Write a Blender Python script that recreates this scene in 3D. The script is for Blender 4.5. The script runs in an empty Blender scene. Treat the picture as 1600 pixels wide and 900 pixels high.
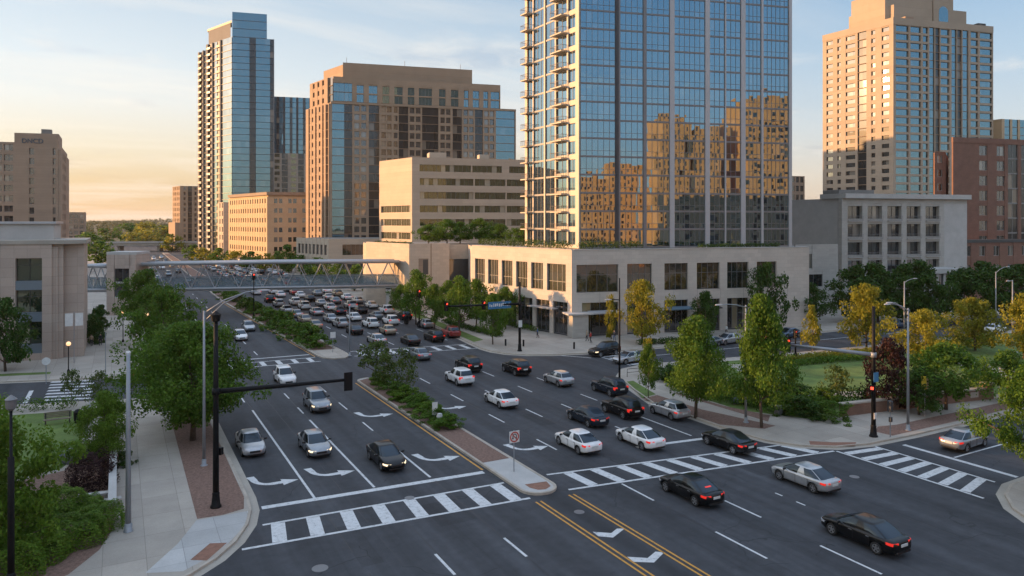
import bpy, bmesh, math, random
from mathutils import Vector, Matrix
random.seed(7)
scn = bpy.context.scene
COL = scn.collection
PI = math.pi
R = math.radians
# ---------------------------------------------------------------- camera numbers
# world: +Y runs up the avenue, +X to the right, camera 18 m above the street
FOC, CAMH, HORZ = 1136.0, 18.0, 345.0
YAW = math.atan2(615.0, FOC)
CA, SA = math.cos(YAW), math.sin(YAW)

def G(px, py, z=0.0):
    """ground point seen at a pixel of the 1600x900 photograph"""
    d = FOC * (CAMH - z) / (py - HORZ)
    x = (px - 800) * d / FOC
    return Vector((x * CA + d * SA, -x * SA + d * CA, z))

def at(px, d, z=0.0):
    """point on a column of the photograph at depth d"""
    x = (px - 800) * d / FOC
    return Vector((x * CA + d * SA, -x * SA + d * CA, z))

def zz(py, d):
    return CAMH + (HORZ - py) * d / FOC

def dep(p):
    return p[0] * SA + p[1] * CA

# ---------------------------------------------------------------- object helpers
def tag(o, label=None, cat=None, group=None, kind=None):
    if label: o['label'] = label
    if cat: o['category'] = cat
    if group: o['group'] = group
    if kind: o['kind'] = kind
    return o

def thing(name, label, cat, loc=(0, 0, 0), rz=0.0, group=None):
    o = bpy.data.objects.new(name, None)
    o.empty_display_size = 0.3
    COL.objects.link(o)
    o.location = loc
    o.rotation_euler = (0, 0, rz)
    return tag(o, label, cat, group)

KIDS = {}
def adopt(c, p):
    c.parent = p
    KIDS.setdefault(p.name, []).append(c)

def copy_tree(o, parent=None):
    c = o.copy()
    COL.objects.link(c)
    if parent: adopt(c, parent)
    for k in KIDS.get(o.name, []):
        copy_tree(k, c)
    return c

class MB:
    """collects shapes into one mesh"""
    def __init__(self):
        self.v, self.f, self.m = [], [], []
    def quad(self, a, b, c, d, m=0):
        n = len(self.v); self.v += [tuple(a), tuple(b), tuple(c), tuple(d)]
        self.f.append((n, n + 1, n + 2, n + 3)); self.m.append(m)
    def poly(self, pts, m=0):
        n = len(self.v); self.v += [tuple(p) for p in pts]
        self.f.append(tuple(range(n, n + len(pts)))); self.m.append(m)
    def fbox(self, o, ex, ey, ez, m=0):
        """box from corner o along three edge vectors"""
        o, ex, ey, ez = Vector(o), Vector(ex), Vector(ey), Vector(ez)
        n = len(self.v)
        for k in ((0,0,0),(1,0,0),(1,1,0),(0,1,0),(0,0,1),(1,0,1),(1,1,1),(0,1,1)):
            self.v.append(tuple(o + ex * k[0] + ey * k[1] + ez * k[2]))
        for q in ((0,3,2,1),(4,5,6,7),(0,1,5,4),(1,2,6,5),(2,3,7,6),(3,0,4,7)):
            self.f.append(tuple(n + i for i in q)); self.m.append(m)
    def box(self, c, s, rz=0.0, m=0):
        c = Vector(c); ux = Vector((math.cos(rz), math.sin(rz), 0)) * s[0]; uy = Vector((-math.sin(rz), math.cos(rz), 0)) * s[1]
        uz = Vector((0, 0, s[2]))
        self.fbox(c - ux / 2 - uy / 2 - uz / 2, ux, uy, uz, m)
    def bbox(self, c, s, b=0.02, rz=0.0, m=0):
        """box with chamfered vertical edges and top"""
        hx, hy, hz = s[0] / 2, s[1] / 2, s[2] / 2
        ring = [(hx - b, -hy), (hx, -hy + b), (hx, hy - b), (hx - b, hy), (-hx + b, hy), (-hx, hy - b), (-hx, -hy + b), (-hx + b, -hy)]
        cr, sr = math.cos(rz), math.sin(rz)
        n = len(self.v)
        for (k, z) in ((1 - b / max(hx, .001), -hz), (1, -hz + b), (1, hz - b), (1 - b / max(hx, .001), hz)):
            for x, y in ring:
                x, y = x * k, y * k
                self.v.append((c[0] + x * cr - y * sr, c[1] + x * sr + y * cr, c[2] + z))
        for r in range(3):
            for i in range(8):
                j = (i + 1) % 8
                self.f.append((n + r*8 + i, n + r*8 + j, n + r*8 + 8 + j, n + r*8 + 8 + i)); self.m.append(m)
        self.f.append(tuple(n + i for i in reversed(range(8)))); self.m.append(m)
        self.f.append(tuple(n + 24 + i for i in range(8))); self.m.append(m)
    def prism(self, pts, z0, z1, m=0, mt=None, bottom=False):
        """vertical prism over a polygon given counter-clockwise"""
        a = sum(p[0] * q[1] - q[0] * p[1] for p, q in zip(pts, list(pts[1:]) + [pts[0]]))
        if a < 0: pts = list(reversed(pts))
        n = len(self.v); k = len(pts)
        self.v += [(p[0], p[1], z0) for p in pts] + [(p[0], p[1], z1) for p in pts]
        for i in range(k):
            j = (i + 1) % k
            self.f.append((n + i, n + j, n + k + j, n + k + i)); self.m.append(m)
        self.f.append(tuple(n + k + i for i in range(k))); self.m.append(m if mt is None else mt)
        if bottom:
            self.f.append(tuple(n + i for i in reversed(range(k)))); self.m.append(m)
    def tube(self, pts, rad, seg=8, m=0, cap=True):
        pts = [Vector(p) for p in pts]
        if not isinstance(rad, (list, tuple)): rad = [rad] * len(pts)
        n0 = len(self.v); up = Vector((0, 0, 1)); prev = None
        for i, p in enumerate(pts):
            t = (pts[min(i + 1, len(pts) - 1)] - pts[max(i - 1, 0)])
            t = t.normalized() if t.length > 1e-9 else Vector((0, 0, 1))
            if prev is None:
                r = Vector((1, 0, 0)) if abs(t.z) > .9 else up
            else: r = prev
            u = (r - t * r.dot(t)).normalized(); w = t.cross(u); prev = u
            for k in range(seg):
                a = 2 * PI * k / seg
                self.v.append(tuple(p + (u * math.cos(a) + w * math.sin(a)) * rad[i]))
        for i in range(len(pts) - 1):
            for k in range(seg):
                k2 = (k + 1) % seg
                self.f.append((n0 + i*seg + k, n0 + i*seg + k2, n0 + (i+1)*seg + k2, n0 + (i+1)*seg + k)); self.m.append(m)
        if cap:
            self.f.append(tuple(n0 + k for k in reversed(range(seg)))); self.m.append(m)
            self.f.append(tuple(n0 + (len(pts)-1)*seg + k for k in range(seg))); self.m.append(m)
    def lathe(self, c, prof, seg=12, m=0):
        """profile of (radius, z) turned round a vertical axis at c"""
        n = len(self.v); k = len(prof)
        for r, z in prof:
            for i in range(seg):
                a = 2 * PI * i / seg
                self.v.append((c[0] + r * math.cos(a), c[1] + r * math.sin(a), c[2] + z))
        for j in range(k - 1):
            for i in range(seg):
                i2 = (i + 1) % seg
                self.f.append((n + j*seg + i, n + j*seg + i2, n + (j+1)*seg + i2, n + (j+1)*seg + i)); self.m.append(m)
        self.f.append(tuple(n + i for i in reversed(range(seg)))); self.m.append(m)
        self.f.append(tuple(n + (k-1)*seg + i for i in range(seg))); self.m.append(m)
    def mesh(self, name, mats, off=None, smooth=False):
        me = bpy.data.meshes.new(name)
        v = self.v
        if off is not None:
            v = [(p[0] - off[0], p[1] - off[1], p[2] - off[2]) for p in v]
        me.from_pydata(v, [], self.f)
        if not isinstance(mats, (list, tuple)): mats = [mats]
        for m in mats: me.materials.append(m)
        me.polygons.foreach_set('material_index', [min(i, len(mats) - 1) for i in self.m])
        if smooth: me.polygons.foreach_set('use_smooth', [True] * len(self.f))
        me.update()
        return me
    def build(self, name, mats, parent=None, smooth=False, world=False):
        """links the mesh as ONE object; with world=True the shapes were given in world space"""
        off = parent.location if (parent is not None and world) else None
        if parent is not None and world and parent.parent is not None: off = parent.location + parent.parent.location
        o = bpy.data.objects.new(name, self.mesh(name, mats, off, smooth))
        COL.objects.link(o)
        if parent is not None: adopt(o, parent)
        return o

def single(name, label, cat, mb, mats, loc, group=None, smooth=False):
    """a thing that is one mesh: shapes given in world space, origin at loc"""
    o = bpy.data.objects.new(name, mb.mesh(name, mats, loc, smooth))
    COL.objects.link(o); o.location = loc
    return tag(o, label, cat, group)

def struct(name, mb, mats, smooth=False, kind='structure'):
    return tag(mb.build(name, mats, None, smooth), kind=kind)

def baked(o):
    """mesh of an object with its modifiers applied"""
    dg = bpy.context.evaluated_depsgraph_get()
    me = bpy.data.meshes.new_from_object(o.evaluated_get(dg), depsgraph=dg)
    return me
# ---------------------------------------------------------------- materials
M = {}
def nodes(name):
    m = bpy.data.materials.new(name); m.use_nodes = True
    nt = m.node_tree
    b = nt.nodes.get('Principled BSDF')
    M[name] = m
    return m, nt, b
def N(nt, typ, **kw):
    n = nt.nodes.new(typ)
    for k, v in kw.items():
        if k.startswith('i_'):
            n.inputs[k[2:].replace('_', ' ')].default_value = v
        else: setattr(n, k, v)
    return n
def L(nt, a, b): nt.links.new(a, b)
def math_n(nt, op, a, b=None):
    n = nt.nodes.new('ShaderNodeMath'); n.operation = op
    for i, x in enumerate((a, b)):
        if x is None: continue
        if isinstance(x, (int, float)): n.inputs[i].default_value = x
        else: nt.links.new(x, n.inputs[i])
    return n.outputs[0]
def ramp(nt, fac, stops):
    r = nt.nodes.new('ShaderNodeValToRGB')
    el = r.color_ramp.elements
    while len(el) < len(stops): el.new(.5)
    for e, (p, c) in zip(el, stops):
        e.position = p; e.color = (c[0], c[1], c[2], 1)
    nt.links.new(fac, r.inputs[0])
    return r.outputs[0]
def mixc(nt, fac, a, b, typ='MIX'):
    n = nt.nodes.new('ShaderNodeMix'); n.data_type = 'RGBA'; n.blend_type = typ
    for i, x in ((0, fac), (6, a), (7, b)):
        if isinstance(x, (int, float)): n.inputs[i].default_value = x
        elif isinstance(x, tuple): n.inputs[i].default_value = (x[0], x[1], x[2], 1)
        else: nt.links.new(x, n.inputs[i])
    return n.outputs[2]
def objrand(nt):
    """a random number per island and per object"""
    oi = nt.nodes.new('ShaderNodeObjectInfo'); ge = nt.nodes.new('ShaderNodeNewGeometry')
    s = math_n(nt, 'ADD', oi.outputs['Random'], ge.outputs['Random Per Island'])
    return math_n(nt, 'FRACT', math_n(nt, 'MULTIPLY', s, 7.31))
def wpos(nt):
    return nt.nodes.new('ShaderNodeNewGeometry').outputs['Position']
def noise(nt, scale, detail=4, rough=.55, vec=None, dist=0.0):
    n = N(nt, 'ShaderNodeTexNoise'); n.inputs['Scale'].default_value = scale
    n.inputs['Detail'].default_value = detail; n.inputs['Roughness'].default_value = rough
    n.inputs['Distortion'].default_value = dist
    nt.links.new(vec if vec is not None else wpos(nt), n.inputs['Vector'])
    return n.outputs['Fac']
def bump(nt, b, h, dist=.02, st=.5):
    n = N(nt, 'ShaderNodeBump'); n.inputs['Strength'].default_value = st; n.inputs['Distance'].default_value = dist
    nt.links.new(h, n.inputs['Height']); nt.links.new(n.outputs[0], b.inputs['Normal'])

def mat(name, col, rough=.7, var=.15, scale=1.2, metal=0.0, joints=None, grain=0.0, spec=None, fine=9.0):
    """a real surface: base colour with stains at two scales, optional course joints (height, length)"""
    m, nt, b = nodes(name)
    c = tuple(col)
    n1 = noise(nt, scale, 5, .6); n2 = noise(nt, fine, 3, .6)
    mixed = math_n(nt, 'ADD', math_n(nt, 'MULTIPLY', n1, .65), math_n(nt, 'MULTIPLY', n2, .35))
    lo = tuple(max(0, x * (1 - var * 1.4)) for x in c); hi = tuple(min(1, x * (1 + var * 1.4)) for x in c)
    out = ramp(nt, mixed, [(.30, lo), (.70, hi)])
    if joints:
        pos = wpos(nt)
        sx = N(nt, 'ShaderNodeSeparateXYZ'); L(nt, pos, sx.inputs[0])
        u = math_n(nt, 'SUBTRACT', sx.outputs[0], math_n(nt, 'MULTIPLY', sx.outputs[1], .93))
        fz = math_n(nt, 'FRACT', math_n(nt, 'DIVIDE', sx.outputs[2], joints[0]))
        jz = math_n(nt, 'LESS_THAN', fz, joints[2] / joints[0])
        row = math_n(nt, 'FLOOR', math_n(nt, 'DIVIDE', sx.outputs[2], joints[0]))
        uu = math_n(nt, 'ADD', math_n(nt, 'DIVIDE', u, joints[1]), math_n(nt, 'MULTIPLY', row, joints[3] if len(joints) > 3 else .5))
        ju = math_n(nt, 'LESS_THAN', math_n(nt, 'FRACT', uu), joints[2] / joints[1])
        j = math_n(nt, 'MAXIMUM', jz, ju)
        wn = N(nt, 'ShaderNodeTexWhiteNoise', noise_dimensions='2D')
        cv = N(nt, 'ShaderNodeCombineXYZ'); L(nt, math_n(nt, 'FLOOR', uu), cv.inputs[0]); L(nt, row, cv.inputs[1]); L(nt, cv.outputs[0], wn.inputs['Vector'])
        shade = ramp(nt, wn.outputs['Value'], [(0, (.94,)*3), (1, (1.05,)*3)])
        out = mixc(nt, 1.0, out, shade, 'MULTIPLY')
        out = mixc(nt, math_n(nt, 'MULTIPLY', j, .45), out, tuple(x * .45 for x in c))
    L(nt, out, b.inputs['Base Color'])
    b.inputs['Roughness'].default_value = rough; b.inputs['Metallic'].default_value = metal
    if spec is not None: b.inputs['Specular IOR Level'].default_value = spec
    if grain: bump(nt, b, noise(nt, grain, 4, .7), .015, .6)
    return m

def plain(name, col, rough=.5, metal=0.0, emit=None, es=1.0, coat=0.0):
    m, nt, b = nodes(name)
    n = noise(nt, 3.0, 3)
    L(nt, ramp(nt, n, [(.3, tuple(x * .9 for x in col)), (.7, tuple(min(1, x * 1.08) for x in col))]), b.inputs['Base Color'])
    b.inputs['Roughness'].default_value = rough; b.inputs['Metallic'].default_value = metal
    if emit: b.inputs['Emission Color'].default_value = (*emit, 1); b.inputs['Emission Strength'].default_value = es
    if coat: b.inputs['Coat Weight'].default_value = coat; b.inputs['Coat Roughness'].default_value = .03
    return m

def glass(name, dark, refl, mixv=.55, rough=.03, blinds=0.3, blind_col=(.42, .38, .32)):
    """coated window glass: mirror-like coating over a dark room; some rooms have pale blinds"""
    m, nt, b = nodes(name)
    r = objrand(nt)
    bl = math_n(nt, 'LESS_THAN', r, blinds)
    room = ramp(nt, r, [(0, tuple(x * .5 for x in dark)), (1, tuple(x * 1.7 for x in dark))])
    base = mixc(nt, bl, room, blind_col)
    L(nt, base, b.inputs['Base Color']); b.inputs['Roughness'].default_value = .35; b.inputs['Specular IOR Level'].default_value = .2
    gl = N(nt, 'ShaderNodeBsdfGlossy'); gl.inputs['Color'].default_value = (*refl, 1); gl.inputs['Roughness'].default_value = rough
    lw = N(nt, 'ShaderNodeFresnel'); lw.inputs['IOR'].default_value = 1.5
    fac = math_n(nt, 'MINIMUM', math_n(nt, 'ADD', math_n(nt, 'MULTIPLY', lw.outputs[0], 1 - mixv), mixv), 1.0)
    bm = N(nt, 'ShaderNodeBump'); bm.inputs['Strength'].default_value = .05; bm.inputs['Distance'].default_value = .05
    L(nt, noise(nt, .35, 2, .5), bm.inputs['Height']); L(nt, bm.outputs[0], gl.inputs['Normal'])
    mx = N(nt, 'ShaderNodeMixShader'); L(nt, fac, mx.inputs[0]); L(nt, b.outputs[0], mx.inputs[1]); L(nt, gl.outputs[0], mx.inputs[2])
    L(nt, mx.outputs[0], nt.nodes['Material Output'].inputs['Surface'])
    return m

def leaf(name, dark, light, trans=.3):
    m, nt, b = nodes(name)
    ge = N(nt, 'ShaderNodeNewGeometry'); oi = N(nt, 'ShaderNodeObjectInfo')
    r = math_n(nt, 'FRACT', math_n(nt, 'ADD', ge.outputs['Random Per Island'], oi.outputs['Random']))
    big = noise(nt, .55, 2)
    f = math_n(nt, 'ADD', math_n(nt, 'MULTIPLY', r, .6), math_n(nt, 'MULTIPLY', big, .5))
    col = ramp(nt, f, [(.15, dark), (.55, tuple((a + c) / 2 for a, c in zip(dark, light))), (.95, light)])
    L(nt, col, b.inputs['Base Color']); b.inputs['Roughness'].default_value = .55; b.inputs['Specular IOR Level'].default_value = .12
    tr = N(nt, 'ShaderNodeBsdfTranslucent'); L(nt, mixc(nt, .5, col, tuple(min(1, x * 1.6) for x in light)), tr.inputs['Color'])
    mx = N(nt, 'ShaderNodeMixShader'); mx.inputs[0].default_value = trans
    L(nt, b.outputs[0], mx.inputs[1]); L(nt, tr.outputs[0], mx.inputs[2])
    L(nt, mx.outputs[0], nt.nodes['Material Output'].inputs['Surface'])
    return m

def asphalt(name, col):
    m, nt, b = nodes(name)
    pos = wpos(nt)
    big = noise(nt, .09, 4, .6); mid = noise(nt, 1.3, 5, .65); fine = noise(nt, 38, 2, .7)
    c = ramp(nt, math_n(nt, 'ADD', math_n(nt, 'MULTIPLY', big, .5), math_n(nt, 'MULTIPLY', mid, .5)), [(.32, tuple(x * .66 for x in col)), (.70, tuple(x * 1.30 for x in col))])
    c = mixc(nt, 1.0, c, ramp(nt, fine, [(.25, (.72,)*3), (.75, (1.28,)*3)]), 'MULTIPLY')
    # worn wheel tracks along the avenue (two dark bands in every 4 m lane)
    mp = N(nt, 'ShaderNodeMapping'); mp.inputs['Scale'].default_value = (1, .03, 1); L(nt, pos, mp.inputs[0])
    tr = noise(nt, 1.1, 3, .6, mp.outputs[0])
    c = mixc(nt, 1.0, c, ramp(nt, tr, [(.35, (.78,)*3), (.65, (1.12,)*3)]), 'MULTIPLY')
    # oil-darkened lane centres, polished tyre tracks, broken up by noise
    sx = N(nt, 'ShaderNodeSeparateXYZ'); L(nt, pos, sx.inputs[0])
    ph = math_n(nt, 'MULTIPLY', math_n(nt, 'SUBTRACT', sx.outputs[0], 11.2), 2 * PI / 4.0)
    oil = math_n(nt, 'MULTIPLY', math_n(nt, 'ADD', math_n(nt, 'MULTIPLY', math_n(nt, 'COSINE', ph), -.5), .5), noise(nt, .35, 4, .6, mp.outputs[0]))
    c = mixc(nt, 1.0, c, ramp(nt, oil, [(.1, (1.07,)*3), (.55, (.80,)*3)]), 'MULTIPLY')
    spot = ramp(nt, noise(nt, .55, 6, .7), [(.60, (1, 1, 1)), (.70, (.72,)*3)])
    c = mixc(nt, .8, c, mixc(nt, 1.0, c, spot, 'MULTIPLY'))
    # cracks and tar seams
    vo = N(nt, 'ShaderNodeTexVoronoi', feature='DISTANCE_TO_EDGE'); vo.inputs['Scale'].default_value = .16
    wv = N(nt, 'ShaderNodeVectorMath', operation='ADD'); L(nt, pos, wv.inputs[0])
    nz = N(nt, 'ShaderNodeTexNoise'); nz.inputs['Scale'].default_value = .7; L(nt, pos, nz.inputs['Vector'])
    L(nt, nz.outputs['Color'], wv.inputs[1]); L(nt, wv.outputs[0], vo.inputs['Vector'])
    cr = math_n(nt, 'LESS_THAN', vo.outputs['Distance'], .0045)
    msk = math_n(nt, 'GREATER_THAN', noise(nt, .11, 2), .52)
    c = mixc(nt, math_n(nt, 'MULTIPLY', math_n(nt, 'MULTIPLY', cr, msk), .6), c, tuple(x * .35 for x in col))
    L(nt, c, b.inputs['Base Color']); b.inputs['Roughness'].default_value = .78; b.inputs['Specular IOR Level'].default_value = .35
    bump(nt, b, noise(nt, 60, 3, .7), .006, .5)
    return m

asphalt('asphalt', (.054, .057, .064))
asphalt('asphalt_patch', (.042, .044, .049))
def paint_m(name, col):
    m, nt, b = nodes(name)
    w = noise(nt, 3.2, 6, .7); w2 = noise(nt, 22, 3, .7)
    f = math_n(nt, 'ADD', math_n(nt, 'MULTIPLY', w, .6), math_n(nt, 'MULTIPLY', w2, .4))
    L(nt, ramp(nt, f, [(.36, tuple(x * .22 for x in col)), (.46, tuple(x * .88 for x in col)), (.56, col), (.8, tuple(min(1, x * 1.08) for x in col))]), b.inputs['Base Color'])
    b.inputs['Roughness'].default_value = .6
    return m
paint_m('road_white', (.62, .63, .63)); paint_m('road_yellow', (.62, .30, .045))
mat('concrete', (.37, .335, .285), .85, .12, .5, grain=30)
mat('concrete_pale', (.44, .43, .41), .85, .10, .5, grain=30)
mat('kerb_stone', (.40, .35, .29), .85, .18, .8, grain=20)
mat('mulch', (.185, .112, .085), .95, .45, 6, grain=14, fine=26)
mat('ramp_brick', (.24, .12, .08), .85, .2, 4, grain=22)
mat('grass_lawn', (.10, .155, .032), .95, .34, .5, grain=30, fine=30)
mat('earth', (.10, .085, .05), .95, .35, .02, fine=.3)
mat('stone_tan', (.50, .42, .335), .8, .07, .25, joints=(.6, 1.5, .02), grain=8)
mat('stone_beige', (.44, .355, .295), .8, .09, .25, joints=(1.2, 1.75, .045, 0.0), grain=8)
mat('spandrel', (.15, .19, .22), .35, .06, .5)
mat('stone_podium', (.52, .46, .40), .8, .07, .25, joints=(.6, 1.5, .02), grain=8)
mat('stone_pale', (.50, .42, .33), .8, .06, .2, joints=(.45, 40, .03), grain=8)
mat('stone_brown', (.30, .225, .165), .85, .08, .2, joints=(.9, 40, .04), grain=6)
mat('tower_tan', (.345, .245, .165), .8, .07, .2, joints=(3.1, 40, .06), grain=5)
mat('tower_tan_dark', (.22, .15, .10), .8, .08, .2)
mat('office_cream', (.50, .40, .305), .75, .06, .2, joints=(1.0, 60, .03), grain=5)
mat('tower_gold', (.52, .38, .235), .8, .06, .2, joints=(3.1, 60, .05))
mat('hotel_grey', (.40, .38, .345), .8, .07, .3, joints=(.5, 1.4, .015), grain=6)
mat('brick_red', (.205, .108, .076), .85, .13, .6, joints=(.24, .7, .02), grain=10)
mat('brick_wall', (.20, .12, .085), .85, .2, .8, joints=(.16, .45, .02), grain=14)
mat('slate_dark', (.07, .068, .066), .7, .15, .5)
mat('frame_light', (.42, .42, .43), .45, .06, .4, metal=.2)
mat('frame_cream', (.56, .48, .38), .6, .06, .4)
mat('frame_dark', (.055, .057, .062), .45, .1, .5, metal=.3)
mat('frame_mid', (.20, .20, .205), .45, .08, .5, metal=.4)
mat('roof_grey', (.20, .19, .175), .9, .12, .4)
mat('steel_grey', (.27, .29, .31), .5, .08, 1.5, metal=.35)
mat('steel_pale', (.38, .40, .42), .5, .07, .8, metal=.35)
mat('iron_black', (.007, .0075, .009), .55, .2, 2, spec=.2)
mat('timber_weathered', (.20, .16, .12), .85, .2, 2)
mat('boulder_rock', (.16, .17, .19), .9, .3, 2.4, grain=7)
mat('bark', (.085, .06, .042), .9, .3, 5, grain=20)
glass('glass_tower', (.014, .028, .042), (.29, .475, .61), .68, .012, .07, (.16, .17, .17))
glass('glass_blue', (.016, .034, .05), (.22, .40, .52), .60, .02, .08, (.16, .17, .17))
glass('glass_window', (.014, .017, .020), (.50, .55, .60), .22, .03, .16, (.22, .20, .17))
glass('glass_dark', (.008, .009, .011), (.40, .46, .52), .10, .04, .10, (.2, .16, .12))
mat('sky_stone', (.19, .185, .18), .8, .08, .2)
glass('glass_podium', (.012, .018, .017), (.55, .58, .56), .16, .03, .04, (.2, .17, .12))
glass('glass_shop', (.012, .013, .015), (.6, .62, .65), .14, .03, .06, (.25, .2, .13))
glass('glass_green', (.018, .028, .018), (.60, .66, .50), .22, .03, .16)
def bridge_glass():
    m, nt, b = nodes('bridge_glass')
    tr = N(nt, 'ShaderNodeBsdfTransparent'); tr.inputs[0].default_value = (.80, .86, .88, 1)
    b.inputs['Base Color'].default_value = (.30, .35, .39, 1); b.inputs['Roughness'].default_value = .10
    mx = N(nt, 'ShaderNodeMixShader'); mx.inputs[0].default_value = .30
    L(nt, tr.outputs[0], mx.inputs[1]); L(nt, b.outputs[0], mx.inputs[2]); L(nt, mx.outputs[0], nt.nodes['Material Output'].inputs['Surface'])
bridge_glass()
leaf('leaf_green', (.024, .060, .007), (.115, .205, .024))
leaf('leaf_bright', (.036, .085, .008), (.155, .250, .028))
leaf('leaf_dark', (.015, .042, .007), (.060, .118, .020), .2)
leaf('leaf_sun_gold', (.085, .10, .012), (.31, .29, .034), .38)  # yellow-green leaf with the low sun's gold mixed into its colour
leaf('leaf_olive', (.032, .058, .012), (.110, .150, .034))
leaf('leaf_purple', (.012, .006, .007), (.050, .022, .020), .15)
leaf('leaf_wood', (.030, .045, .014), (.110, .120, .034), .2)
CARP = {}
for nm, c, mt in (('white', (.74, .74, .73), 0), ('silver', (.42, .43, .44), .55), ('grey', (.17, .20, .22), .5), ('black', (.003, .0035, .0045), .0),
                  ('navy', (.014, .021, .033), .2), ('red', (.26, .022, .018), .1), ('tan', (.34, .28, .20), .4), ('blue', (.055, .10, .17), .4), ('steel', (.27, .29, .31), .6)):
    m = plain('car_paint_' + nm, c, .30, mt, coat=(.35 if nm in ('black', 'navy') else .8)); m.node_tree.nodes['Principled BSDF'].inputs['Specular IOR Level'].default_value = .25 if nm in ('black', 'navy') else .5; CARP[nm] = m
plain('tyre_rubber', (.016, .016, .016), .85); plain('alloy', (.42, .42, .43), .32, .8); plain('trim_black', (.012, .012, .013), .5)
plain('plate_white', (.62, .64, .62), .5)
glass('car_glass', (.005, .008, .011), (.30, .40, .50), .06, .02, 0.0)
plain('lamp_clear', (.55, .56, .58), .12, .3)
plain('lamp_on', (.8, .74, .6), .2, 0, (1, .74, .42), .55)
plain('tail_on', (.5, .02, .015), .25, 0, (1, .04, .025), .20)
mat('tower_pale', (.375, .30, .225), .8, .06, .2, joints=(3.1, 60, .05))
mat('gold_block', (.68, .335, .13), .8, .06, .2, joints=(3.3, 60, .05))
plain('tail_off', (.22, .012, .010), .2)
plain('signal_red', (.6, .03, .02), .3, 0, (1, .06, .03), 1.1)
plain('signal_off', (.02, .02, .018), .4)
plain('lamp_globe', (.9, .7, .45), .4, 0, (1, .52, .22), .42)
plain('sign_blue', (.03, .17, .33), .5); plain('sign_green', (.02, .13, .07), .5); plain('sign_white', (.66, .66, .64), .5); plain('sign_red', (.42, .07, .05), .5)
plain('sign_yellow', (.62, .45, .04), .5); plain('sign_ink', (.03, .03, .035), .6); plain('letter_blue', (.035, .075, .115), .5)
plain('skin', (.42, .26, .18), .55); plain('cloth_dark', (.03, .032, .04), .8); plain('cloth_tan', (.34, .25, .16), .8); plain('cloth_white', (.6, .6, .58), .8)
plain('cloth_red', (.45, .05, .04), .8); plain('cloth_blue', (.08, .13, .24), .8); plain('hair_dark', (.02, .014, .01), .7)
plain('awning_blue', (.10, .16, .21), .6)
# ---------------------------------------------------------------- the ground, the streets and their paint
def paving(name, col, step):
    m = mat(name, col, .85, .11, .45, grain=26)
    nt = m.node_tree; b = nt.nodes['Principled BSDF']
    src = b.inputs['Base Color'].links[0].from_socket
    sx = N(nt, 'ShaderNodeSeparateXYZ'); L(nt, wpos(nt), sx.inputs[0])
    jj = None
    for ax, st, off in ((0, step[0], .37), (1, step[1], .11)):
        f = math_n(nt, 'FRACT', math_n(nt, 'ADD', math_n(nt, 'DIVIDE', sx.outputs[ax], st), off))
        j = math_n(nt, 'LESS_THAN', f, .035 / st)
        jj = j if jj is None else math_n(nt, 'MAXIMUM', jj, j)
    wn = N(nt, 'ShaderNodeTexWhiteNoise', noise_dimensions='2D')
    cv = N(nt, 'ShaderNodeCombineXYZ')
    L(nt, math_n(nt, 'FLOOR', math_n(nt, 'ADD', math_n(nt, 'DIVIDE', sx.outputs[0], step[0]), .37)), cv.inputs[0])
    L(nt, math_n(nt, 'FLOOR', math_n(nt, 'ADD', math_n(nt, 'DIVIDE', sx.outputs[1], step[1]), .11)), cv.inputs[1]); L(nt, cv.outputs[0], wn.inputs['Vector'])
    c = mixc(nt, 1.0, src, ramp(nt, wn.outputs['Value'], [(0, (.88,)*3), (1, (1.09,)*3)]), 'MULTIPLY')
    c = mixc(nt, math_n(nt, 'MULTIPLY', jj, .55), c, tuple(x * .4 for x in col))
    L(nt, c, b.inputs['Base Color'])
paving('paving_concrete', (.375, .335, .285), (2.05, 3.1))
paving('paving_pale', (.43, .425, .41), (1.9, 1.9))

def ccw(p):
    a = sum(u[0] * w[1] - w[0] * u[1] for u, w in zip(p, p[1:] + p[:1]))
    return p if a > 0 else list(reversed(p))
def inset(p, d):
    """mitred offset of a counter-clockwise outline; d > 0 goes inwards"""
    out = []; n = len(p)
    for i in range(n):
        a, b, c = Vector(p[i-1][:2]), Vector(p[i][:2]), Vector(p[(i+1) % n][:2])
        e1 = (b - a).normalized(); e2 = (c - b).normalized()
        n1 = Vector((-e1.y, e1.x)); n2 = Vector((-e2.y, e2.x))
        k = n1 + n2; k = k / max(.35, k.dot(k) / 2) if k.length > 1e-6 else n1
        out.append(tuple(b + k * d))
    return out
def ring(mb, outer, inner, z, m=0, z0=None):
    n = len(outer)
    for i in range(n):
        j = (i + 1) % n
        mb.quad((*outer[i][:2], z), (*outer[j][:2], z), (*inner[j][:2], z), (*inner[i][:2], z), m)
        if z0 is not None:
            mb.quad((*outer[i][:2], z0), (*outer[j][:2], z0), (*outer[j][:2], z), (*outer[i][:2], z), m)
            mb.quad((*inner[j][:2], z0), (*inner[i][:2], z0), (*inner[i][:2], z), (*inner[j][:2], z), m)

PZ = .13
mb = MB(); mb.quad((-4200, -1500, -.12), (4200, -1500, -.12), (4200, 7500, -.12), (-4200, 7500, -.12)); struct('ground', mb, M['earth'])
mb = MB(); mb.quad((-160, -120, 0), (300, -120, 0), (300, 620, 0), (-160, 620, 0)); struct('road', mb, M['asphalt'])

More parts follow.
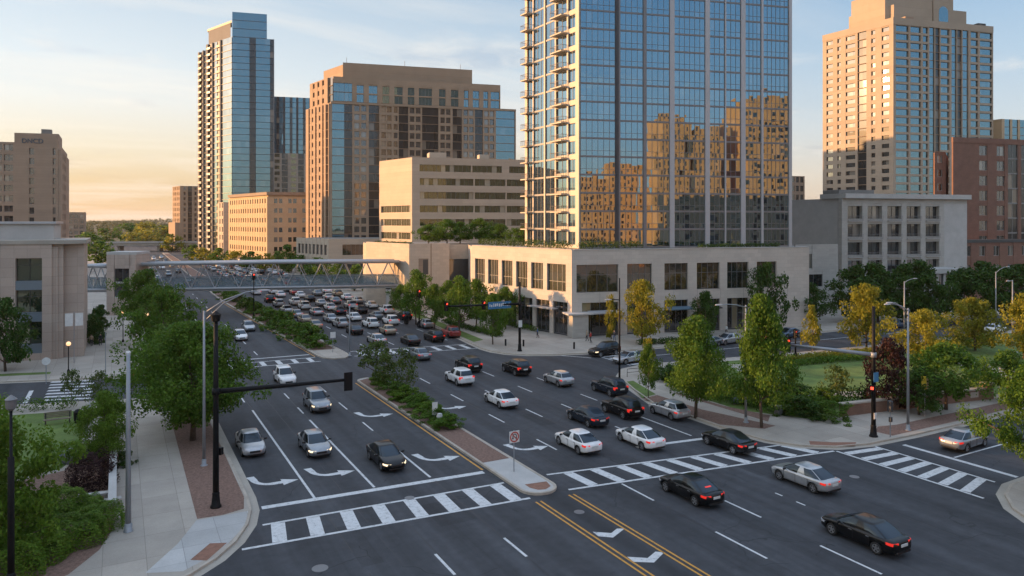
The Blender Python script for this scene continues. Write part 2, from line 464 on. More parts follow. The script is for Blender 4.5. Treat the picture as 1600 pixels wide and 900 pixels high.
def arc(cx, cy, r, a0, a1, n=8):
    return [(cx + r * math.cos(R(a0 + (a1 - a0) * i / n)), cy + r * math.sin(R(a0 + (a1 - a0) * i / n))) for i in range(n + 1)]
BL = {
 'garden': [(7.4, 78.5), (7.4, 49.5), (7.25, 47.3), (6.75, 45.2), (5.8, 43.1), (4.6, 41.4), (3.2, 40.1), (1, 38.9), (-2, 38.1), (-8, 37.6), (-120, 37.6), (-120, 112), (-12, 86.2), (-7, 84.6), (2.2, 82.2), (4.6, 81.6), (6.4, 80.6)],
 'west': [(8.0, 100), (7.8, 97.8), (6.8, 96), (5, 94.9), (2.6, 94.3), (0, 94.6), (-12, 98.2), (-120, 128), (-120, 450), (8.0, 450)],
 'podium': [(45.4, 97), (44.9, 91.5), (45.1, 89), (46, 86.6), (48, 84.5), (51, 83), (56.7, 81.5), (75, 79.8), (300, 76), (300, 450), (50, 450), (49.6, 300), (49.3, 152), (47.5, 115)],
 'park': [(46.1, 56), (46.1, 45), (46.5, 42.2), (47.8, 40), (50, 38.4), (53, 37.7), (58, 37.5), (300, 38.6), (300, 62), (112, 66), (80, 68.5), (62, 71.3), (57.5, 71.9), (54, 71), (50.6, 67.6), (48.2, 62)],
 'corner': [(300, 27.4), (56, 27.4), (53.2, 27.3), (51, 26.5), (49, 25), (47.3, 22.6), (46.5, 19.3), (46.3, 15), (46.3, -120), (300, -120)],
}
for nm, pm in (('garden', 'paving_concrete'), ('west', 'paving_concrete'), ('podium', 'paving_concrete'), ('park', 'paving_concrete'), ('corner', 'paving_concrete')):
    o = ccw(BL[nm]); i = inset(o, .17); g = inset(o, -.48)
    k = MB(); ring(k, o, i, PZ + .012, 0, -.02); struct('kerb', k, M['kerb_stone'])
    k = MB(); ring(k, g, inset(o, -.004), .007); struct('gutter', k, M['concrete'])
    k = MB(); k.prism(i, -.05, PZ); struct('pavement', k, M[pm])
MED = {'near': arc(24.78, 42.25, 1.33, 180, 360, 10) + [(26.1, 60)] + arc(24.78, 79.4, 1.33, 0, 180, 10) + [(23.45, 60)],
       'far': [(23.2, 97), (23.5, 95.3), (24.6, 94), (26, 93.8), (26.9, 95), (27.2, 97), (26.8, 110), (25.6, 158), (24.6, 300), (24.4, 450), (21.5, 450), (20.6, 300), (20.2, 175), (21.8, 130)]}
for nm in MED:
    o = ccw(MED[nm]); i = inset(o, .2)
    k = MB(); ring(k, o, i, PZ + .03, 0, -.02); struct('kerb', k, M['kerb_stone'])
    k = MB(); k.prism(i, -.05, PZ + .01); struct('median_strip', k, M['concrete_pale' if nm == 'near' else 'paving_concrete'])

def sheet(name, pts, m, z, kind='structure'):
    k = MB(); pts = ccw([tuple(p[:2]) for p in pts]); k.poly([(p[0], p[1], z) for p in pts]); return struct(name, k, M[m], kind=kind)
Z1 = PZ + .005
sheet('planting_bed', [(4.15, 47.3), (5.6, 47.2), (6.85, 47.6), (7.15, 49.6), (7.15, 73), (4.15, 73)], 'mulch', Z1)
sheet('planting_bed', [(-.25, 48.2), (-.35, 63.5), (-2.9, 64), (-3.4, 61), (-16, 56), (-30, 52), (-30, 41), (-9, 40.6), (-4.6, 41.2), (-2.2, 43.0), (-.9, 45.4)], 'mulch', Z1)
sheet('lawn', [(-2.7, 64.5), (-2.7, 79.5), (-15, 82), (-34, 84), (-34, 52.8), (-16, 56.8), (-3.6, 61.6)], 'grass_lawn', Z1)
sheet('planting_bed', [(-1.3, 64), (-.3, 64), (-.3, 79), (-1.3, 79)], 'mulch', Z1)
sheet('planting_bed', [(-24, 104.6), (-7, 100.2), (-7, 101.6), (-24, 106.4)], 'grass_lawn', Z1)
sheet('planting_bed', [(5.6, 100), (7.7, 100), (7.7, 300), (5.6, 300)], 'mulch', Z1)
sheet('planting_bed', [(23.68, 48.2), (25.86, 48.2), (25.86, 79.6), (24.8, 80.3), (23.68, 79.6)], 'mulch', PZ + .016)
sheet('planting_bed', [(23.6, 101), (26.6, 101), (26.4, 112), (25.2, 160), (24.3, 300), (24.2, 440), (21.8, 440), (21, 300), (20.6, 176), (22.2, 131)], 'mulch', PZ + .016)
sheet('verge', [(46.1, 97), (48.2, 98), (51.2, 135), (51.6, 152), (49.6, 152), (47.9, 117)], 'grass_lawn', Z1)
sheet('planting_bed', [(46.4, 47.4), (46.4, 58), (48.6, 58.5), (48.6, 52), (50.4, 44.8), (48.8, 44.6)], 'mulch', Z1)
sheet('verge', [(46.5, 58.3), (48.7, 58.8), (50.6, 65), (49.4, 65), (48.4, 61.9)], 'grass_lawn', Z1)
sheet('planting_bed', [(56.6, 38.1), (86, 38.3), (86, 39.9), (60, 40.0), (58, 40.4), (56.4, 39.6)], 'mulch', Z1)
sheet('park_ground', [(51.6, 56), (51.6, 50), (54.5, 45.3), (59, 44), (76, 42.2), (140, 42.2), (140, 63), (80, 66.8), (63, 69), (58, 68.8), (53.8, 64)], 'grass_lawn', Z1)
sheet('planting_bed', [(50.8, 46), (52.6, 47.4), (51.4, 52), (51.2, 58), (50.6, 58)], 'mulch', Z1 + .004)
sheet('path', [(61, 55), (60, 50.6), (68, 47.6), (78, 46.4), (79, 47.6), (69, 49.4), (62.5, 52), (63, 56), (68, 66), (66.6, 67)], 'concrete', Z1 + .008)
sheet('path', [(88, 43.2), (92.5, 43.2), (97, 58), (93.5, 58)], 'concrete', Z1 + .008)
sheet('planting_bed', [(50.6, 24.2), (53.5, 25.6), (70, 25.6), (70, 2), (48.6, 2), (48.6, 20)], 'mulch', Z1)
def gp(l, z): return [G(x, y, z) for x, y in l]
sheet('ramp_paving', gp([(355, 848), (323, 876), (297, 875), (328, 849)], PZ), 'ramp_brick', Z1)
sheet('ramp_paving', gp([(1264, 689), (1300, 691), (1338, 691), (1336, 696), (1300, 697), (1266, 695)], PZ), 'ramp_brick', Z1)
sheet('ramp_paving', [(24.2, 42.2), (24.5, 41.6), (25, 41.45), (25.6, 41.8), (25.8, 42.7), (24.2, 42.9)], 'ramp_brick', PZ + .016)
sheet('pavement', [(4.1, 47.1), (7.1, 47.1), (6.4, 44.7), (5.4, 43), (4.1, 41.5), (2.9, 40.6), (1.2, 41.3), (2.9, 44.2)], 'paving_pale', Z1 - .002)

# painted markings, 5 mm above the asphalt
W = MB(); Yl = MB(); ZM = .005
def strip(mb, a, b, w):
    a, b = Vector((a[0], a[1], 0)), Vector((b[0], b[1], 0)); t = (b - a).normalized(); n = Vector((-t.y, t.x, 0)) * w / 2
    z = Vector((0, 0, ZM)); mb.quad(a - n + z, b - n + z, b + n + z, a + n + z)
def dashes(x, y0, y1, on=3.0, off=6.0, w=.14, x1=None):
    y = y0
    while y < y1:
        xx = x if x1 is None else x + (x1 - x) * (y - y0) / (y1 - y0)
        strip(W, (xx, y), (xx, min(y + on, y1)), w); y += on + off
for x, y1 in ((11.2, 72.5), (15.2, 66.5), (19.25, 57)): strip(W, (x, 47.6), (x, y1), .17)
dashes(15.2, 69, 80, 2.5, 4); dashes(19.2, 60.5, 80, 3, 5); dashes(11.0, 76, 80)
strip(W, (7.9, 47.55), (23.0, 46.75), .52)
strip(W, (7.5, 44.85), (23.3, 44.2), .22); strip(W, (5.95, 42.05), (23.5, 40.95), .24)
def bars(p0, p1, q0, q1, n, w, skip=()):
    """ladder bars between two lines"""
    for i in range(n):
        if i in skip: continue
        f = (i + .5) / n
        a = Vector(p0).lerp(Vector(p1), f); b = Vector(q0).lerp(Vector(q1), f)
        t = (b - a).normalized() * .13
        strip(W, a + t, b - t, w)
bars((7.35, 44.85), (23.6, 44.2), (6.9, 42.0), (23.6, 40.95), 8, .8)
strip(W, (26.7, 44.15), (47.3, 40.95), .22); strip(W, (26.5, 41.0), (49.2, 38.0), .24)
bars((27.2, 44.1), (47.8, 40.9), (27.4, 40.9), (48.8, 38.05), 10, .75)
strip(W, (36.2, 46.1), (45.8, 44.9), .45)
strip(W, (42.2, 46.4), (42.2, 57), .17)
for x in (30.3, 34.25, 38.25):
    for y in (48.6, 57.4, 66.2, 75): strip(W, (x, y), (x, y + 3.1), .15)
dashes(42.2, 60, 80, 3, 6)
strip(W, (30.3, 36.8), (30.3, 40.2), .15); strip(W, (30.4, 27.6), (30.4, 31.4), .15); strip(W, (34.3, 31.6), (34.3, 34.6), .15); strip(W, (34.2, 23.6), (34.2, 27.3), .15)
strip(W, (38.2, 31.6), (38.2, 32.3), .12); strip(W, (38.2, 33.4), (38.2, 34), .12); strip(W, (30.4, 18), (30.4, 22), .15)
for x in (19.25, 15.05): strip(W, (x, 33.9), (x, 36.5), .16); strip(W, (x, 25), (x, 28), .16)
for x in (23.5, 23.85, 26.0, 26.35): strip(Yl, (x, 8), (x, 40.2), .13)
strip(Yl, (23.14, 47.2), (23.14, 79.2), .15); strip(Yl, (22.9, 97), (20.0, 172), .13)
def outline(pts, mb=W):
    mb.poly([(p[0], p[1], ZM) for p in ccw([tuple(p[:2]) for p in pts])])
def gz(l): return [G(x, y) for x, y in l]
outline(gz([(926, 831), (955, 833), (964, 826), (976, 826), (958, 840), (935, 838)]))
outline(gz([(980, 870), (1012, 872), (1024, 862), (1038, 863), (1022, 879), (990, 878)]))
def turn(cx, cy, s=1.0, fl=1):
    """a turning arrow: shaft along the lane that swings to the side and ends in a head"""
    c = []
    for i in range(9):
        a = R(180 + 90 * i / 8); c.append((.55 + .85 * math.cos(a), .55 + 1.0 * math.sin(a)))
    left = [(-.6, 1.15)] + [(x - .17 * (1 - i / 8), y - .17 * (i / 8)) for i, (x, y) in enumerate(c)]
    right = [(-.18, 1.15)] + [(x + .20 * (1 - i / 8), y + .20 * (i / 8)) for i, (x, y) in enumerate(c)]
    for i in range(len(left) - 1):
        q = [left[i], left[i+1], right[i+1], right[i]]
        W.quad(*[(cx + p[0] * s * fl, cy + p[1] * s, ZM) for p in (q if fl > 0 else q[::-1])])
    W.quad(*[(cx + p[0] * s * fl, cy + p[1] * s, ZM) for p in ((.55, -.62), (1.0, -.62), (1.0, -.25), (.55, -.25))][::fl])
    W.poly([(cx + p[0] * s * fl, cy + p[1] * s, ZM) for p in ((1.0, -.92), (1.85, -.43), (1.0, .06))][::fl])
for px, py in ((422, 752), (512, 738), (680, 715), (582, 648)):
    p = G(px, py); turn(p.x - .6, p.y, 1.3)
for px, py in ((822, 699), (700, 636)):
    p = G(px, py); turn(p.x - .6, p.y, 1.25)
# right-hand leg of the near junction
strip(W, (49.35, 26.9), (49.35, 37.9), .22); strip(W, (53.1, 28.2), (53.1, 37.2), .2)
bars((49.4, 27.4), (49.4, 37.9), (53.1, 28.4), (53.1, 37.3), 7, .62)
strip(W, (55.5, 28.0), (55.5, 36.4), .42); strip(W, (55.9, 32.6), (68, 32.8), .16); strip(W, (68, 33), (120, 33.4), .16)
# far junction
strip(W, (9, 97.2), (22.8, 96.6), .22); strip(W, (9, 94.2), (22.8, 93.6), .22); bars((9.2, 97.1), (22.8, 96.6), (9.2, 94.3), (22.8, 93.7), 7, .6)
strip(W, (28, 98.6), (44.6, 96.4), .22); strip(W, (27.6, 95), (44.6, 92.6), .22); bars((28, 98.4), (44.6, 96.2), (28, 95.1), (44.6, 92.8), 8, .65)
strip(W, (9, 99.6), (22.6, 99), .4)
for i in range(8): strip(W, (-6.6, 84.9 + 1.55 * i), (-2.4, 83.7 + 1.55 * i), .62)
strip(W, (-8.1, 86), (-8.1, 92), .4)
for i in range(6): strip(W, (56.5, 73 + 1.5 * i), (60.4, 72.7 + 1.5 * i), .6)
strip(W, (56.1, 72.6), (56.1, 81), .2); strip(W, (60.8, 72), (60.8, 80.6), .2); strip(W, (62.6, 76.4), (140, 71.5), .15)
strip(W, (49, 86), (54.6, 79), .2)
dashes(12.3, 102, 300, 3, 7, .15); dashes(16.4, 102, 300, 3, 7, .15, 15.6); strip(W, (8.6, 100), (8.6, 300), .13)
for x in (31, 35.2, 39.4, 43.6): dashes(x, 101, 330, 3, 7, .15, x + 1.2)
SM = MB(); rs = random.Random(9)
def seam(x, y0, y1, w=.05):
    y = y0; xx = x
    while y < y1:
        nx_ = x + rs.uniform(-.05, .05); ny_ = y + rs.uniform(1.5, 3.5)
        if rs.random() < .86: SM.quad((xx - w / 2, y, .0025), (xx + w / 2, y, .0025), (nx_ + w / 2, ny_, .0025), (nx_ - w / 2, ny_, .0025))
        xx, y = nx_, ny_
for x in (11.1, 15.05, 19.1, 30.2, 34.1, 38.1, 42.0): seam(x + .12, 6, 80)
for x in (13.1, 28.4, 36.2, 40.1): seam(x, 10, 78, .03)
struct('road_seams', SM, M['trim_black'])
struct('road_markings', W, M['road_white']); struct('road_markings', Yl, M['road_yellow'])
for px, py, w_, l_ in ((700, 800, 2.4, 3.6), (560, 850, 1.2, 5.5), (1180, 730, 2.2, 3.0), (930, 740, 1.6, 2.6), (440, 660, 1.8, 4.5), (840, 655, 1.5, 4), (610, 590, 2.8, 4)):
    p = G(px, py); k = MB(); k.quad((p.x - w_ / 2, p.y - l_ / 2, .0022), (p.x + w_ / 2, p.y - l_ / 2, .0022), (p.x + w_ / 2, p.y + l_ / 2, .0022), (p.x - w_ / 2, p.y + l_ / 2, .0022))
    struct('road_patch', k, M['asphalt_patch'])
p = G(500, 888); k = MB(); k.lathe((p.x, p.y, .0), [(.42, 0), (.42, .012), (.36, .016), (.30, .011), (0.02, .012)], 20)
single('manhole_cover', 'round iron manhole cover in the asphalt below the zebra crossing', 'manhole cover', k, M['frame_mid'], (p.x, p.y, 0))
for px, py, lb in ((1335, 745, 'small round utility cover in the asphalt between the silver sedan and the side street crossing'), (640, 778, 'small round utility cover between the left stop line and zebra crossing'), (905, 800, 'small round utility cover right of the double yellow lines')):
    p = G(px, py); k = MB(); k.lathe((p.x, p.y, .0), [(.33, 0), (.33, .012), (.28, .015), (0.02, .012)], 18)
    single('utility_cover', lb, 'utility cover', k, M['frame_mid'], (p.x, p.y, 0))
# ---------------------------------------------------------------- buildings
UP = Vector((0, 0, 1))
class Bld:
    """one building: wall mesh, windows (the 90 largest in view as parts of their own), balconies, trim"""
    def __init__(self, name, label, cat, loc, group=None):
        self.root = thing(name, label, cat, (loc[0], loc[1], 0), 0, group)
        self.wall = MB(); self.wins = []; self.extra = []; self.trim = MB()
    def face(self, a, b, z0, z1, nf, cols, depth=.35, m=0, sill=.28, head=.10, panes=2, band=True, ga='glass_window', fr=True, bm=None, jit=.004, rail=None, ext=True, split=0.0, gg=None):
        """facade between ground points a (left, as seen from outside) and b. cols: list of (kind, width)
        p = pier, w = windows between spandrels, g = full-height glass with slab edges, r = plain recess, d = dark recess with slabs"""
        a = Vector((a[0], a[1], 0)); b = Vector((b[0], b[1], 0))
        ln = (b - a).length; t = (b - a) / ln; n = Vector((t.y, -t.x, 0))
        tot = sum(c[1] for c in cols); s = 0.0; fh = (z1 - z0) / nf
        bm = m if bm is None else bm
        for ci, c in enumerate(cols):
            w = c[1] * ln / tot; kd = c[0]; s0, s1 = s, s + w; s = s1
            pm = c[2] if len(c) > 2 and isinstance(c[2], int) else m
            if kd == 'p':
                e0 = depth - .004 if (ci == 0 and ext) else 0
                self.wall.fbox(a + t * (s0 - e0) - n * .05 + UP * z0, t * (s1 - s0 + e0), n * (depth + .05), UP * (z1 - z0), pm)
                continue
            if kd == 'r': continue
            for k in range(nf):
                zf = z0 + k * fh
                if kd == 'w':
                    hs, hh = sill * fh, head * fh
                    dp = depth - .06
                    if band:
                        self.wall.fbox(a + t * s0 - n * .05 + UP * zf, t * w, n * (dp + .05), UP * hs, bm)
                        if hh > 0: self.wall.fbox(a + t * s0 - n * .05 + UP * (zf + fh - hh), t * w, n * (dp + .05), UP * hh, bm)
                    za, zb, off = zf + hs, zf + fh - hh, .05
                elif kd == 'g':
                    sl = .22 if fh < 5 else .3
                    self.wall.fbox(a + t * s0 - n * .05 + UP * zf, t * w, n * (depth * .55 + .05), UP * sl, 1)
                    za, zb, off = zf + sl, zf + fh, depth * .3
                else:
                    self.wall.fbox(a + t * s0 - n * .05 + UP * zf, t * w, n * (depth * .8 + .05), UP * .25, 1)
                    if rail: self.wall.fbox(a + t * s0 + n * depth * .72 + UP * (zf + .25), t * w, n * .04, UP * .9, 1)
                    za, zb, off = zf + .25, zf + fh, .05
                self.window(a + t * s0, t, n, w, za, zb, off, (c[3] if len(c) > 3 else panes), ('glass_dark' if kd == 'd' else gg if (gg and kd == 'g') else ga), fr, jit, split)
        return t, n
    def window(self, o, t, n, w, za, zb, off, panes, ga, fr=True, jit=.004, split=0.0):
        mb = MB(); f = .055 if fr else 0
        pw = w / panes
        rows = [(za, zb)] if not split else [(za, za + (zb - za) * split), (za + (zb - za) * split, zb)]
        for (ra, rb) in rows:
            for i in range(panes):
                j = [random.uniform(-jit, jit) * pw for _ in range(3)]
                p = o + t * (i * pw) + n * off
                mb.quad(p + n * j[0] + UP * ra, p + t * pw + n * j[1] + UP * ra, p + t * pw + n * j[2] + UP * rb, p + n * (j[0] + j[2] - j[1]) + UP * rb, 0)
        if fr:
            for i in range(panes + 1):
                x = min(max(i * pw - f / 2, 0), w - f)
                mb.fbox(o + t * x + n * (off - .01) + UP * za, t * f, n * .07, UP * (zb - za), 1)
            for zl in ([za, zb - f] + ([rows[0][1]] if split else [])):
                mb.fbox(o + n * (off - .01) + UP * zl, t * w, n * .064, UP * f, 1)
        c = o + t * w / 2
        d = max(5.0, dep(c)); vis = w * (zb - za) / d ** 2
        px = 800 + FOC * (c.x * CA - c.y * SA) / d; py = HORZ - (zb - CAMH) * FOC / d
        if not (0 < px < 1600) or dep(c) < 5: vis *= .001
        if HORZ - (za - CAMH) * FOC / d < 0: vis *= .01
        vis *= abs(n.dot((c - Vector((0, 0, 0))).normalized()))
        self.wins.append((vis, mb, ga))
    def slab(self, a, b, s0, s1, z, d, th=.18, railm=1, rh=1.0, name='balcony', m=0, solid=False):
        a = Vector((a[0], a[1], 0)); b = Vector((b[0], b[1], 0)); t = (b - a).normalized(); n = Vector((t.y, -t.x, 0))
        mb = MB(); w = s1 - s0
        mb.fbox(a + t * s0 - n * .02 + UP * z, t * w, n * (d + .02), UP * th, 0)
        q = a + t * s0 + UP * (z + th)
        mb.fbox(q + n * (d - .05), t * w, n * .04, UP * (rh if solid else .06), 1)
        if not solid:
            mb.fbox(q + n * (d - .05) + UP * (rh - .06), t * w, n * .05, UP * .06, 1)
            k = max(4, int(w / .35))
            for i in range(k + 1):
                mb.fbox(q + n * (d - .045) + t * (w - .04) * (i / k), t * .04, n * .03, UP * rh, 1)
            for e in (0, w - .04):
                mb.fbox(q + t * e, t * .04, n * d, UP * .06, 1); mb.fbox(q + t * e + UP * (rh - .06), t * .04, n * d, UP * .06, 1)
                for i in range(3): mb.fbox(q + t * e + n * d * (i / 3), t * .04, n * .04, UP * rh, 1)
        else:
            for e in (0, w - .04): mb.fbox(q + t * e, t * .04, n * (d - .02), UP * rh, 1)
        self.extra.append((name, mb))
    def done(self, wm, frame='frame_mid', em=None):
        self.wall.build('wall', [M[x] for x in wm], self.root, world=True)
        self.wins.sort(key=lambda x: -x[0])
        for vis, mb, ga in self.wins[:90]:
            mb.build('window', [M[ga], M[frame]], self.root, world=True)
        rest = {}
        for vis, mb, ga in self.wins[90:]:
            q = rest.setdefault(ga, MB()); o = len(q.v)
            q.v += mb.v; q.f += [tuple(i + o for i in f) for f in mb.f]; q.m += mb.m
        if rest:
            q = MB(); mats = []
            for ga, r in rest.items():
                o = len(q.v); k = len(mats); mats += [M[ga], M[frame]]
                q.v += r.v; q.f += [tuple(i + o for i in f) for f in r.f]; q.m += [k + i for i in r.m]
            tag(q.build('window', mats, self.root, world=True), kind='stuff')
        ex = self.extra
        if len(ex) > 95:
            q = MB()
            for nm, mb in ex[95:]:
                o = len(q.v); q.v += mb.v; q.f += [tuple(i + o for i in f) for f in mb.f]; q.m += mb.m
            tag(q.build(ex[95][0], [M[x] for x in em], self.root, world=True), kind='stuff'); ex = ex[:95]
        for nm, mb in ex: mb.build(nm, [M[x] for x in em], self.root, world=True)
        return self.root
def P2(p, *d):
    return (p[0] + d[0], p[1] + d[1])
def along(a, b, s):
    a = Vector((a[0], a[1])); b = Vector((b[0], b[1])); t = (b - a).normalized(); return tuple(a + t * s)
def roofbox(B, c, s, z, rz=0.0, m='roof_grey', nm='roof_unit'):
    k = MB(); k.bbox((c[0], c[1], z + s[2] / 2), s, .04, rz); k.build(nm, M[m], B.root, world=True)
E1 = Vector((math.cos(R(-12.5)), math.sin(R(-12.5)), 0)); E2 = Vector((-.2, .98, 0))
RZ = R(-12.5)
def reps(seq, n, tail=()):
    return list(seq) * n + list(tail)

# --- civic building by the left walkway
A, Bp = (-24, 115.0), (-6.3, 110.9)
B = Bld('civic_building', 'beige stone civic building with a tall strip window beside the left walkway', 'building', (-6, 113))
C0 = (-4.0, 110.9)
B.wall.prism([A, Bp, (-6.3, 111.8), (-4.0, 111.4), (-4.0, 124), (-24, 130)], 0, 15.0, 0, 2)
t = (Vector((*Bp, 0)) - Vector((*A, 0))); ln = t.length
# piers and the strip window
B.face(A, along(A, Bp, 12.9), 0, 15.0, 1, [('p', 1)], .55)
B.face(along(A, Bp, 12.9), along(A, Bp, 15.9), 1.0, 13.2, 3, [('w', 1)], .55, sill=.29, head=0, panes=2, bm=3, split=.68, ga='glass_green')
B.face(along(A, Bp, 12.9), along(A, Bp, 15.9), 13.2, 15.0, 1, [('p', 1)], .55, ext=False)
B.face(along(A, Bp, 12.9), along(A, Bp, 15.9), 0, 1.0, 1, [('p', 1)], .55, ext=False)
B.face(along(A, Bp, 15.9), along(A, Bp, 17.0), 0, 15.0, 1, [('p', 1)], .55, ext=False)
B.face(along(A, Bp, 17.0), along(A, Bp, 17.6), 0, 14.6, 1, [('p', 1)], .25, ext=False)
k = MB(); k.prism([(-24.3, 114.3), (-6.2, 110.2), (-3.7, 110.9), (-3.6, 124.3), (-24.3, 130.3)], 15.0, 15.5); k.build('parapet', M['concrete'], B.root, world=True)
k = MB(); k.prism([(-26, 118.6), (-7.6, 114.5), (-7.3, 123), (-26, 129)], 15.5, 17.6); k.build('penthouse', M['concrete_pale'], B.root, world=True)
k = MB(); k.prism([(-26.3, 118.2), (-7.3, 114.1), (-7.0, 123.3), (-26.3, 129.3)], 17.6, 17.9); k.build('roof_edge', M['frame_light'], B.root, world=True)
B.done(['stone_beige', 'frame_dark', 'roof_grey', 'spandrel'], 'frame_dark')

# --- brown high-rise far left
c = at(92, 240); lf = P2(c, -45, 10.0)
B = Bld('office_tower', 'brown concrete office tower with faded blue letters under its roofline at the left edge', 'building', c)
pr = P2(c, 0, 45)
m1 = along(lf, c, 45 - 12.6 + 1.1)
B.wall.prism([lf, c, pr, P2(lf, 0, 45)], 0, 43.6, 0, 2)
B.wall.prism([m1, c, P2(c, 0, 16), P2(m1, 0, 16)], 43.6, 46.6, 0, 2)
B.face(lf, m1, 0, 43.0, 13, reps([('p', .7), ('w', 2.6), ('p', .5), ('w', 2.6), ('p', .4)], 5), .6, sill=.34, head=.06, panes=2)
B.face(m1, c, 0, 42.0, 13, [('p', 4.4), ('w', 1.5), ('p', 5.6), ('w', .9), ('p', .8)], .6, sill=.28, head=.08, panes=1, ext=False)
B.face(m1, c, 42.0, 46.6, 1, [('p', 1)], .6, ext=False)
B.face(c, pr, 0, 41.5, 12, [('p', 7), ('w', 3), ('p', 3), ('w', 3), ('p', 3), ('w', 3), ('p', 16)], .6, panes=2)
roofbox(B, P2(c, -4, 9), (3, 3, 2.2), 46.6)
# letters
def text_mesh(s, size, ext=.08):
    cu = bpy.data.curves.new('t', 'FONT'); cu.body = s; cu.size = size; cu.extrude = ext; cu.align_x = 'CENTER'; cu.align_y = 'CENTER'
    o = bpy.data.objects.new('t', cu); COL.objects.link(o)
    me = baked(o); bpy.data.objects.remove(o); return me
def put_text(name, s, size, pos, tdir, m, parent=None, ext=.08):
    """raised letters on a wall whose left-to-right direction is tdir"""
    me = text_mesh(s, size, ext); me.materials.clear(); me.materials.append(M[m])
    o = bpy.data.objects.new(name, me); COL.objects.link(o)
    t = Vector((tdir[0], tdir[1], 0)).normalized(); n = Vector((t.y, -t.x, 0))
    mat3 = Matrix((t, UP, n)).transposed().to_4x4()
    p = Vector(pos) - (parent.location if parent else Vector())
    mat3.translation = p; o.matrix_local = mat3
    if parent: adopt(o, parent)
    return o
tdir = Vector((*c[:2], 0)) - Vector((*lf, 0)); tn = tdir.normalized(); nn = Vector((tn.y, -tn.x, 0))
put_text('letters', 'DNCD', 2.1, Vector((c[0], c[1], 0)) - tn * 7.4 + nn * .68 + UP * 44.0, tdir, 'letter_blue', B.root)
B.done(['stone_brown', 'frame_dark', 'roof_grey'], 'frame_mid')

# --- small far block at the foot of the hills
c = at(105, 420)
B = Bld('apartment_block', 'small grey far-off block right of the brown office tower', 'building', c)
B.wall.prism([c, P2(c, 9, -2), P2(c, 9, 14), P2(c, 0, 16)], 0, 23)
B.face(c, P2(c, 9, -2), 0, 22, 7, reps([('p', .6), ('w', 1.6)], 3, [('p', .6)]), .3, panes=1)
B.done(['stone_brown', 'frame_dark', 'roof_grey'])

# --- lift tower of the footbridge
lc = Vector((1.75, 158.2, 0)); lt = Vector((.879, -.476, 0)); lb = Vector((.476, .879, 0))
q = [lc - lt * 2.75 - lb * 2.5, lc + lt * 2.75 - lb * 2.5, lc + lt * 2.75 + lb * 2.5, lc - lt * 2.75 + lb * 2.5]
B = Bld('lift_tower', 'pale square lift tower at the left end of the glazed footbridge', 'tower', lc)
B.wall.prism([p[:2] for p in q], 0, 11.6, 0, 2)
B.face(q[0], q[1], 0, 11.6, 1, [('p', 1.5), ('r', 3.0), ('p', 1.3)], .25, ext=False)
B.face(along(q[0], q[1], 1.5), along(q[0], q[1], 4.5), 3.4, 9.0, 2, [('w', 1)], .25, sill=.1, head=0, panes=2, bm=3)
B.face(along(q[0], q[1], 1.5), along(q[0], q[1], 4.5), 9.0, 11.6, 1, [('p', 1)], .25, ext=False)
B.face(along(q[0], q[1], 1.5), along(q[0], q[1], 4.5), 0, 3.4, 1, [('p', 1)], .25, ext=False)
k = MB(); k.prism([tuple((p - lc) * 1.03 + lc)[:2] for p in q], 11.6, 12.1); k.build('roof_cap', M['concrete_pale'], B.root, world=True)
B.done(['stone_beige', 'frame_dark', 'roof_grey', 'concrete_pale'], 'frame_mid')

# --- footbridge
def bridge(a, b, z0, z1, n, name, label, w=3.4):
    a, b = Vector((*a[:2], 0)), Vector((*b[:2], 0)); t = (b - a).normalized(); ln = (b - a).length; s = Vector((-t.y, t.x, 0))
    root = thing(name, label, 'footbridge', (a.x, a.y, 0))
    k = MB(); k.fbox(a - s * w / 2 + UP * (z0 - .5), t * ln, s * w, UP * .5, 0); k.build('deck', M['steel_pale'], root, world=True)
    for side in (-1, 1):
        o = a + s * side * (w / 2 + .12)
        k = MB(); k.tube([o + UP * z1, o + t * (ln * .5) + UP * (z1 + .12), o + t * ln + UP * z1], .34, 10); k.build('top_chord', M['steel_pale'], root, smooth=True, world=True)
        k = MB(); k.tube([o + UP * z0, o + t * ln + UP * z0], .24, 8); k.build('bottom_chord', M['steel_pale'], root, smooth=True, world=True)
        for i in range(n):
            p0 = o + t * (ln * i / n); p1 = o + t * (ln * (i + .5) / n); p2 = o + t * (ln * (i + 1) / n)
            k = MB(); k.tube([p0 + UP * z0, p1 + UP * z1], .085, 6); k.tube([p1 + UP * z1, p2 + UP * z0], .085, 6); k.build('truss_brace', M['steel_pale'], root, world=True)
            k = MB(); q = o - s * side * .2 + t * (ln * i / n + .1)
            k.fbox(q + UP * (z0 + .15), t * (ln / n - .2), s * .03, UP * 1.9); k.build('glass_panel', M['bridge_glass'], root, world=True)
        k = MB()
        k.tube([o - s * side * .2 + UP * (z0 + 2.1), o - s * side * .2 + t * ln + UP * (z0 + 2.1)], .06, 6); k.build('handrail', M['steel_grey'], root, world=True)
    k = MB(); k.fbox(a - s * w / 2 + UP * (z1 - .05), t * ln, s * w, UP * .16); k.build('roof', M['frame_light'], root, world=True)
    return root, t, s, ln
br, bt, bs, bl = bridge(lc + lt * 2.95, (50.6, 142.0), 4.9, 9.75, 11, 'footbridge', 'long grey steel truss footbridge with glass sides crossing the whole avenue')
k = MB()
for dx in (-2.2,):
    p = Vector((50.6, 142.0, 0)) + bt * dx
    for e in (-1.2, 1.2): k.tube([p + bs * e, p + bs * e + UP * 4.15], [.55, .5], 10)
    k.fbox(p - bs * 1.9 - bt * .5 + UP * 3.6, bs * 3.8, bt * 1.0, UP * .55)
k.build('pier', M['concrete_pale'], br, world=True)
bridge(at(126, 139.5), lc - lt * 2.95, 4.9, 9.3, 2, 'footbridge', 'short glazed footbridge link between the beige civic building and the lift tower', 3.0)

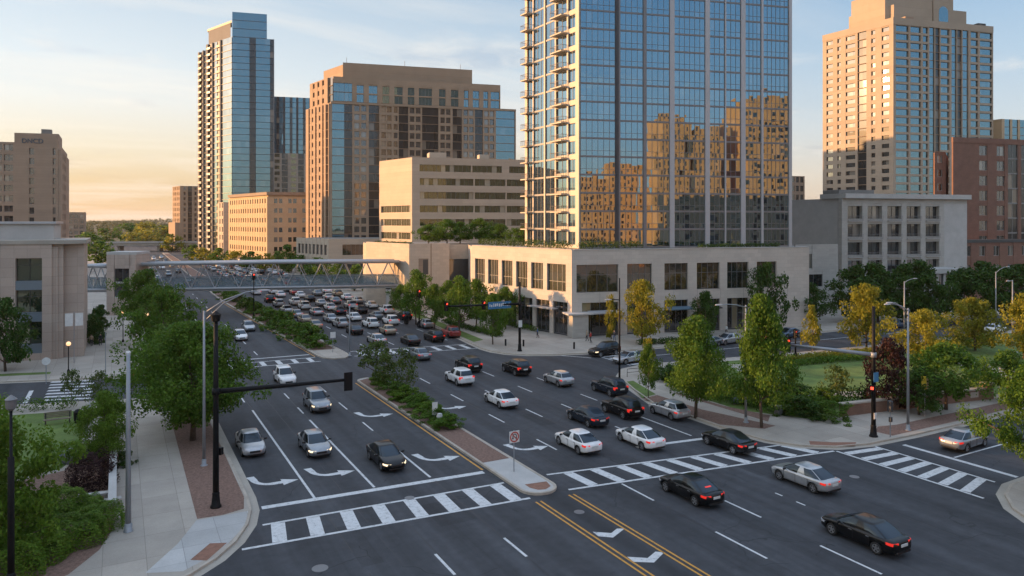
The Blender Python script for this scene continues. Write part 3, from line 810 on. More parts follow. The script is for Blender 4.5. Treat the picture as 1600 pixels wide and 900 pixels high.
# --- mall wing that receives the bridge
c0 = Vector((51.6, 138.2, 0)); c1 = (59.3, 136.5); cl = (48.2, 155.5)
B = Bld('shopping_mall', 'tan stone mall wing with a blank corner at the right end of the footbridge', 'building', c0)
B.wall.prism([c0[:2], c1, (60.1, 140.4), (68.5, 138.6), (72, 160), (50, 165), cl], 0, 13.0, 0, 2)
B.face(c0, c1, 0, 13.4, 1, [('p', 4.0), ('p', .25, 3), ('p', 3.6)], .3)
B.face((60.1, 140.4), (68.5, 138.6), 0, 12.2, 1, [('p', .7), ('r', 4.4), ('p', 2.6)], .3, ext=False)
B.face(along((60.1, 140.4), (68.5, 138.6), .8), along((60.1, 140.4), (68.5, 138.6), 5.6), 4.6, 10.0, 1, [('w', 1)], .3, sill=0, head=0, panes=1, ga='glass_shop')
B.face(along((60.1, 140.4), (68.5, 138.6), .8), along((60.1, 140.4), (68.5, 138.6), 5.6), 10.0, 12.2, 1, [('p', 1)], .3, ext=False)
B.face(along((60.1, 140.4), (68.5, 138.6), .8), along((60.1, 140.4), (68.5, 138.6), 5.6), 3.2, 4.6, 1, [('p', 1)], .3, ext=False)
B.face(cl, c0[:2], 0, 13.4, 1, [('p', 1)], .3)
k = MB(); d = along(c0[:2], c1, 1.6); e = along(c0[:2], c1, 3.6); tv = Vector((*e, 0)) - Vector((*d, 0)); nv = Vector((tv.y, -tv.x, 0)).normalized()
k.fbox(Vector((*d, 0)) + nv * .28 + UP * 7.2, tv, nv * .05, UP * 3.2, 1); k.fbox(Vector((*d, 0)) + nv * .32 + tv * .45 + UP * 7.2, tv * .5, nv * .04, UP * 3.0, 0)
k.build('door_recess', [M['slate_dark'], M['stone_brown']], B.root, world=True)
B.done(['stone_tan', 'frame_dark', 'roof_grey', 'stone_brown'], 'frame_dark')
B2 = None
# low wing farther up the avenue
c = at(515, 230); l = P2(c, -.2 * 24, .98 * 24); r = P2(c, E1.x * 27, E1.y * 27)
B = Bld('retail_building', 'low sunlit retail building behind the footbridge below the tall tan tower', 'building', c)
B.wall.prism([l, c[:2], r, P2(r, 4, 30), P2(l, 8, 12)], 0, 12.0, 0, 2)
B.face(l, c[:2], 0, 12.3, 2, reps([('p', .7), ('w', 1.5)], 8, [('p', .9)]), .4, sill=.15, head=.32, panes=1)
B.face(c[:2], r, 0, 12.3, 2, [('p', 4)] + reps([('w', 7), ('p', .8)], 3), .4, sill=.15, head=.3, panes=5, ga='glass_shop')
B.done(['stone_pale', 'frame_dark', 'roof_grey'], 'frame_mid')

# --- podium of the glass tower
pc = Vector((61.8, 94.3, 0)); pl = Vector((57.1, 119.8, 0)); pr = Vector((103.4, 85.1, 0)); ZP = 13.5
B = Bld('retail_podium', 'three storey tan stone podium with big shop windows under the glass tower', 'building', pc)
prb = P2(pr, 8, 36)
B.wall.prism([pc[:2], pr[:2], prb, (66, 142), pl[:2]], 0, ZP - .5, 0, 2)
ft = (pr - pc).normalized(); lp = (pr - pc).length
def seg(a, b, s0, s1, *ar, **kw): return B.face(along(a, b, s0), along(a, b, s1), *ar, **kw)
fs = [0, .4, 7.4, 8.9, 13.2, 15.4, 19.6, 21.2, 25.4, 26.8, 30.8, 32.4, 36.2, lp]
# front: parapet band, upper windows, band, ground floor shopfronts
seg(pc, pr, 0, lp, 11.2, ZP, 1, [('p', 1)], .4)
ck = [('p', .4)]
for a_, b_ in zip(fs[1::2], fs[2::2]): ck += [('w', b_ - a_), ('p', 0)]
cols = [('p', fs[1] - fs[0])]
for i in range(1, len(fs) - 1): cols.append(('w' if i % 2 else 'p', fs[i+1] - fs[i]))
seg(pc, pr, 0, lp, 6.9, 11.2, 1, cols, .4, sill=0, head=0, panes=4, split=.62, ga='glass_podium')
seg(pc, pr, 0, lp, 5.3, 6.9, 1, [('p', 1)], .4)
seg(pc, pr, 0, lp, .0, 5.3, 1, [('p', 1.3)] + [(('g' if i % 2 else 'p'), (fs[i+1] - fs[i]) if i > 1 else fs[2] - 1.3 - .0) for i in range(1, len(fs) - 1)], .4, panes=4, ga='glass_shop', m=0, split=.7)
# left face in the evening sun
ll = (pl - pc).length
lc_ = [('p', .7)]
for i in range(6): lc_ += [('w', 3.1 if i < 5 else 4.6), ('p', 1.0 if i < 5 else 1.3)]
seg(pl, pc, 0, ll, 11.2, ZP, 1, [('p', 1)], .4)
seg(pl, pc, 0, ll, 6.9, 11.2, 1, lc_, .4, sill=0, head=0, panes=4, split=.35, ga='glass_podium')
seg(pl, pc, 0, ll, 5.3, 6.9, 1, [('p', 1)], .4)
seg(pl, pc, 0, ll, 0, 5.3, 1, [('p', .8)] + reps([('g', 3.1), ('p', .8)], 6), .4, panes=3, ga='glass_shop', split=.7)
nf_ = Vector((ft.y, -ft.x, 0))
for s0, w_, z_, m_ in ((2.2, 5.6, 3.9, 'frame_light'), (15.4, 4.4, 4.1, 'awning_blue'), (21.4, 3.6, 4.1, 'frame_dark')):
    k = MB(); p = pc + ft * s0 + nf_ * .42 + UP * z_
    k.fbox(p, ft * w_, nf_ * 1.5 - UP * .25, UP * .16); k.build('awning', M[m_], B.root, world=True)
k = MB(); p = Vector((*along(pl, pc, ll - 9), 0)); nl_ = Vector((-.98, -.18, 0))
k.fbox(p + nl_ * .42 + UP * 4.1, (pc - pl).normalized() * 6, nl_ * 1.3, UP * .18); k.build('awning', M['frame_light'], B.root, world=True)
k = MB()
for i in range(1, 10):
    p = pc + ft * (i * lp / 10); k.fbox(p + nf_ * .401 + UP * 5.3, ft * .03, nf_ * .004, UP * 1.6)
k.build('panel_joint', M['slate_dark'], B.root, world=True)
# roof edge
k = MB()
for a_, b_ in ((pl, pc), (pc, pr)):
    a_, b_ = Vector((*a_[:2], 0)), Vector((*b_[:2], 0)); t_ = (b_ - a_).normalized(); n_ = Vector((t_.y, -t_.x, 0))
    k.fbox(a_ - n_ * .5 + UP * (ZP + .002 + (.003 if a_ is pc else 0)), b_ - a_, n_ * .98, UP * .1)
k.build('coping', M['concrete_pale'], B.root, world=True)
B.done(['stone_podium', 'frame_dark', 'roof_grey', 'slate_dark'], 'frame_mid')
# stone kiosk on the pavement corner
p = G(897, 527, PZ); k = MB(); k.bbox((p.x + .6, p.y - .2, 1.9), (2.6, 2.2, 3.5), .04, RZ, 0); k.bbox((p.x + .6, p.y - .2, 3.78), (4.2, 2.8, .26), .04, RZ, 1)
single('kiosk', 'small grey stone kiosk with a flat slab roof at the podium corner', 'kiosk', k, [M['hotel_grey'], M['concrete_pale']], (p.x, p.y, 0))

# --- blue glass tower on the podium
tc_ = Vector((69.2, 103.4, 0)); tr_ = Vector((108.2, 93.0, 0)); tl_ = Vector((68.6, 120.6, 0)); ZT0, ZT1 = 13.3, 13.3 + 28 * 3.12
B = Bld('glass_tower', 'towering blue glass residential block rising out of the top of the picture over the podium', 'skyscraper', tc_)
trb = (117, 127); tlb = (80.5, 137)
B.wall.prism([tc_[:2], tr_[:2], trb, tlb, tl_[:2]], ZT0 - .4, ZT1 - .5, 2, 2)
cols = [('g', 5.3, 0, 6), ('p', .5, 3), ('p', .25, 1), ('g', 3.6, 0, 4), ('p', .5, 1), ('g', 3.7, 0, 4), ('p', .75), ('g', 5.0, 0, 6), ('p', .75), ('g', 2.5, 0, 3), ('p', .2), ('g', 2.5, 0, 3), ('p', .75), ('g', 2.7, 0, 4), ('p', .35), ('g', 4.4, 0, 6), ('p', .25)]
B.face(tc_, tr_, ZT0, ZT1, 28, cols, .32, ga='glass_tower', split=.30, jit=.0055)
cl_ = [('p', .5), ('g', 1.9, 0, 2), ('p', .35), ('g', 3.6, 0, 3), ('p', .4), ('g', 3.2, 0, 2), ('p', .4), ('w', 3.4, 0, 2), ('p', .4), ('w', 2.2, 0, 2), ('p', 1.0)]
B.face(tl_, tc_, ZT0, ZT1, 28, cl_, .32, m=4, ga='glass_tower', sill=.18, head=.1, panes=2, bm=4, jit=.0035)
B.face(tr_, trb, ZT0, ZT1, 28, [('p', .5), ('g', 5), ('p', .4), ('g', 5), ('p', .4), ('g', 5), ('p', .5)], .32, ga='glass_tower', panes=3)
fh = (ZT1 - ZT0) / 28; tot = sum(c[1] for c in cl_); lln = (tl_ - tc_).length
for k_ in range(1, 28):
    B.slab(tl_, tc_, 10.2 * lln / tot, 13.8 * lln / tot, ZT0 + k_ * fh - .1, 1.55)
    if k_ < 20: B.slab(tl_, tc_, -.1, 2.2, ZT0 + k_ * fh - .1, 1.5)
k = MB(); k.prism([tc_[:2], tr_[:2], trb, tlb, tl_[:2]], ZT1, ZT1 + .6); k.build('roof', M['roof_grey'], B.root, world=True)
B.done(['frame_light', 'frame_mid', 'roof_grey', 'frame_dark', 'frame_cream'], 'frame_mid', ['frame_cream', 'frame_dark'])

# --- cream office block with ribbon windows
c = Vector((*at(646, 205)[:2], 0)); l = Vector((69.6, 211, 0)); r = c + E1 * 46
B = Bld('office_block', 'cream office block with long ribbon windows left of the glass tower', 'building', c)
B.wall.prism([l[:2], c[:2], r[:2], P2(r, 5, 22), P2(l, 6, 8)], 0, 35.2, 0, 2)
seg = lambda a, b, s0, s1, *ar, **kw: B.face(along(a, b, s0), along(a, b, s1), *ar, **kw)
zr = 35.7 - 5.9 - .0
seg(c, r, 0, 46, 33.9, 35.9, 1, [('p', 1)], .5)
for i in range(8):
    z1 = 33.9 - 3.85 * i
    last = i > 4
    seg(c, r, 0, 46, z1 - 1.95, z1, 1, [('p', 1.2), ('w', 3.6, 0, 4), ('w', 3.6, 0, 4), ('w', 3.6, 0, 4), ('p', .25), ('w', 3.2, 0, 3), ('w', 3.2, 0, 3), ('p', 1.6 if i == 0 else .25), ('w', 4.2, 0, 4), ('p', .3), ('w', 4, 0, 4), ('w', 3.4, 0, 3), ('p', 1.2)], .5, sill=0, head=0, ga='glass_green')
    seg(c, r, 0, 46, z1 - 3.85, z1 - 1.95, 1, [('p', 1)], .5)
    if i >= 3: seg(l, c, 0, 17.8, z1 - 1.95, z1, 1, [('p', .4), ('w', 4, 0, 4), ('w', 4, 0, 4), ('w', 4, 0, 4), ('p', .5)], .5, sill=0, head=0, ga='glass_green')
    else: seg(l, c, 0, 17.8, z1 - 1.95, z1, 1, [('p', 1)], .5)
    seg(l, c, 0, 17.8, z1 - 3.85, z1 - 1.95, 1, [('p', 1)], .47)
seg(l, c, 0, 17.8, 33.9, 35.9, 1, [('p', 1)], .47)
roofbox(B, tuple(c + E1 * 8 + Vector((1, 6, 0)))[:2], (5, 4, 2.6), 35.2, RZ, 'stone_pale'); roofbox(B, tuple(c + E1 * 22 + Vector((1, 6, 0)))[:2], (3, 3, 2.4), 35.2, RZ, 'stone_pale')
B.done(['office_cream', 'frame_dark', 'roof_grey'], 'frame_mid')

# --- tall tan apartment tower in the middle
c = Vector((*at(517, 270)[:2], 0)); l = c + E2 * 19; r = c + E1 * 71.4
B = Bld('apartment_tower', 'broad tan apartment tower with vertical window bays and a stepped flat roof', 'building', c)
ZA = 73.5
B.wall.prism([l[:2], c[:2], r[:2], P2(r, 5, 30), P2(l, 4, 14)], 0, 62, 0, 2)
r2 = c + E1 * 65; r3 = c + E1 * 55.5
B.wall.prism([tuple(l + E1 * 1.5)[:2], tuple(c + E1 * .9)[:2], tuple(r2)[:2], P2(r2, 5, 28), P2(l, 5, 14)], 62, 71, 0, 2)
B.wall.prism([tuple(c + E1 * 6 + E2 * 3)[:2], tuple(r3 + E2 * 3)[:2], tuple(r3 + E2 * 20)[:2], tuple(c + E1 * 6 + E2 * 20)[:2]], 71, 77, 0, 2)
cf = [('p', 0.36), ('g', 3.6, 0, 3), ('d', 2.4, 0, 2), ('p', 0.65), ('w', 1.5, 0, 1), ('p', 0.58), ('w', 1.5, 0, 1), ('p', 0.79), ('d', 3.2), ('p', 0.65), ('w', 1.4, 0, 1), ('p', 0.36), ('w', 1.4, 0, 1), ('p', 0.65), ('w', 1.2), ('p', 0.36), ('d', 3.0), ('p', 0.43), ('w', 1.5, 0, 1), ('p', 0.43), ('w', 1.5, 0, 1), ('p', 0.50), ('d', 2.6), ('d', 2.6), ('p', 0.65),
      ('w', 1.4, 0, 1), ('p', 0.43), ('w', 1.4, 0, 1), ('p', 0.72), ('d', 3.0), ('p', 0.58), ('w', 1.4, 0, 1), ('p', 0.43), ('w', 1.4, 0, 1), ('p', 0.50), ('d', 2.6), ('p', 0.50), ('w', 1.4, 0, 1), ('p', 0.43), ('w', 1.4, 0, 1), ('p', 0.65), ('g', 3.2), ('g', 3.2), ('p', 0.36)]
B.face(c, r, 0, 61.5, 19, cf, .6, sill=.24, head=.10, fr=False, ga='glass_window', m=0, gg='glass_blue')
B.face(c, r, 61.5, 62.3, 1, [('p', 1)], .75, ext=False)
ca = c + E1 * .9
B.face(ca, r2, 62.4, 69.3, 2, [('g', 3.8), ('g', 2.6), ('p', 1.6), ('w', 2.4), ('p', 1.8), ('w', 3), ('p', 1.8), ('w', 2.4), ('p', 1.8), ('w', 3), ('p', 1.8), ('w', 2.4), ('p', 1.6), ('w', 2.4), ('w', 2.4), ('p', 2.6), ('w', 2.4), ('p', 2), ('w', 2.8), ('p', 2), ('w', 1.8), ('p', 1.6), ('w', 2.4), ('p', 1.6), ('w', 1.8), ('p', 1), ('w', 3.4), ('p', .3)], .6, sill=.0, head=.14, panes=2, fr=True, ga='glass_blue')
B.face(ca, r2, 69.3, 71.6, 1, [('p', 1)], .62, ext=False)
B.face(tuple(c + E1 * 6 + E2 * 3)[:2], tuple(r3 + E2 * 3)[:2], 71, 77.6, 1, [('p', 1)], .3)
B.face(l, c, 0, 61.5, 19, [('p', 1.5, 0), ('d', 1.3, 0, 1), ('p', 1.5), ('w', 1.3, 0, 1), ('p', 1.7), ('d', 1.3, 0, 1), ('p', 1.8), ('w', 1.3, 0, 1), ('p', 1.5), ('d', 1.3, 0, 1), ('p', 1.5), ('d', 2.0, 0, 1), ('p', .5)], .9, sill=.3, head=.14, fr=False)
B.face(tuple(l + E1 * 1.5)[:2], tuple(ca)[:2], 61.5, 71.6, 3, [('p', 1.5, 0), ('w', 1.3, 0, 1), ('p', 2.0), ('w', 1.3, 0, 1), ('p', 2.0), ('w', 1.3, 0, 1), ('p', 2.4), ('g', 2.4)], .9, sill=.3, head=.14, fr=False)
for s_, w_ in ((12, 4), (30, 6), (46, 3)): roofbox(B, tuple(c + E1 * s_ + E2 * 8)[:2], (w_, 3, 1.2), 77, RZ)
for s_ in (8, 30, 52):
    k = MB(); p = c + E1 * s_ + E2 * 5; k.tube([p + UP * 77, p + UP * 80], .09, 5); k.build('mast', M['steel_grey'], B.root, world=True)
B.done(['tower_tan', 'tower_tan_dark', 'roof_grey'], 'frame_mid')

# --- slender blue glass skyscraper
c = Vector((*at(363, 350)[:2], 0)); l = Vector((*at(326, 366)[:2], 0)); l2 = Vector((*at(313, 374)[:2], 0)); r = c + E1 * 19.2
B = Bld('skyscraper', 'slender blue glass skyscraper with a stepped crown, tallest on the left', 'skyscraper', c)
B.wall.prism([l[:2], c[:2], r[:2], P2(r, 3, 26), P2(l, 6, 14)], 0, 106.6, 0, 2)
B.wall.prism([l2[:2], l[:2], P2(l, 8, 10), P2(l2, 8, 10)], 0, 104.5, 0, 2)
rt = c + E1 * 15.8
B.wall.prism([c[:2], rt[:2], P2(rt, 3, 20), P2(c, 8, 20)], 106.6, 118.6, 4, 2)
B.wall.prism([l[:2], tuple(l.lerp(c, .93))[:2], P2(c, 0, 9), P2(l, 5, 9)], 106.6, 113.5, 3, 2)
k = MB(); k.prism([tuple(l.lerp(c, -.06))[:2], tuple(l.lerp(c, .95) - E2 * .8)[:2], P2(c, 1, 9), P2(l, 3, 10)], 113.5, 114.6); k.build('roof', M['frame_dark'], B.root, world=True)
B.face(c, r, 0, 106.6, 34, [('g', 7.6, 0, 4), ('d', 2.6, 0, 1), ('p', .25, 1), ('g', 6.4, 0, 3), ('d', 1.6, 0, 1), ('p', .3, 4)], .4, fr=False, ga='glass_blue', jit=.003)
B.face(c, rt, 106.6, 118.6, 3, [('g', 8, 0, 4), ('g', 8, 0, 4)], .4, fr=False, ga='glass_blue', jit=.003)
B.face(l, c, 0, 106.6, 34, [('p', .5), ('d', 2.4, 0, 1), ('p', .5), ('g', 2.2, 0, 2), ('d', 2.2, 0, 1), ('p', .6), ('g', 3, 0, 2), ('g', 3, 0, 2)], .9, m=3, fr=False, ga='glass_blue', rail=True)
B.face(l2, l, 0, 104.5, 34, [('p', .5), ('d', 2.4, 0, 1), ('p', .6), ('g', 2.4, 0, 2), ('p', .4)], .9, m=3, fr=False, ga='glass_blue', rail=True)
for k_ in range(1, 34):
    B.slab(l, c, 1.0, 4.4, k_ * 3.135, 1.5, solid=True)
    B.slab(l2, l, .9, 5.0, k_ * 3.07, 1.5, solid=True)
B.done(['frame_mid', 'frame_dark', 'roof_grey', 'sky_stone', 'frame_mid'], 'frame_mid', ['sky_stone', 'frame_mid'])

# --- dark glass slab and the lower block before it
c = Vector((*at(424, 430)[:2], 0)); r = c + E1 * 30
B = Bld('apartment_tower', 'dark blue glass slab tower half hidden between the skyscraper and the tan tower', 'building', c)
B.wall.prism([c[:2], r[:2], P2(r, 5, 22), P2(c, 5, 22)], 0, 91, 0, 2)
B.face(c, r, 0, 91.6, 29, reps([('p', .35, 1), ('g', 2.6, 0, 2), ('d', 1.6, 0, 1), ('g', 2.2, 0, 2), ('p', .9, 1)], 4), .5, fr=False, ga='glass_blue')
B.done(['frame_mid', 'frame_dark', 'roof_grey'], 'frame_mid')
c = Vector((*at(398, 392)[:2], 0)); r = c + E1 * 44
B = Bld('apartment_block', 'pale gridded apartment block standing right of the skyscraper foot', 'building', c)
B.wall.prism([c[:2], r[:2], P2(r, 5, 18), P2(c, 5, 18)], 0, 54, 0, 2)
B.face(c, r, 0, 54.8, 17, reps([('p', 1.4), ('w', 2.2, 0, 2), ('p', .9), ('d', 2.6, 0, 2)], 5, [('p', 1.2)]), .5, sill=.3, head=.1, fr=False, ga='glass_green')
B.done(['stone_pale', 'frame_cream', 'roof_grey'], 'frame_mid')

# --- narrow brown block and mid-rise row on the left of the skyline
c = Vector((*at(283, 450)[:2], 0)); r = c + E1 * 26
B = Bld('apartment_block', 'narrow brown ribbed block standing left of the skyscraper foot', 'building', c)
l = c + E2 * 16
B.wall.prism([l[:2], c[:2], r[:2], P2(r, 3, 18)], 0, 39, 0, 2)
B.wall.prism([tuple(l - E1 * 3)[:2], tuple(c - E1 * 3.2 + E2 * 1)[:2], tuple(c + E2 * 1)[:2], l[:2]], 0, 17)
B.face(c, r, 0, 39.6, 12, reps([('p', 1.4), ('w', 1.2, 0, 1), ('p', 1.2), ('d', 2.2, 0, 1)], 4, [('p', 1)]), .6, sill=.3, fr=False)
B.face(l, c, 0, 39.6, 12, reps([('p', 1.6), ('w', 1.2, 0, 1)], 4, [('p', 1.4)]), .6, fr=False)
B.done(['tower_tan', 'tower_tan_dark', 'roof_grey'])
c = Vector((*at(419, 300)[:2], 0)); l = c + E2 * 46; r = c + E1 * 30
B = Bld('office_block', 'tan mid-rise block with rows of small windows and a projecting cornice', 'building', c)
B.wall.prism([l[:2], c[:2], r[:2], P2(r, 6, 30), P2(l, 8, 6)], 0, 28.6, 0, 2)
B.face(c, r, 0, 28, 7, reps([('p', 1.9), ('w', 1.1, 0, 1), ('p', .5), ('w', 1.1, 0, 1)], 5, [('p', 1.6)]), .4, sill=.32, head=.2, fr=False)
B.face(l, c, 0, 28, 7, reps([('p', 1.5), ('w', 1.2, 0, 1)], 16, [('p', 1.6)]), .4, sill=.32, head=.2, fr=False)
k = MB(); k.prism([tuple(l - E1 * .9)[:2], tuple(c - E1 * .9 - E2 * .9)[:2], tuple(r - E2 * .9)[:2], P2(r, 6, 30)], 28.6, 29.9); k.build('cornice', M['stone_brown'], B.root, world=True)
B.done(['tower_gold', 'tower_tan_dark', 'roof_grey'])
c = Vector((*at(352, 352)[:2], 0)); l = c + E2 * 8; r = c + E1 * 14
B = Bld('apartment_block', 'small pale block with tall ribs directly in front of the skyscraper foot', 'building', c)
B.wall.prism([l[:2], c[:2], r[:2], P2(r, 2, 9)], 0, 26, 0, 2)
B.face(c, r, 0, 27, 7, [('p', 1.2), ('w', 1.5, 0, 1), ('p', 1.6), ('w', 1.5, 0, 1), ('p', 1.6), ('w', 1.5, 0, 1), ('p', 1.2)], .8, fr=False)
B.face(l, c, 0, 27, 7, [('p', 2), ('w', 1.5, 0, 1), ('p', 2), ('w', 1.5, 0, 1), ('p', 1)], .8, fr=False)
B.done(['stone_pale', 'tower_tan_dark', 'roof_grey'])

# --- tan apartment tower on the right
c = Vector((262, 176, 0)); l = Vector((261.6, 206.5, 0)); EE = Vector((.976, -.217, 0)); r = c + EE * 48.5
B = Bld('apartment_tower', 'tall tan apartment tower on the right with a stepped penthouse and arched top window', 'building', c)
ZR = 93.5
B.wall.prism([l[:2], c[:2], r[:2], P2(r, 6, 30)], 0, ZR, 0, 2)
B.face(l, c, 0, ZR, 29, [('p', 1.2), ('w', 3.0, 0, 2), ('p', 2.0), ('w', 1.6, 0, 1), ('p', 2.2), ('w', 4.2, 0, 3), ('p', 1.0), ('d', 3.8, 0, 2), ('p', 2.0), ('w', 1.7, 0, 1), ('p', 2.6), ('w', 3.0, 0, 2), ('p', 1.3)], .6, sill=.32, head=.16, fr=False)
B.face(c, r, 0, ZR, 29, [('p', .5), ('w', 4.8, 0, 4), ('p', .7), ('w', 4.0, 0, 3), ('p', .7), ('w', 2.0, 0, 2), ('p', .5), ('g', 2.0, 0, 2), ('p', .3), ('d', 1.8, 0, 1), ('p', .3), ('w', 3.4, 0, 3), ('p', .8), ('g', 2.0, 0, 2), ('p', .3), ('d', 1.8, 0, 1), ('p', .3), ('g', 2.3, 0, 2), ('p', .9), ('w', 3.0, 0, 2), ('p', .7), ('w', 5.0, 0, 4), ('p', .4)], .6, sill=.20, head=.08, fr=False, ga='glass_blue')
B.face(l, c, ZR, ZR + 2.6, 1, [('p', 1)], .7); B.face(c, r, ZR, ZR + 2.6, 1, [('p', 1)], .72)
p0 = c + EE * 6 + Vector((0, 5, 0)); p1 = c + EE * 42 + Vector((0, 5, 0))
B.wall.prism([tuple(p0)[:2], tuple(p1)[:2], P2(p1, 4, 18), P2(p0, 0, 20)], ZR, 103, 0, 2)
p2 = c + EE * 4 + Vector((0, 7, 0)); p3 = c + EE * 24 + Vector((0, 4.4, 0))
B.wall.prism([tuple(p2)[:2], tuple(p3)[:2], P2(p3, 2, 14), P2(p2, 0, 15)], ZR, 108.5, 0, 2)
p4 = c + EE * 24.2 + Vector((0, 4, 0)); p5 = c + EE * 34 + Vector((0, 4, 0))
B.wall.prism([tuple(p4)[:2], tuple(p5)[:2], P2(p5, 2, 10), P2(p4, 2, 10)], ZR, 113, 0, 2)
nE = Vector((EE.y, -EE.x, 0)); k = MB(); o = p4 + EE * 2.6 + nE * .05
k.poly([tuple(o + UP * 96)] + [tuple(o + EE * 4.6 + UP * 96)] + [tuple(o + EE * (2.3 + 2.3 * math.cos(R(a))) + UP * (101.5 + 2.3 * math.sin(R(a)))) for a in range(0, 181, 15)])
k.build('arched_window', M['glass_blue'], B.root, world=True)
for s_, e_ in ((9, 'stone_brown'), (45, 'slate_dark')): roofbox(B, tuple(c + EE * s_ + Vector((1, 3, 0)))[:2], (4, 3, 2.2), ZR + 2, RZ, e_)
B.done(['tower_pale', 'tower_tan_dark', 'roof_grey'], 'frame_mid')

# --- grey hotel block on the right
c = Vector((131.3, 99.4, 0)); r = c + EE * 31.5; l = Vector((131.2, 113.0, 0))
B = Bld('hotel', 'pale grey concrete block with five bays of loggia windows right of the podium', 'building', c)
B.wall.prism([l[:2], c[:2], r[:2], P2(r, 3, 22)], 0, 22.4, 0, 2)
bays = [('p', .4)] + reps([('w', 2.7, 0, 2), ('p', 1.0)], 5) + [('p', 4.6, 3)]
B.face(c, r, 6.6, 21.6, 4, bays, .9, sill=.16, head=.14, bm=4)
B.face(c, r, 0, 6.6, 2, reps([('p', .8), ('w', 2.6, 0, 2)], 7, [('p', .8)]), .5, sill=.2, head=.1)
B.face(c, r, 21.6, 22.6, 1, [('p', 1)], .9); B.face(l, c, 0, 22.6, 1, [('p', 1, 3)], .3)  # left wall in paler concrete, its colour offsetting the shade there
k = MB(); a_ = c - EE * .6 + nE * 1.6; b_ = r + EE * .5 + nE * 1.6
k.prism([a_[:2], b_[:2], P2(r, 3, 4), tuple(c + Vector((-.6, 5, 0)))[:2]], 22.62, 23.6); k.build('roof_slab', M['concrete_pale'], B.root, world=True)
tt = EE; tot = sum(b[1] for b in bays); s_ = .4
for i in range(5):
    w_ = 2.7 * 31.5 / tot
    for f in range(4): B.slab(c, r, s_ * 31.5 / tot, s_ * 31.5 / tot + w_, 6.6 + 3.75 * f + .02, 1.25, .14)
    s_ += 3.7
roofbox(B, tuple(c + EE * 7 + Vector((1, 6, 0)))[:2], (9, 5, 1.0), 23.6, RZ)
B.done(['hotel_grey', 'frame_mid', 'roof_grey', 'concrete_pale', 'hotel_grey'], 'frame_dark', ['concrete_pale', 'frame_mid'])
c = Vector((*at(1440, 146)[:2], 0)); r = c + EE * 9
B = Bld('entrance_pavilion', 'low pale annex with tall narrow glazing in front of the grey block', 'building', c)
B.wall.prism([c[:2], r[:2], P2(r, 1, 4), P2(c, 1, 4)], 0, 7.4, 0, 2)
B.face(c, r, 0, 7.2, 2, reps([('p', .5), ('g', 1.3, 0, 1)], 5, [('p', .5)]), .4)
k = MB(); k.prism([tuple(c - EE * .8 + nE * .9)[:2], tuple(r + EE * .8 + nE * .9)[:2], P2(r, 2, 4.5), P2(c, 0, 4.5)], 7.4, 8.3); k.build('roof_slab', M['concrete_pale'], B.root, world=True)
B.done(['concrete_pale', 'frame_mid', 'roof_grey'], 'frame_dark')
# link between podium and hotel
c = Vector((*at(1243, 141)[:2], 0)); r = c + EE * 9.6
B = Bld('link_building', 'dark recessed link with a glazed balcony between the podium and the grey block', 'building', c)
B.wall.prism([c[:2], r[:2], P2(r, 1, 8), P2(c, 1, 8)], 0, 13.0, 0, 2)
B.face(c, r, 8.2, 13.4, 1, [('p', 1.4), ('w', 1.6, 0, 2), ('p', 5)], .3, sill=.1, head=.36)
B.face(c, r, 5.0, 8.2, 1, [('w', 5, 0, 3), ('p', 3)], .3, sill=.05, head=.2); B.face(c, r, 3.2, 5.0, 1, [('p', 1)], .5); B.face(c, r, 0, 3.2, 1, [('g', 4), ('p', 4)], .3, ga='glass_shop')
B.done(['hotel_grey', 'frame_dark', 'roof_grey'], 'frame_mid')

# --- red brick building at the right edge
c = Vector((*at(1489, 186)[:2], 0)); r = c + EE * 30
B = Bld('brick_building', 'red brick mid-rise with two columns of white-framed windows at the right edge', 'building', c)
B.wall.prism([c[:2], r[:2], P2(r, 14, 18), P2(c, 26, 15)], 0, 38.6, 0, 2)
B.wall.prism([tuple(c - EE * 3.4 + Vector((0, 2, 0)))[:2], tuple(c + Vector((0, 2, 0)))[:2], P2(c, 20, 13), P2(c, 16, 14)], 0, 35.8, 0, 2)
B.face(c, r, 3, 38, 9, [('p', 7.6), ('w', 2.5, 0, 2), ('p', 2.9), ('w', 2.5, 0, 2), ('p', 1.0), ('d', 3.2, 0, 2), ('p', 1), ('d', 3.2, 0, 2), ('p', 4)], .35, sill=.22, head=.14)
B.face(c, r, 38, 39.4, 1, [('p', 1)], .45)
B.face(tuple(c - EE * 3.4 + Vector((0, 2, 0)))[:2], tuple(c + Vector((0, 2, 0)))[:2], 3, 35.5, 9, [('p', .6), ('w', 1.5, 0, 1), ('p', 1.2)], .3, sill=.3, head=.2)
c2 = Vector((*at(1502, 165)[:2], 0)); r2 = c2 + EE * 30
B.wall.prism([c2[:2], r2[:2], P2(r2, 2, 12), P2(c2, 10, 8)], 0, 13.4, 0, 2)
B.face(c2, r2, 0, 13.0, 3, [('p', .6)] + reps([('w', 1.8, 0, 2), ('p', 2.4)], 7), .35, sill=.30, head=.18)
k = MB(); k.fbox(c2 + UP * 13.0 + nE * -.1, EE * 30, nE * .6, UP * .7); k.build('coping', M['slate_dark'], B.root, world=True)
B.done(['brick_red', 'frame_mid', 'slate_dark'], 'concrete_pale')
c = Vector((*at(1565, 300)[:2], 0)); l = c + Vector((0, 12, 0)); r = c + EE * 22
B = Bld('apartment_block', 'tan block with a sunlit top peeping out behind the red brick building', 'building', c)
B.wall.prism([l[:2], c[:2], r[:2], P2(r, 4, 20)], 0, 60, 0, 2)
B.face(l, c, 0, 60, 18, [('p', 1.4), ('w', 1.4, 0, 1), ('p', 1.4)], .4, fr=False)
B.face(c, r, 0, 60, 18, reps([('p', .9), ('g', 2.6, 0, 2)], 5, [('p', 1)]), .4, fr=False, ga='glass_blue')
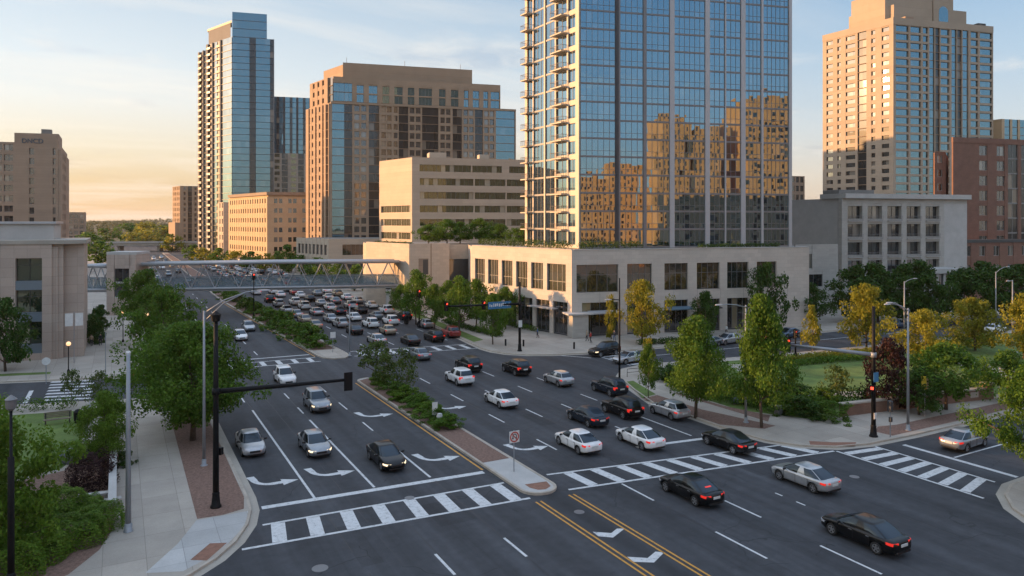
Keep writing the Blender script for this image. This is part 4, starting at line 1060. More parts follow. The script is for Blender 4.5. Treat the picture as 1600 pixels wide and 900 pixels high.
B.done(['tower_gold', 'tower_tan_dark', 'roof_grey'])
c = Vector((*at(1234, 300)[:2], 0)); r = c + EE * 7
B = Bld('apartment_block', 'small brown block glimpsed in the gap right of the glass tower', 'building', c)
B.wall.prism([c[:2], r[:2], P2(r, 2, 8), P2(c, 2, 8)], 0, 36, 0, 2)
B.face(c, r, 0, 36.5, 10, reps([('p', .5, 0), ('w', 1, 0, 1)], 3, [('p', .5)]), .3, fr=False)
B.done(['stone_brown', 'frame_dark', 'roof_grey'])

# --- unseen blocks: western ones added to shade the street, others for the tower's reflection
def backblock(x0, x1, y0, y1, h, label, wm, cols, side, ga='glass_window'):
    B = Bld('city_block', label, 'building', ((x0 + x1) / 2, (y0 + y1) / 2), 'city blocks around the viewpoint')
    B.wall.prism([(x0, y0), (x1, y0), (x1, y1), (x0, y1)], 0, h, 0, 2)
    nf = max(3, int(h / 3.3))
    if side == 'N': B.face((x1, y1), (x0, y1), 0, h, nf, cols, .5, sill=.3, head=.12, fr=False, ga=ga)
    else: B.face((x1, y0), (x1, y1), 0, h, nf, cols, .5, sill=.3, head=.12, fr=False, ga=ga)
    B.done([wm, 'tower_tan_dark', 'roof_grey'])
std = reps([('p', 2.4), ('w', 1.5, 0, 1)], 7, [('p', 2.2)])
backblock(-92, -50, 62, 128, 21, 'unseen long tan block west of the garden, added to shade the street', 'stone_brown', std, 'E')
backblock(-96, -52, 132, 196, 24.0, 'unseen tan block west of the footbridge, added to shade the street', 'stone_brown', std, 'E')
backblock(-100, -54, 200, 262, 25, 'unseen brown block west of the avenue, added to shade the street', 'stone_brown', std, 'E')
backblock(82, 98, -176, -140, 40, 'tan block behind the viewpoint, mirrored low at the left of the glass tower', 'gold_block', std, 'N')
backblock(99, 117, -170, -140, 47, 'stepped tan block behind the viewpoint, mirrored low in the glass tower', 'gold_block', std, 'N')
backblock(118, 131, -136, -104, 66, 'tall orange-lit block behind the viewpoint, mirrored in the middle of the glass tower', 'gold_block', std, 'N')
backblock(133, 149, -136, -106, 61, 'tall tan block behind the viewpoint, mirrored in the middle of the glass tower', 'gold_block', std, 'N')
backblock(156, 190, -136, -104, 74, 'tallest tan block behind the viewpoint, mirrored at the right of the glass tower', 'gold_block', std, 'N')
backblock(112, 176, -60, -40, 27, 'low block behind the viewpoint, coloured dark for the shade mirrored in the glass tower', 'slate_dark', std, 'N', 'glass_shop')  # dark wall colour stands in for shade at the foot of the reflection
# ---------------------------------------------------------------- plants
def crown_mesh(name, m, nclump, nleaf, leaf_s, base, prof, seed, crad=(.10, .17), inner=.35, fill=1.0):
    """unit tree crown (height 1, width 1): leaf-sized faces on many twig clumps"""
    rd = random.Random(seed); mb = MB(); cl = []
    lean = (rd.uniform(-.05, .05), rd.uniform(-.05, .05))
    # a dozen and a half boughs, each a group of leaf clumps: an uneven outline with hollows between boughs
    bough = []
    nb = max(7, nclump // 5)
    for i in range(nb):
        t = (i + rd.uniform(.1, .9)) / nb
        a = i * 2.4 + rd.uniform(-.5, .5); rr = .5 * prof(t) * rd.uniform(.35, .98)
        bough.append((Vector((rr * math.cos(a), rr * math.sin(a), t)), rd.uniform(.75, 1.2)))
    for i in range(nclump):
        b_, sz = bough[i % nb]; t = b_.z
        k = .5 * prof(min(1, max(0, t))) * .60 * fill * sz + .04
        d = Vector((rd.gauss(0, 1), rd.gauss(0, 1), rd.gauss(.1, .6))).normalized() * rd.random() ** .45
        x, y, t2 = b_.x + d.x * k, b_.y + d.y * k, min(1, max(0, t + d.z * k * .8))
        cl.append((Vector((x + lean[0] * t2, y + lean[1] * t2, base + (1 - base) * (t2 * .93 + .035))), rd.uniform(*crad) * (.80 if nclump > 40 else .95)))
    per = nleaf // nclump
    for c, cr in cl:
        for _ in range(per):
            d = Vector((rd.gauss(0, 1), rd.gauss(0, 1), rd.gauss(0, .75)))
            d = d.normalized() * cr * (.35 + .65 * rd.random() ** .6)
            p = c + d; p.z = min(max(p.z, base * .8), 1.03)
            n = (d.normalized() * .6 + Vector((rd.gauss(0, .6), rd.gauss(0, .6), rd.gauss(.35, .5)))).normalized()
            u = n.orthogonal().normalized(); v = n.cross(u); an = rd.uniform(0, PI)
            u, v = u * math.cos(an) + v * math.sin(an), v * math.cos(an) - u * math.sin(an)
            s = leaf_s * rd.uniform(.6, 1.35)
            mb.quad(p - u * s * .5, p + v * s * .32, p + u * s * .5, p - v * s * .32)
    me = mb.mesh(name, M[m]); return me, cl
def trunk_mesh(name, cl, base, seed, r=.022, top=.8, nl=9):
    rd = random.Random(seed); mb = MB()
    pts = [Vector((rd.uniform(-.015, .015) * i, rd.uniform(-.015, .015) * i, top * i / 5 - (.01 if i == 0 else 0))) for i in range(6)]
    mb.tube(pts, [r * 1.25, r, r * .85, r * .65, r * .4, r * .15], 7)
    for c, cr in rd.sample(cl, min(nl, len(cl))):
        z = max(base * .9, c.z - .18); k = min(4, int(z / top * 5)); q = pts[k].lerp(pts[k+1], min(1, z / top * 5 - k))
        mb.tube([q, q.lerp(c, .5) + Vector((0, 0, -.015)), c], [r * .5, r * .3, r * .1], 5)
    return mb.mesh(name, M['bark'], smooth=True)
ovoid = lambda t: max(.05, math.sin(PI * min(1, (t * .9 + .08)) ** .85))
pyra = lambda t: max(.06, min(1, t * 5 + .35) * (1 - t) ** .75 * 1.05)
colm = lambda t: max(.08, min(1, t * 4 + .3) * min(1, (1 - t) * 2.2 + .05))
bush = lambda t: max(.1, (1 - t ** 2.2) ** .6)
SPEC = {}
def species(key, m, nclump, nleaf, leaf_s, base, prof, seed, crad=(.10, .17), r=.022, top=.8, nv=2, fill=1.0):
    SPEC[key] = []
    for v in range(nv):
        me, cl = crown_mesh('crown', m, nclump, nleaf, leaf_s, base, prof, seed + v, crad, .35, fill)
        SPEC[key].append((me, trunk_mesh('trunk', cl, base, seed + v, r, top)))
species('street_near', 'leaf_green', 150, 27000, .0255, .20, ovoid, 11)
species('garden_near', 'leaf_bright', 130, 21000, .028, .10, ovoid, 21, (.09, .16), .018)
species('pyramid', 'leaf_green', 130, 18000, .028, .24, pyra, 31, (.10, .17), .020, .9)
species('mid', 'leaf_green', 70, 6400, .044, .22, ovoid, 41, (.11, .18), fill=1.25)
species('mid_dark', 'leaf_dark', 60, 4600, .052, .14, ovoid, 51, (.12, .19))
species('gold', 'leaf_sun_gold', 72, 6600, .044, .14, ovoid, 61, (.12, .19), .020, fill=1.35)
species('gold_column', 'leaf_sun_gold', 30, 1500, .085, .08, colm, 71, (.14, .22), .03, .9)
species('thin', 'leaf_olive', 34, 1150, .060, .30, ovoid, 81, (.10, .16), .012)
species('purple', 'leaf_purple', 60, 5000, .046, .06, ovoid, 91, (.12, .2))
species('far', 'leaf_green', 26, 800, .11, .12, ovoid, 101, (.14, .22))
species('far_gold', 'leaf_sun_gold', 26, 800, .11, .10, ovoid, 111, (.14, .22))
BUSH = {}
for key, m, n, seed in (('bush', 'leaf_green', 2600, 201), ('bush_bright', 'leaf_bright', 3000, 211), ('bush_dark', 'leaf_dark', 2600, 221), ('bush_purple', 'leaf_purple', 3600, 231), ('bush_small', 'leaf_green', 900, 241), ('bush_gold', 'leaf_sun_gold', 1500, 251)):
    BUSH[key] = [crown_mesh('foliage', m, 46, int(n * 1.8), .062 if n > 1000 else .10, .0, bush, seed + v, (.14, .22), .5, 1.35)[0] for v in range(2)]
def dome_mesh(m, n, leaf_s, seed, lump=.10):
    rd = random.Random(seed); mb = MB(); ph = [(rd.uniform(2, 7), rd.uniform(0, 6), rd.uniform(2, 6), rd.uniform(0, 6)) for _ in range(4)]
    for _ in range(n):
        a = rd.uniform(0, 2 * PI); c = rd.random() ** .8; st = math.sqrt(max(0, 1 - c * c))
        d = Vector((st * math.cos(a), st * math.sin(a), c)); e = 3.2
        k = 1 / (abs(d.x) ** e + abs(d.y) ** e + abs(d.z) ** e) ** (1 / e)
        k *= 1 + lump * sum(math.sin(p[0] * d.x * 1.6 + p[1]) * math.sin(p[2] * d.y * 1.6 + p[3] + d.z * 3) for p in ph) * .6
        k *= rd.uniform(.90, 1.03)
        p = Vector((d.x * k * .5, d.y * k * .5, d.z * k * .92))
        nn = (d + Vector((rd.gauss(0, .45), rd.gauss(0, .45), rd.gauss(.2, .4)))).normalized(); u = nn.orthogonal().normalized(); v = nn.cross(u); an = rd.uniform(0, PI); u, v = u * math.cos(an) + v * math.sin(an), v * math.cos(an) - u * math.sin(an); s = leaf_s * rd.uniform(.6, 1.4)
        mb.quad(p - u * s * .5, p + v * s * .34, p + u * s * .5, p - v * s * .34)
    return mb.mesh('foliage', M[m])
BUSH['clipped'] = [dome_mesh('leaf_bright', 6500, .042, 301 + v) for v in range(2)]
BUSH['clipped_purple'] = [dome_mesh('leaf_purple', 6500, .045, 311, .14)]
def tree(sp, pos, h, w, label, group=None, name='street_tree', v=None, rz=None):
    v = random.randrange(len(SPEC[sp])) if v is None else v
    t = thing(name, label, 'tree', pos, random.uniform(0, 6.28) if rz is None else rz, group)
    w *= 1.12
    for nm, me in (('crown', SPEC[sp][v][0]), ('trunk', SPEC[sp][v][1])):
        o = bpy.data.objects.new(nm, me); COL.objects.link(o); adopt(o, t); o.scale = (w, w, h)
    return t
def shrub(sp, pos, h, w, label, group=None, name='shrub', l=None):
    o = bpy.data.objects.new(name, random.choice(BUSH[sp])); COL.objects.link(o)
    o.location = pos; f_ = 1.35 if 'far median' in label else 1.25 if 'near median' in label else 1.12; h *= f_; w *= f_; o.scale = (w, l or w, h); o.rotation_euler = (0, 0, random.uniform(0, 6.28) if l is None else 0)
    return tag(o, label, 'shrub', group)
def hedge(name, label, pts, w, h, m, leaf_s=.16, dens=150, z=PZ, group=None, cat='hedge'):
    """clipped or loose hedge following a line: leaf faces over lumpy mounds"""
    rd = random.Random(len(label) * 7 + int(pts[0][0] * 10)); mb = MB()
    pts = [Vector((p[0], p[1], z)) for p in pts]
    for a, b in zip(pts[:-1], pts[1:]):
        ln = (b - a).length; t = (b - a) / ln; n = Vector((-t.y, t.x, 0)); k = max(1, int(ln / (h * .75)))
        for i in range(k):
            c = a + t * ln * ((i + rd.uniform(.2, .8)) / k); r = h * rd.uniform(.42, .6)
            for side in range(max(1, round(w / (h * .8)))):
                off = (side + .5) / max(1, round(w / (h * .8))) - .5
                cc = c + n * (off * w + rd.uniform(-.1, .1)); cc.z = z + h * rd.uniform(.38, .52)
                for _ in range(int(dens * h)):
                    d = Vector((rd.gauss(0, 1), rd.gauss(0, 1), rd.gauss(.2, .8))).normalized() * r * rd.uniform(.7, 1.1)
                    d.x *= 1.25; d.y *= 1.25
                    p = cc + d
                    if p.z < z + .02: p.z = z + rd.uniform(.02, h * .4)
                    nn = (d.normalized() + Vector((rd.gauss(0, .5), rd.gauss(0, .5), rd.gauss(.2, .4)))).normalized()
                    u = nn.orthogonal().normalized(); v = nn.cross(u); s = leaf_s * rd.uniform(.6, 1.4)
                    mb.quad(p - u * s * .5, p + v * s * .34, p + u * s * .5, p - v * s * .34)
    o = single(name, label, cat, mb, M[m], tuple(pts[0]), group)
    return o
def g(px, py): return G(px, py, PZ)
def th(py_base, py_top, z=PZ):
    d = FOC * (CAMH - z) / (py_base - HORZ); return zz(py_top, d) - z
# avenue trees on the left
GL = 'trees along the left pavement'
tree('street_near', G(301, 688, PZ), 9.3, 8.2, 'biggest full green street tree, beside the grey lamp pole on the left pavement', GL, v=0, rz=1.0)
tree('street_near', (4.6, 70.5, PZ), 8.6, 7.2, 'full green street tree right behind the biggest one on the left pavement', GL, v=1)
tree('mid', (5.2, 104, PZ), 8.6, 6.4, 'rounded green street tree just beyond the left side street', GL, v=0)
tree('mid', (4.2, 117, PZ), 8.4, 6.6, 'green street tree between the side street tree and the lift tower', GL, v=1)
tree('mid', (3.9, 133, PZ), 9.6, 7.0, 'tall green street tree standing in front of the lift tower', GL, v=0)
for i, (x, y) in enumerate(((4.0, 178), (4.2, 192), (4.6, 206), (3.5, 226), (4.0, 250))):
    tree('far', (x, y, PZ), 7.5, 6, 'far green street tree on the left pavement beyond the footbridge', GL)
# garden at the left
tree('garden_near', (-5.9, 46.6, PZ), 8.3, 6.0, 'tall loose bright green tree at the left edge of the garden', None, 'garden_tree', 0, .6)
tree('garden_near', (-8.2, 52.5, PZ), 6.2, 5.2, 'bright green garden tree behind the one at the left edge', None, 'garden_tree', 1)
tree('garden_near', (-9.5, 60, PZ), 5.2, 4.6, 'low bright green garden tree by the lawn at the left edge', None, 'garden_tree', 0)
tree('garden_near', (-.9, 61.0, PZ), 5.2, 3.6, 'small bright green tree overhanging the left pavement behind the plain grey pole', None, 'garden_tree', 1, 2.2)
tree('mid_dark', (-11.8, 104.5, PZ), 8.4, 5.2, 'dark green tree in front of the strip window of the beige civic building', None, 'street_tree', 0)
tree('thin', (-4.0, 82.4, PZ), 3.4, 2.2, 'thin young tree at the near kerb of the left side street', None, 'young_tree', 0)
tree('thin', (-1.6, 79.2, PZ), 3.6, 2.6, 'young bushy tree between the ramp rails and the left side street', None, 'young_tree', 1)
shrub('clipped_purple', (-1.6, 56.6, PZ), 2.0, 2.5, 'round dark purple shrub beside the low garden wall')
for i, (px, py, h, w, lb) in enumerate(((60, 872, 1.5, 2.6, 'bright clipped shrub lowest in the left corner garden bed'), (118, 848, 1.45, 2.5, 'bright clipped shrub nearest the curved left pavement edge'), (158, 824, 1.35, 2.2, 'bright clipped shrub at the pavement tip of the garden bed'), (96, 806, 1.5, 2.5, 'bright clipped shrub in the middle of the garden bed'), (40, 826, 1.8, 3.0, 'large bright shrub behind the black lamp post'), (132, 800, .9, 1.9, 'bright clipped shrub below the stone garden slabs'), (20, 895, 1.6, 2.6, 'bright clipped shrub cut by the lower left corner'))):
    shrub('clipped', g(px, py), h, w, lb, 'clipped shrubs in the corner garden')
hedge('hedge', 'loose dark hedge along the near side of the left side street', [(-3.6, 80.6), (-14, 83.6), (-28, 87)], 1.5, 1.3, 'leaf_green')
hedge('hedge', 'low green planting beside the purple shrub and ramp rails', [(-.8, 64.4), (-.8, 72), (-.9, 77)], .9, .9, 'leaf_olive')
hedge('hedge', 'bright hedge mound at the near left of the lawn', [(-6.5, 58), (-9, 59.5), (-14, 60)], 1.8, 1.2, 'leaf_bright')
shrub('bush_dark', (.3, 60.2, PZ), .9, 1.1, 'little dark shrub at the edge of the left pavement')
for i, (x, y) in enumerate(((-3.3, 122), (-3.2, 128), (-3.0, 134), (-2.8, 141))):
    shrub('bush_dark', (x, y, PZ), 3.2, 2.2, 'tall dark shrub along the walkway beside the beige civic building', 'walkway shrubs')
# near median
for i, (px, py, h, w) in enumerate(((590, 600, 1.0, 1.6), (604, 608, 1.1, 1.9), (620, 618, 1.1, 1.9), (634, 626, 1.2, 2.0), (646, 636, 1.0, 1.8), (657, 641, 1.2, 2.0), (667, 650, 1.0, 1.9), (680, 658, 1.15, 2.1), (700, 668, .9, 1.9), (610, 626, .8, 1.5), (690, 670, .8, 1.6))):
    p = G(px, py, PZ); p.x = min(max(p.x, 24.5), 25.1)
    shrub('bush' if i % 3 else 'bush_bright', p, h, w, ['bright shrub in the near median closest to the far junction', 'green shrub second from the far tip of the near median', 'green shrub third from the far tip of the near median', 'bright shrub under the thin tree of the near median', 'green shrub left of the thin median tree trunk', 'green shrub in the middle of the near median row', 'bright low shrub before the white marker of the near median', 'green shrub beside the white marker post', 'green shrub nearest the camera in the near median', 'bright little shrub at the foot of the bushy median tree', 'small green shrub beside the pale ball lamp'][i], 'shrubs in the near median')
tree('thin', (24.8, 77.2, PZ), 4.7, 4.6, 'bushy olive tree at the far end of the near median', None, 'median_tree', 0)
tree('thin', (25.0, 74.2, PZ), 3.6, 3.0, 'smaller olive tree right beside the bushy median tree', None, 'median_tree', 1)
tree('thin', (25.3, 69.0, PZ), 5.0, 2.7, 'slim sparse tree in the middle of the near median', None, 'median_tree', 1)
# far median
i = 0
for (x, y, h, w) in ((24.8, 103, 1.4, 2.6), (24.3, 107, 2.2, 3.0), (24.0, 112, 1.9, 2.8), (23.8, 118, 1.6, 2.6), (23.6, 123, 2.3, 3.0), (23.3, 129, 2.1, 3.0), (23.2, 134, 1.9, 2.8), (23.0, 146, 1.7, 2.7), (22.9, 151, 1.8, 2.8), (22.8, 157, 1.6, 2.7), (22.7, 170, 1.7, 3), (22.6, 176, 1.5, 3), (22.5, 186, 1.8, 3), (22.5, 200, 1.8, 3)):
    shrub('bush_small', (x, y, PZ), h, w, ['shrub nearest the tip of the far median', 'tallest shrub near the tip of the far median', 'third shrub back on the far median', 'fourth shrub back on the far median', 'tall fifth shrub back on the far median', 'sixth shrub back on the far median', 'seventh shrub back on the far median', 'eighth shrub back on the far median'][i] if i < 8 else 'small shrub on the far median close to the footbridge', 'shrubs on the far median'); i += 1
# trees before the podium
GPd = 'trees on the podium pavement'
for px, py, top, w, lb in ((650, 506, 424, 4.8, 'green pavement tree in front of the blank mall corner'), (679, 514, 446, 3.8, 'narrow green tree second from the mall corner'), (718, 521, 434, 4.6, 'green pavement tree left of the hanging street sign'), (744, 512, 438, 4.2, 'green pavement tree behind the hanging street sign'), (770, 538, 462, 3.6, 'green pavement tree closest to the far junction corner'), (790, 514, 450, 3.8, 'green tree against the sunlit podium wall'), (700, 500, 440, 4.2, 'green tree behind the red signal on the mall pavement'), (626, 492, 446, 3.4, 'low green tree under the right end of the footbridge')):
    tree('mid', g(px, py), th(py, top), w, lb, GPd)
for i, (x, y) in enumerate(((53.4, 162), (53.6, 172), (53.2, 183), (52.8, 196), (52.6, 210), (53, 226), (53, 244), (53, 262), (52.5, 282))):
    tree('far', (x, y, PZ), 6.5, 5.5, 'green avenue tree on the right pavement beyond the footbridge', 'right pavement trees beyond the footbridge')
hedge('hedge', 'low dark planting strip between the pavement trees and the podium', [(50.4, 118), (50.6, 108), (51.5, 99)], 1.4, .8, 'leaf_dark', .18, 90)
hedge('hedge', 'low hedge at the foot of the podium corner columns', [(58.2, 110), (59.4, 101)], .8, .9, 'leaf_green', .18, 90)
# planting on the podium roof
ZR_ = 13.5
hedge('hedge', 'clipped hedge along the sunlit left roof edge of the podium', [(58.0, 119), (62.3, 95.8)], .9, 1.5, 'leaf_olive', .22, 90, ZR_)
hedge('hedge', 'clipped hedge along the shaded front roof edge of the podium', [(63.2, 95.2), (74, 92.6)], .9, 1.4, 'leaf_olive', .22, 90, ZR_)
hedge('hedge', 'dark planter shrubs on the right part of the podium roof', [(84, 90.6), (99, 87.3)], .7, .8, 'leaf_dark', .22, 80, ZR_)
for i, (x, y, h, w) in enumerate(((59, 147, 4.4, 5), (62.5, 145, 5.6, 5.5), (66, 146, 5.0, 5.5), (69.5, 143, 5.8, 5), (72, 139, 4.6, 5), (74, 132, 4.2, 5))):
    tree('mid', (x, y, 12.6), h, w, ['leftmost rooftop tree above the mall wing', 'second rooftop tree from the left above the mall wing', 'middle rooftop tree above the mall wing', 'tallest rooftop tree above the mall wing', 'rooftop tree close to the cream office block corner', 'rooftop tree nearest the glass tower'][i], 'rooftop trees on the mall', 'rooftop_tree')
hedge('hedge', 'shaggy roof hedge along the left roof edge of the mall wing', [(49.6, 154), (52.6, 140)], 1.0, .9, 'leaf_olive', .25, 80, 12.8)
# podium front and park
tree('gold', g(1003, 537), th(537, 440), 5.2, 'golden sunlit tree in front of the podium shopfronts', None, 'street_tree', 0)
tree('gold_column', g(955, 530), th(530, 462), 1.7, 'slim golden columnar tree beside the black lamp post at the podium', None, 'street_tree', 0)
tree('mid_dark', g(1102, 523), th(523, 455), 3.6, 'dark green tree in front of the podium second bay', None, 'street_tree', 1)
tree('mid_dark', g(1196, 520), th(520, 414), 5.2, 'tall dark green tree at the right end of the podium', None, 'street_tree', 0)
tree('mid_dark', g(1270, 507), th(507, 443), 4.8, 'dark round tree between podium and grey block', None, 'street_tree', 1)
tree('gold_column', g(1270, 548), th(548, 480), 2.1, 'slim golden columnar tree beside the red signal on the park street', None, 'park_tree', 1)
tree('gold', g(1354, 548), th(548, 447), 5.4, 'golden-topped tree in the park before the grey block', None, 'park_tree', 1)
tree('gold', g(1446, 566), th(566, 486), 5.4, 'rounded yellow-green tree in the park right of the twin-arm lamp', None, 'park_tree', 0)
tree('gold', g(1524, 548), th(548, 468), 5.6, 'bright golden tree in the park near the right edge', None, 'park_tree', 1)
tree('gold', g(1600, 560), th(560, 462), 4.6, 'golden tree cut by the right edge of the picture', None, 'park_tree', 0)
for i, (px, py, top, w) in enumerate(((1336, 505, 418, 8), (1372, 500, 412, 8), (1412, 505, 416, 8.5), (1446, 504, 408, 7.5), (1502, 500, 420, 9), (1540, 498, 412, 9), (1590, 498, 416, 9))):
    p = at(px, 128, PZ)
    tree('mid_dark', p, zz(top, 128) - PZ, w, ['dark tree leftmost before the grey block', 'dark tree second from left before the grey block', 'dark tree in the middle before the grey block', 'dark tree in front of the low pale annex', 'dark tree left before the brick building', 'dark tree in the middle before the brick building', 'dark tree cut by the right edge before the brick building'][i], 'dark trees before the grey block and brick building')
tree('pyramid', g(1087, 652), 8.9, 5.9, 'dense pyramidal green tree on the park pavement, left of the grey lamp pole', None, 'park_tree', 0)
tree('pyramid', g(1190, 668), 11.2, 5.2, 'tallest pyramidal green tree on the park pavement, right behind the grey lamp pole', None, 'park_tree', 1)
tree('mid', g(1013, 622), th(622, 540), 1.7, 'thin young tree at the pavement bend left of the dense pyramidal tree', None, 'young_tree', 0)
tree('gold_column', g(1014, 586), th(586, 530), 1.6, 'small yellow-green tree behind the parked silver sedan on the park street', None, 'young_tree', 0)
tree('purple', g(1393, 640), th(640, 532), 4.0, 'dark red-purple tree behind the black signal post in the park', None, 'park_tree', 0)
tree('thin', g(1308, 632), th(632, 570), 3.0, 'small sparse tree on the park lawn', None, 'park_tree', 0)
tree('mid', g(1478, 640), th(640, 540), 5.6, 'bushy green tree behind the brick park wall', None, 'park_tree', 1)
tree('mid_dark', g(1436, 648), th(648, 575), 4.0, 'dark bushy tree between the purple tree and the brick wall', None, 'park_tree', 0)
tree('mid', g(1575, 628), th(628, 550), 5.0, 'green tree right of the park path at the right edge', None, 'park_tree', 0)
tree('street_near', (54.0, 25.6, PZ), 8.4, 5.0, 'large green tree overhanging the right-hand crossing at the right edge', None, 'street_tree', 1, .4)
hedge('hedge', 'long dark clipped hedge between the park lawn and the pavement', [(52.6, 60), (52.8, 54), (54.6, 49.5), (57.5, 46.4)], 3.4, 1.5, 'leaf_green', .18, 130)
hedge('hedge', 'green hedge behind the long dark one at the lawn edge', [(56, 62), (56.6, 56), (58.6, 51.6), (61.5, 48.4)], 2.8, 1.4, 'leaf_green', .18, 120)
hedge('hedge', 'bushy green planting around the pyramidal trees in the park', [(53.6, 66), (56, 64), (60, 62), (62, 58)], 3.4, 1.7, 'leaf_green', .2, 100)
hedge('hedge', 'sunlit golden hedge along the far rim of the park lawn', [(70, 65), (80, 63.6), (90, 62.4)], 1.3, 1.0, 'leaf_sun_gold', .2, 90)
hedge('hedge', 'green hedge inside the sunlit one at the far rim of the lawn', [(70, 62.8), (80, 61.6), (90, 60)], 1.4, .8, 'leaf_green', .2, 80)
hedge('hedge', 'dense green shrubbery behind the brick park wall', [(61, 46.8), (68, 46), (76, 45.2), (84, 45)], 2.2, 1.6, 'leaf_dark', .2, 90)
hedge('hedge', 'green shrubbery in the right part of the park', [(86, 50), (90, 56), (100, 60), (112, 60)], 3.0, 1.8, 'leaf_green', .22, 70)
hedge('hedge', 'low green planting between the park street and the shopfronts', [(66, 83.2), (78, 81.6)], 1.2, .9, 'leaf_dark', .2, 90)
hedge('hedge', 'green shrubs at the right edge beyond the brick wall', [(80, 41.4), (90, 41.2), (99, 41.4)], 1.8, 1.6, 'leaf_green', .2, 80)
for i, (px, py, h, w) in enumerate(((1046, 596, 1.5, 2.6), (1072, 604, 1.4, 2.6), (1116, 612, 1.5, 2.8), (1150, 622, 1.6, 3.0), (1186, 634, 1.6, 3.0), (1222, 644, 1.5, 2.8), (1258, 650, 1.5, 2.8), (1296, 654, 1.4, 2.6), (1240, 626, 1.5, 2.8), (1290, 632, 1.4, 2.6))):
    shrub('bush' if i % 2 else 'bush_dark', g(px, py), h, w, ['dark shrub leftmost in the park border', 'green shrub left of the dense pyramidal tree trunk', 'dark shrub right of the dense pyramidal tree trunk', 'green shrub between the two pyramidal trees', 'dark shrub behind the tallest pyramidal tree trunk', 'green shrub right of the tallest pyramidal tree trunk', 'dark shrub in the middle of the park border', 'green shrub at the left end of the brick park wall', 'dark shrub behind the border near the lawn', 'green shrub behind the border below the sparse lawn tree'][i], 'shrubs in the park border')
# boulders in the park
for px, py, lb in ((1010, 0, ''),):
    pass
# far woods
def wood(name, label, n, fx, fd, h, m, seed):
    rd = random.Random(seed); mb = MB()
    for _ in range(n):
        p = at(rd.uniform(*fx), 1); d = rd.uniform(*fd) if not callable(fd) else fd(rd)
        q = at(rd.uniform(*fx), d, -.1); hh = h * rd.uniform(.7, 1.3); ww = hh * rd.uniform(.8, 1.3)
        zb = hill_z(q.x, q.y)
        for i in range(46):
            dv = Vector((rd.gauss(0, 1), rd.gauss(0, 1), rd.gauss(.2, .9))).normalized() * rd.uniform(.6, 1.0)
            c = Vector((q.x + dv.x * ww * .5, q.y + dv.y * ww * .5, zb + hh * .52 + dv.z * hh * .48))
            nn = (dv + Vector((rd.gauss(0, .5), rd.gauss(0, .5), rd.gauss(.3, .4)))).normalized(); u = nn.orthogonal().normalized(); v = nn.cross(u); s = hh * rd.uniform(.16, .34)
            mb.quad(c - u * s * .5, c + v * s * .38, c + u * s * .5, c - v * s * .38)
    o = mb.build(name, M[m]); return tag(o, label, 'woodland', kind='stuff')
def hill_z(x, y):
    d = math.hypot(x, y)
    if d < 700: return -.12
    f = min(1, (d - 700) / 1800)
    return -.12 + f * f * (3 - 2 * f) * (9 + 7 * math.sin(x * .0042 + 1) + 5 * math.sin(x * .009 + y * .002))
mb = MB(); nx, ny = 90, 26
idx = {}
for j in range(ny):
    d = 690 + (4300 - 690) * (j / (ny - 1)) ** 1.5
    for i in range(nx):
        a = R(-62 + 124 * i / (nx - 1)) + YAW * .2
        x, y = d * math.sin(a), d * math.cos(a); idx[i, j] = len(mb.v); mb.v.append((x, y, hill_z(x, y) + (-.5 if j == 0 else 0)))
for j in range(ny - 1):
    for i in range(nx - 1):
        mb.f.append((idx[i, j], idx[i+1, j], idx[i+1, j+1], idx[i, j+1])); mb.m.append(0)
mat('hill_cover', (.052, .055, .026), .95, .4, .012, fine=.08)
struct('hills', mb, M['hill_cover'], True)
wood('distant_wood', 'far wooded hills filling the gap at the end of the avenue', 620, (60, 330), (720, 2600), 8, 'leaf_wood', 5)
wood('distant_wood', 'far wooded rise seen past the skyline gaps', 300, (330, 1700), (720, 1900), 8, 'leaf_wood', 6)
for i, (px, d, h, w, sp) in enumerate(((205, 560, 16, 20, 'far'), (222, 545, 13, 17, 'far_gold'), (240, 530, 17, 22, 'far_gold'), (258, 560, 14, 18, 'far'), (165, 520, 12, 18, 'far'), (140, 380, 12, 14, 'far'), (152, 300, 9.5, 11, 'far'), (270, 420, 10, 12, 'far_gold'), (300, 330, 7, 9, 'far'), (322, 300, 7, 9, 'far_gold'), (345, 290, 7, 8, 'far'), (368, 280, 6.5, 8, 'far_gold'), (452, 250, 9.5, 8, 'far'), (392, 270, 6.5, 8, 'far'), (415, 265, 6, 7, 'far_gold'))):
    tree(sp, at(px, d, -.1), h, w, ['big green tree beyond the overpass', 'golden tree beyond the overpass', 'largest golden-green tree beyond the overpass', 'green tree beyond the overpass near the brown block', 'green tree beyond the overpass near the left tower', 'green tree left of the overpass', 'dark tree behind the lift tower link', 'golden tree at the foot of the brown block', 'green tree at the foot of the skyscraper', 'golden tree at the foot of the skyscraper', 'green tree before the small ribbed block', 'golden tree before the tan mid-rise', 'pointed green tree right of the tan mid-rise', 'green tree before the tan mid-rise', 'small golden tree before the tan mid-rise'][i], 'trees near the far overpass', 'tree')
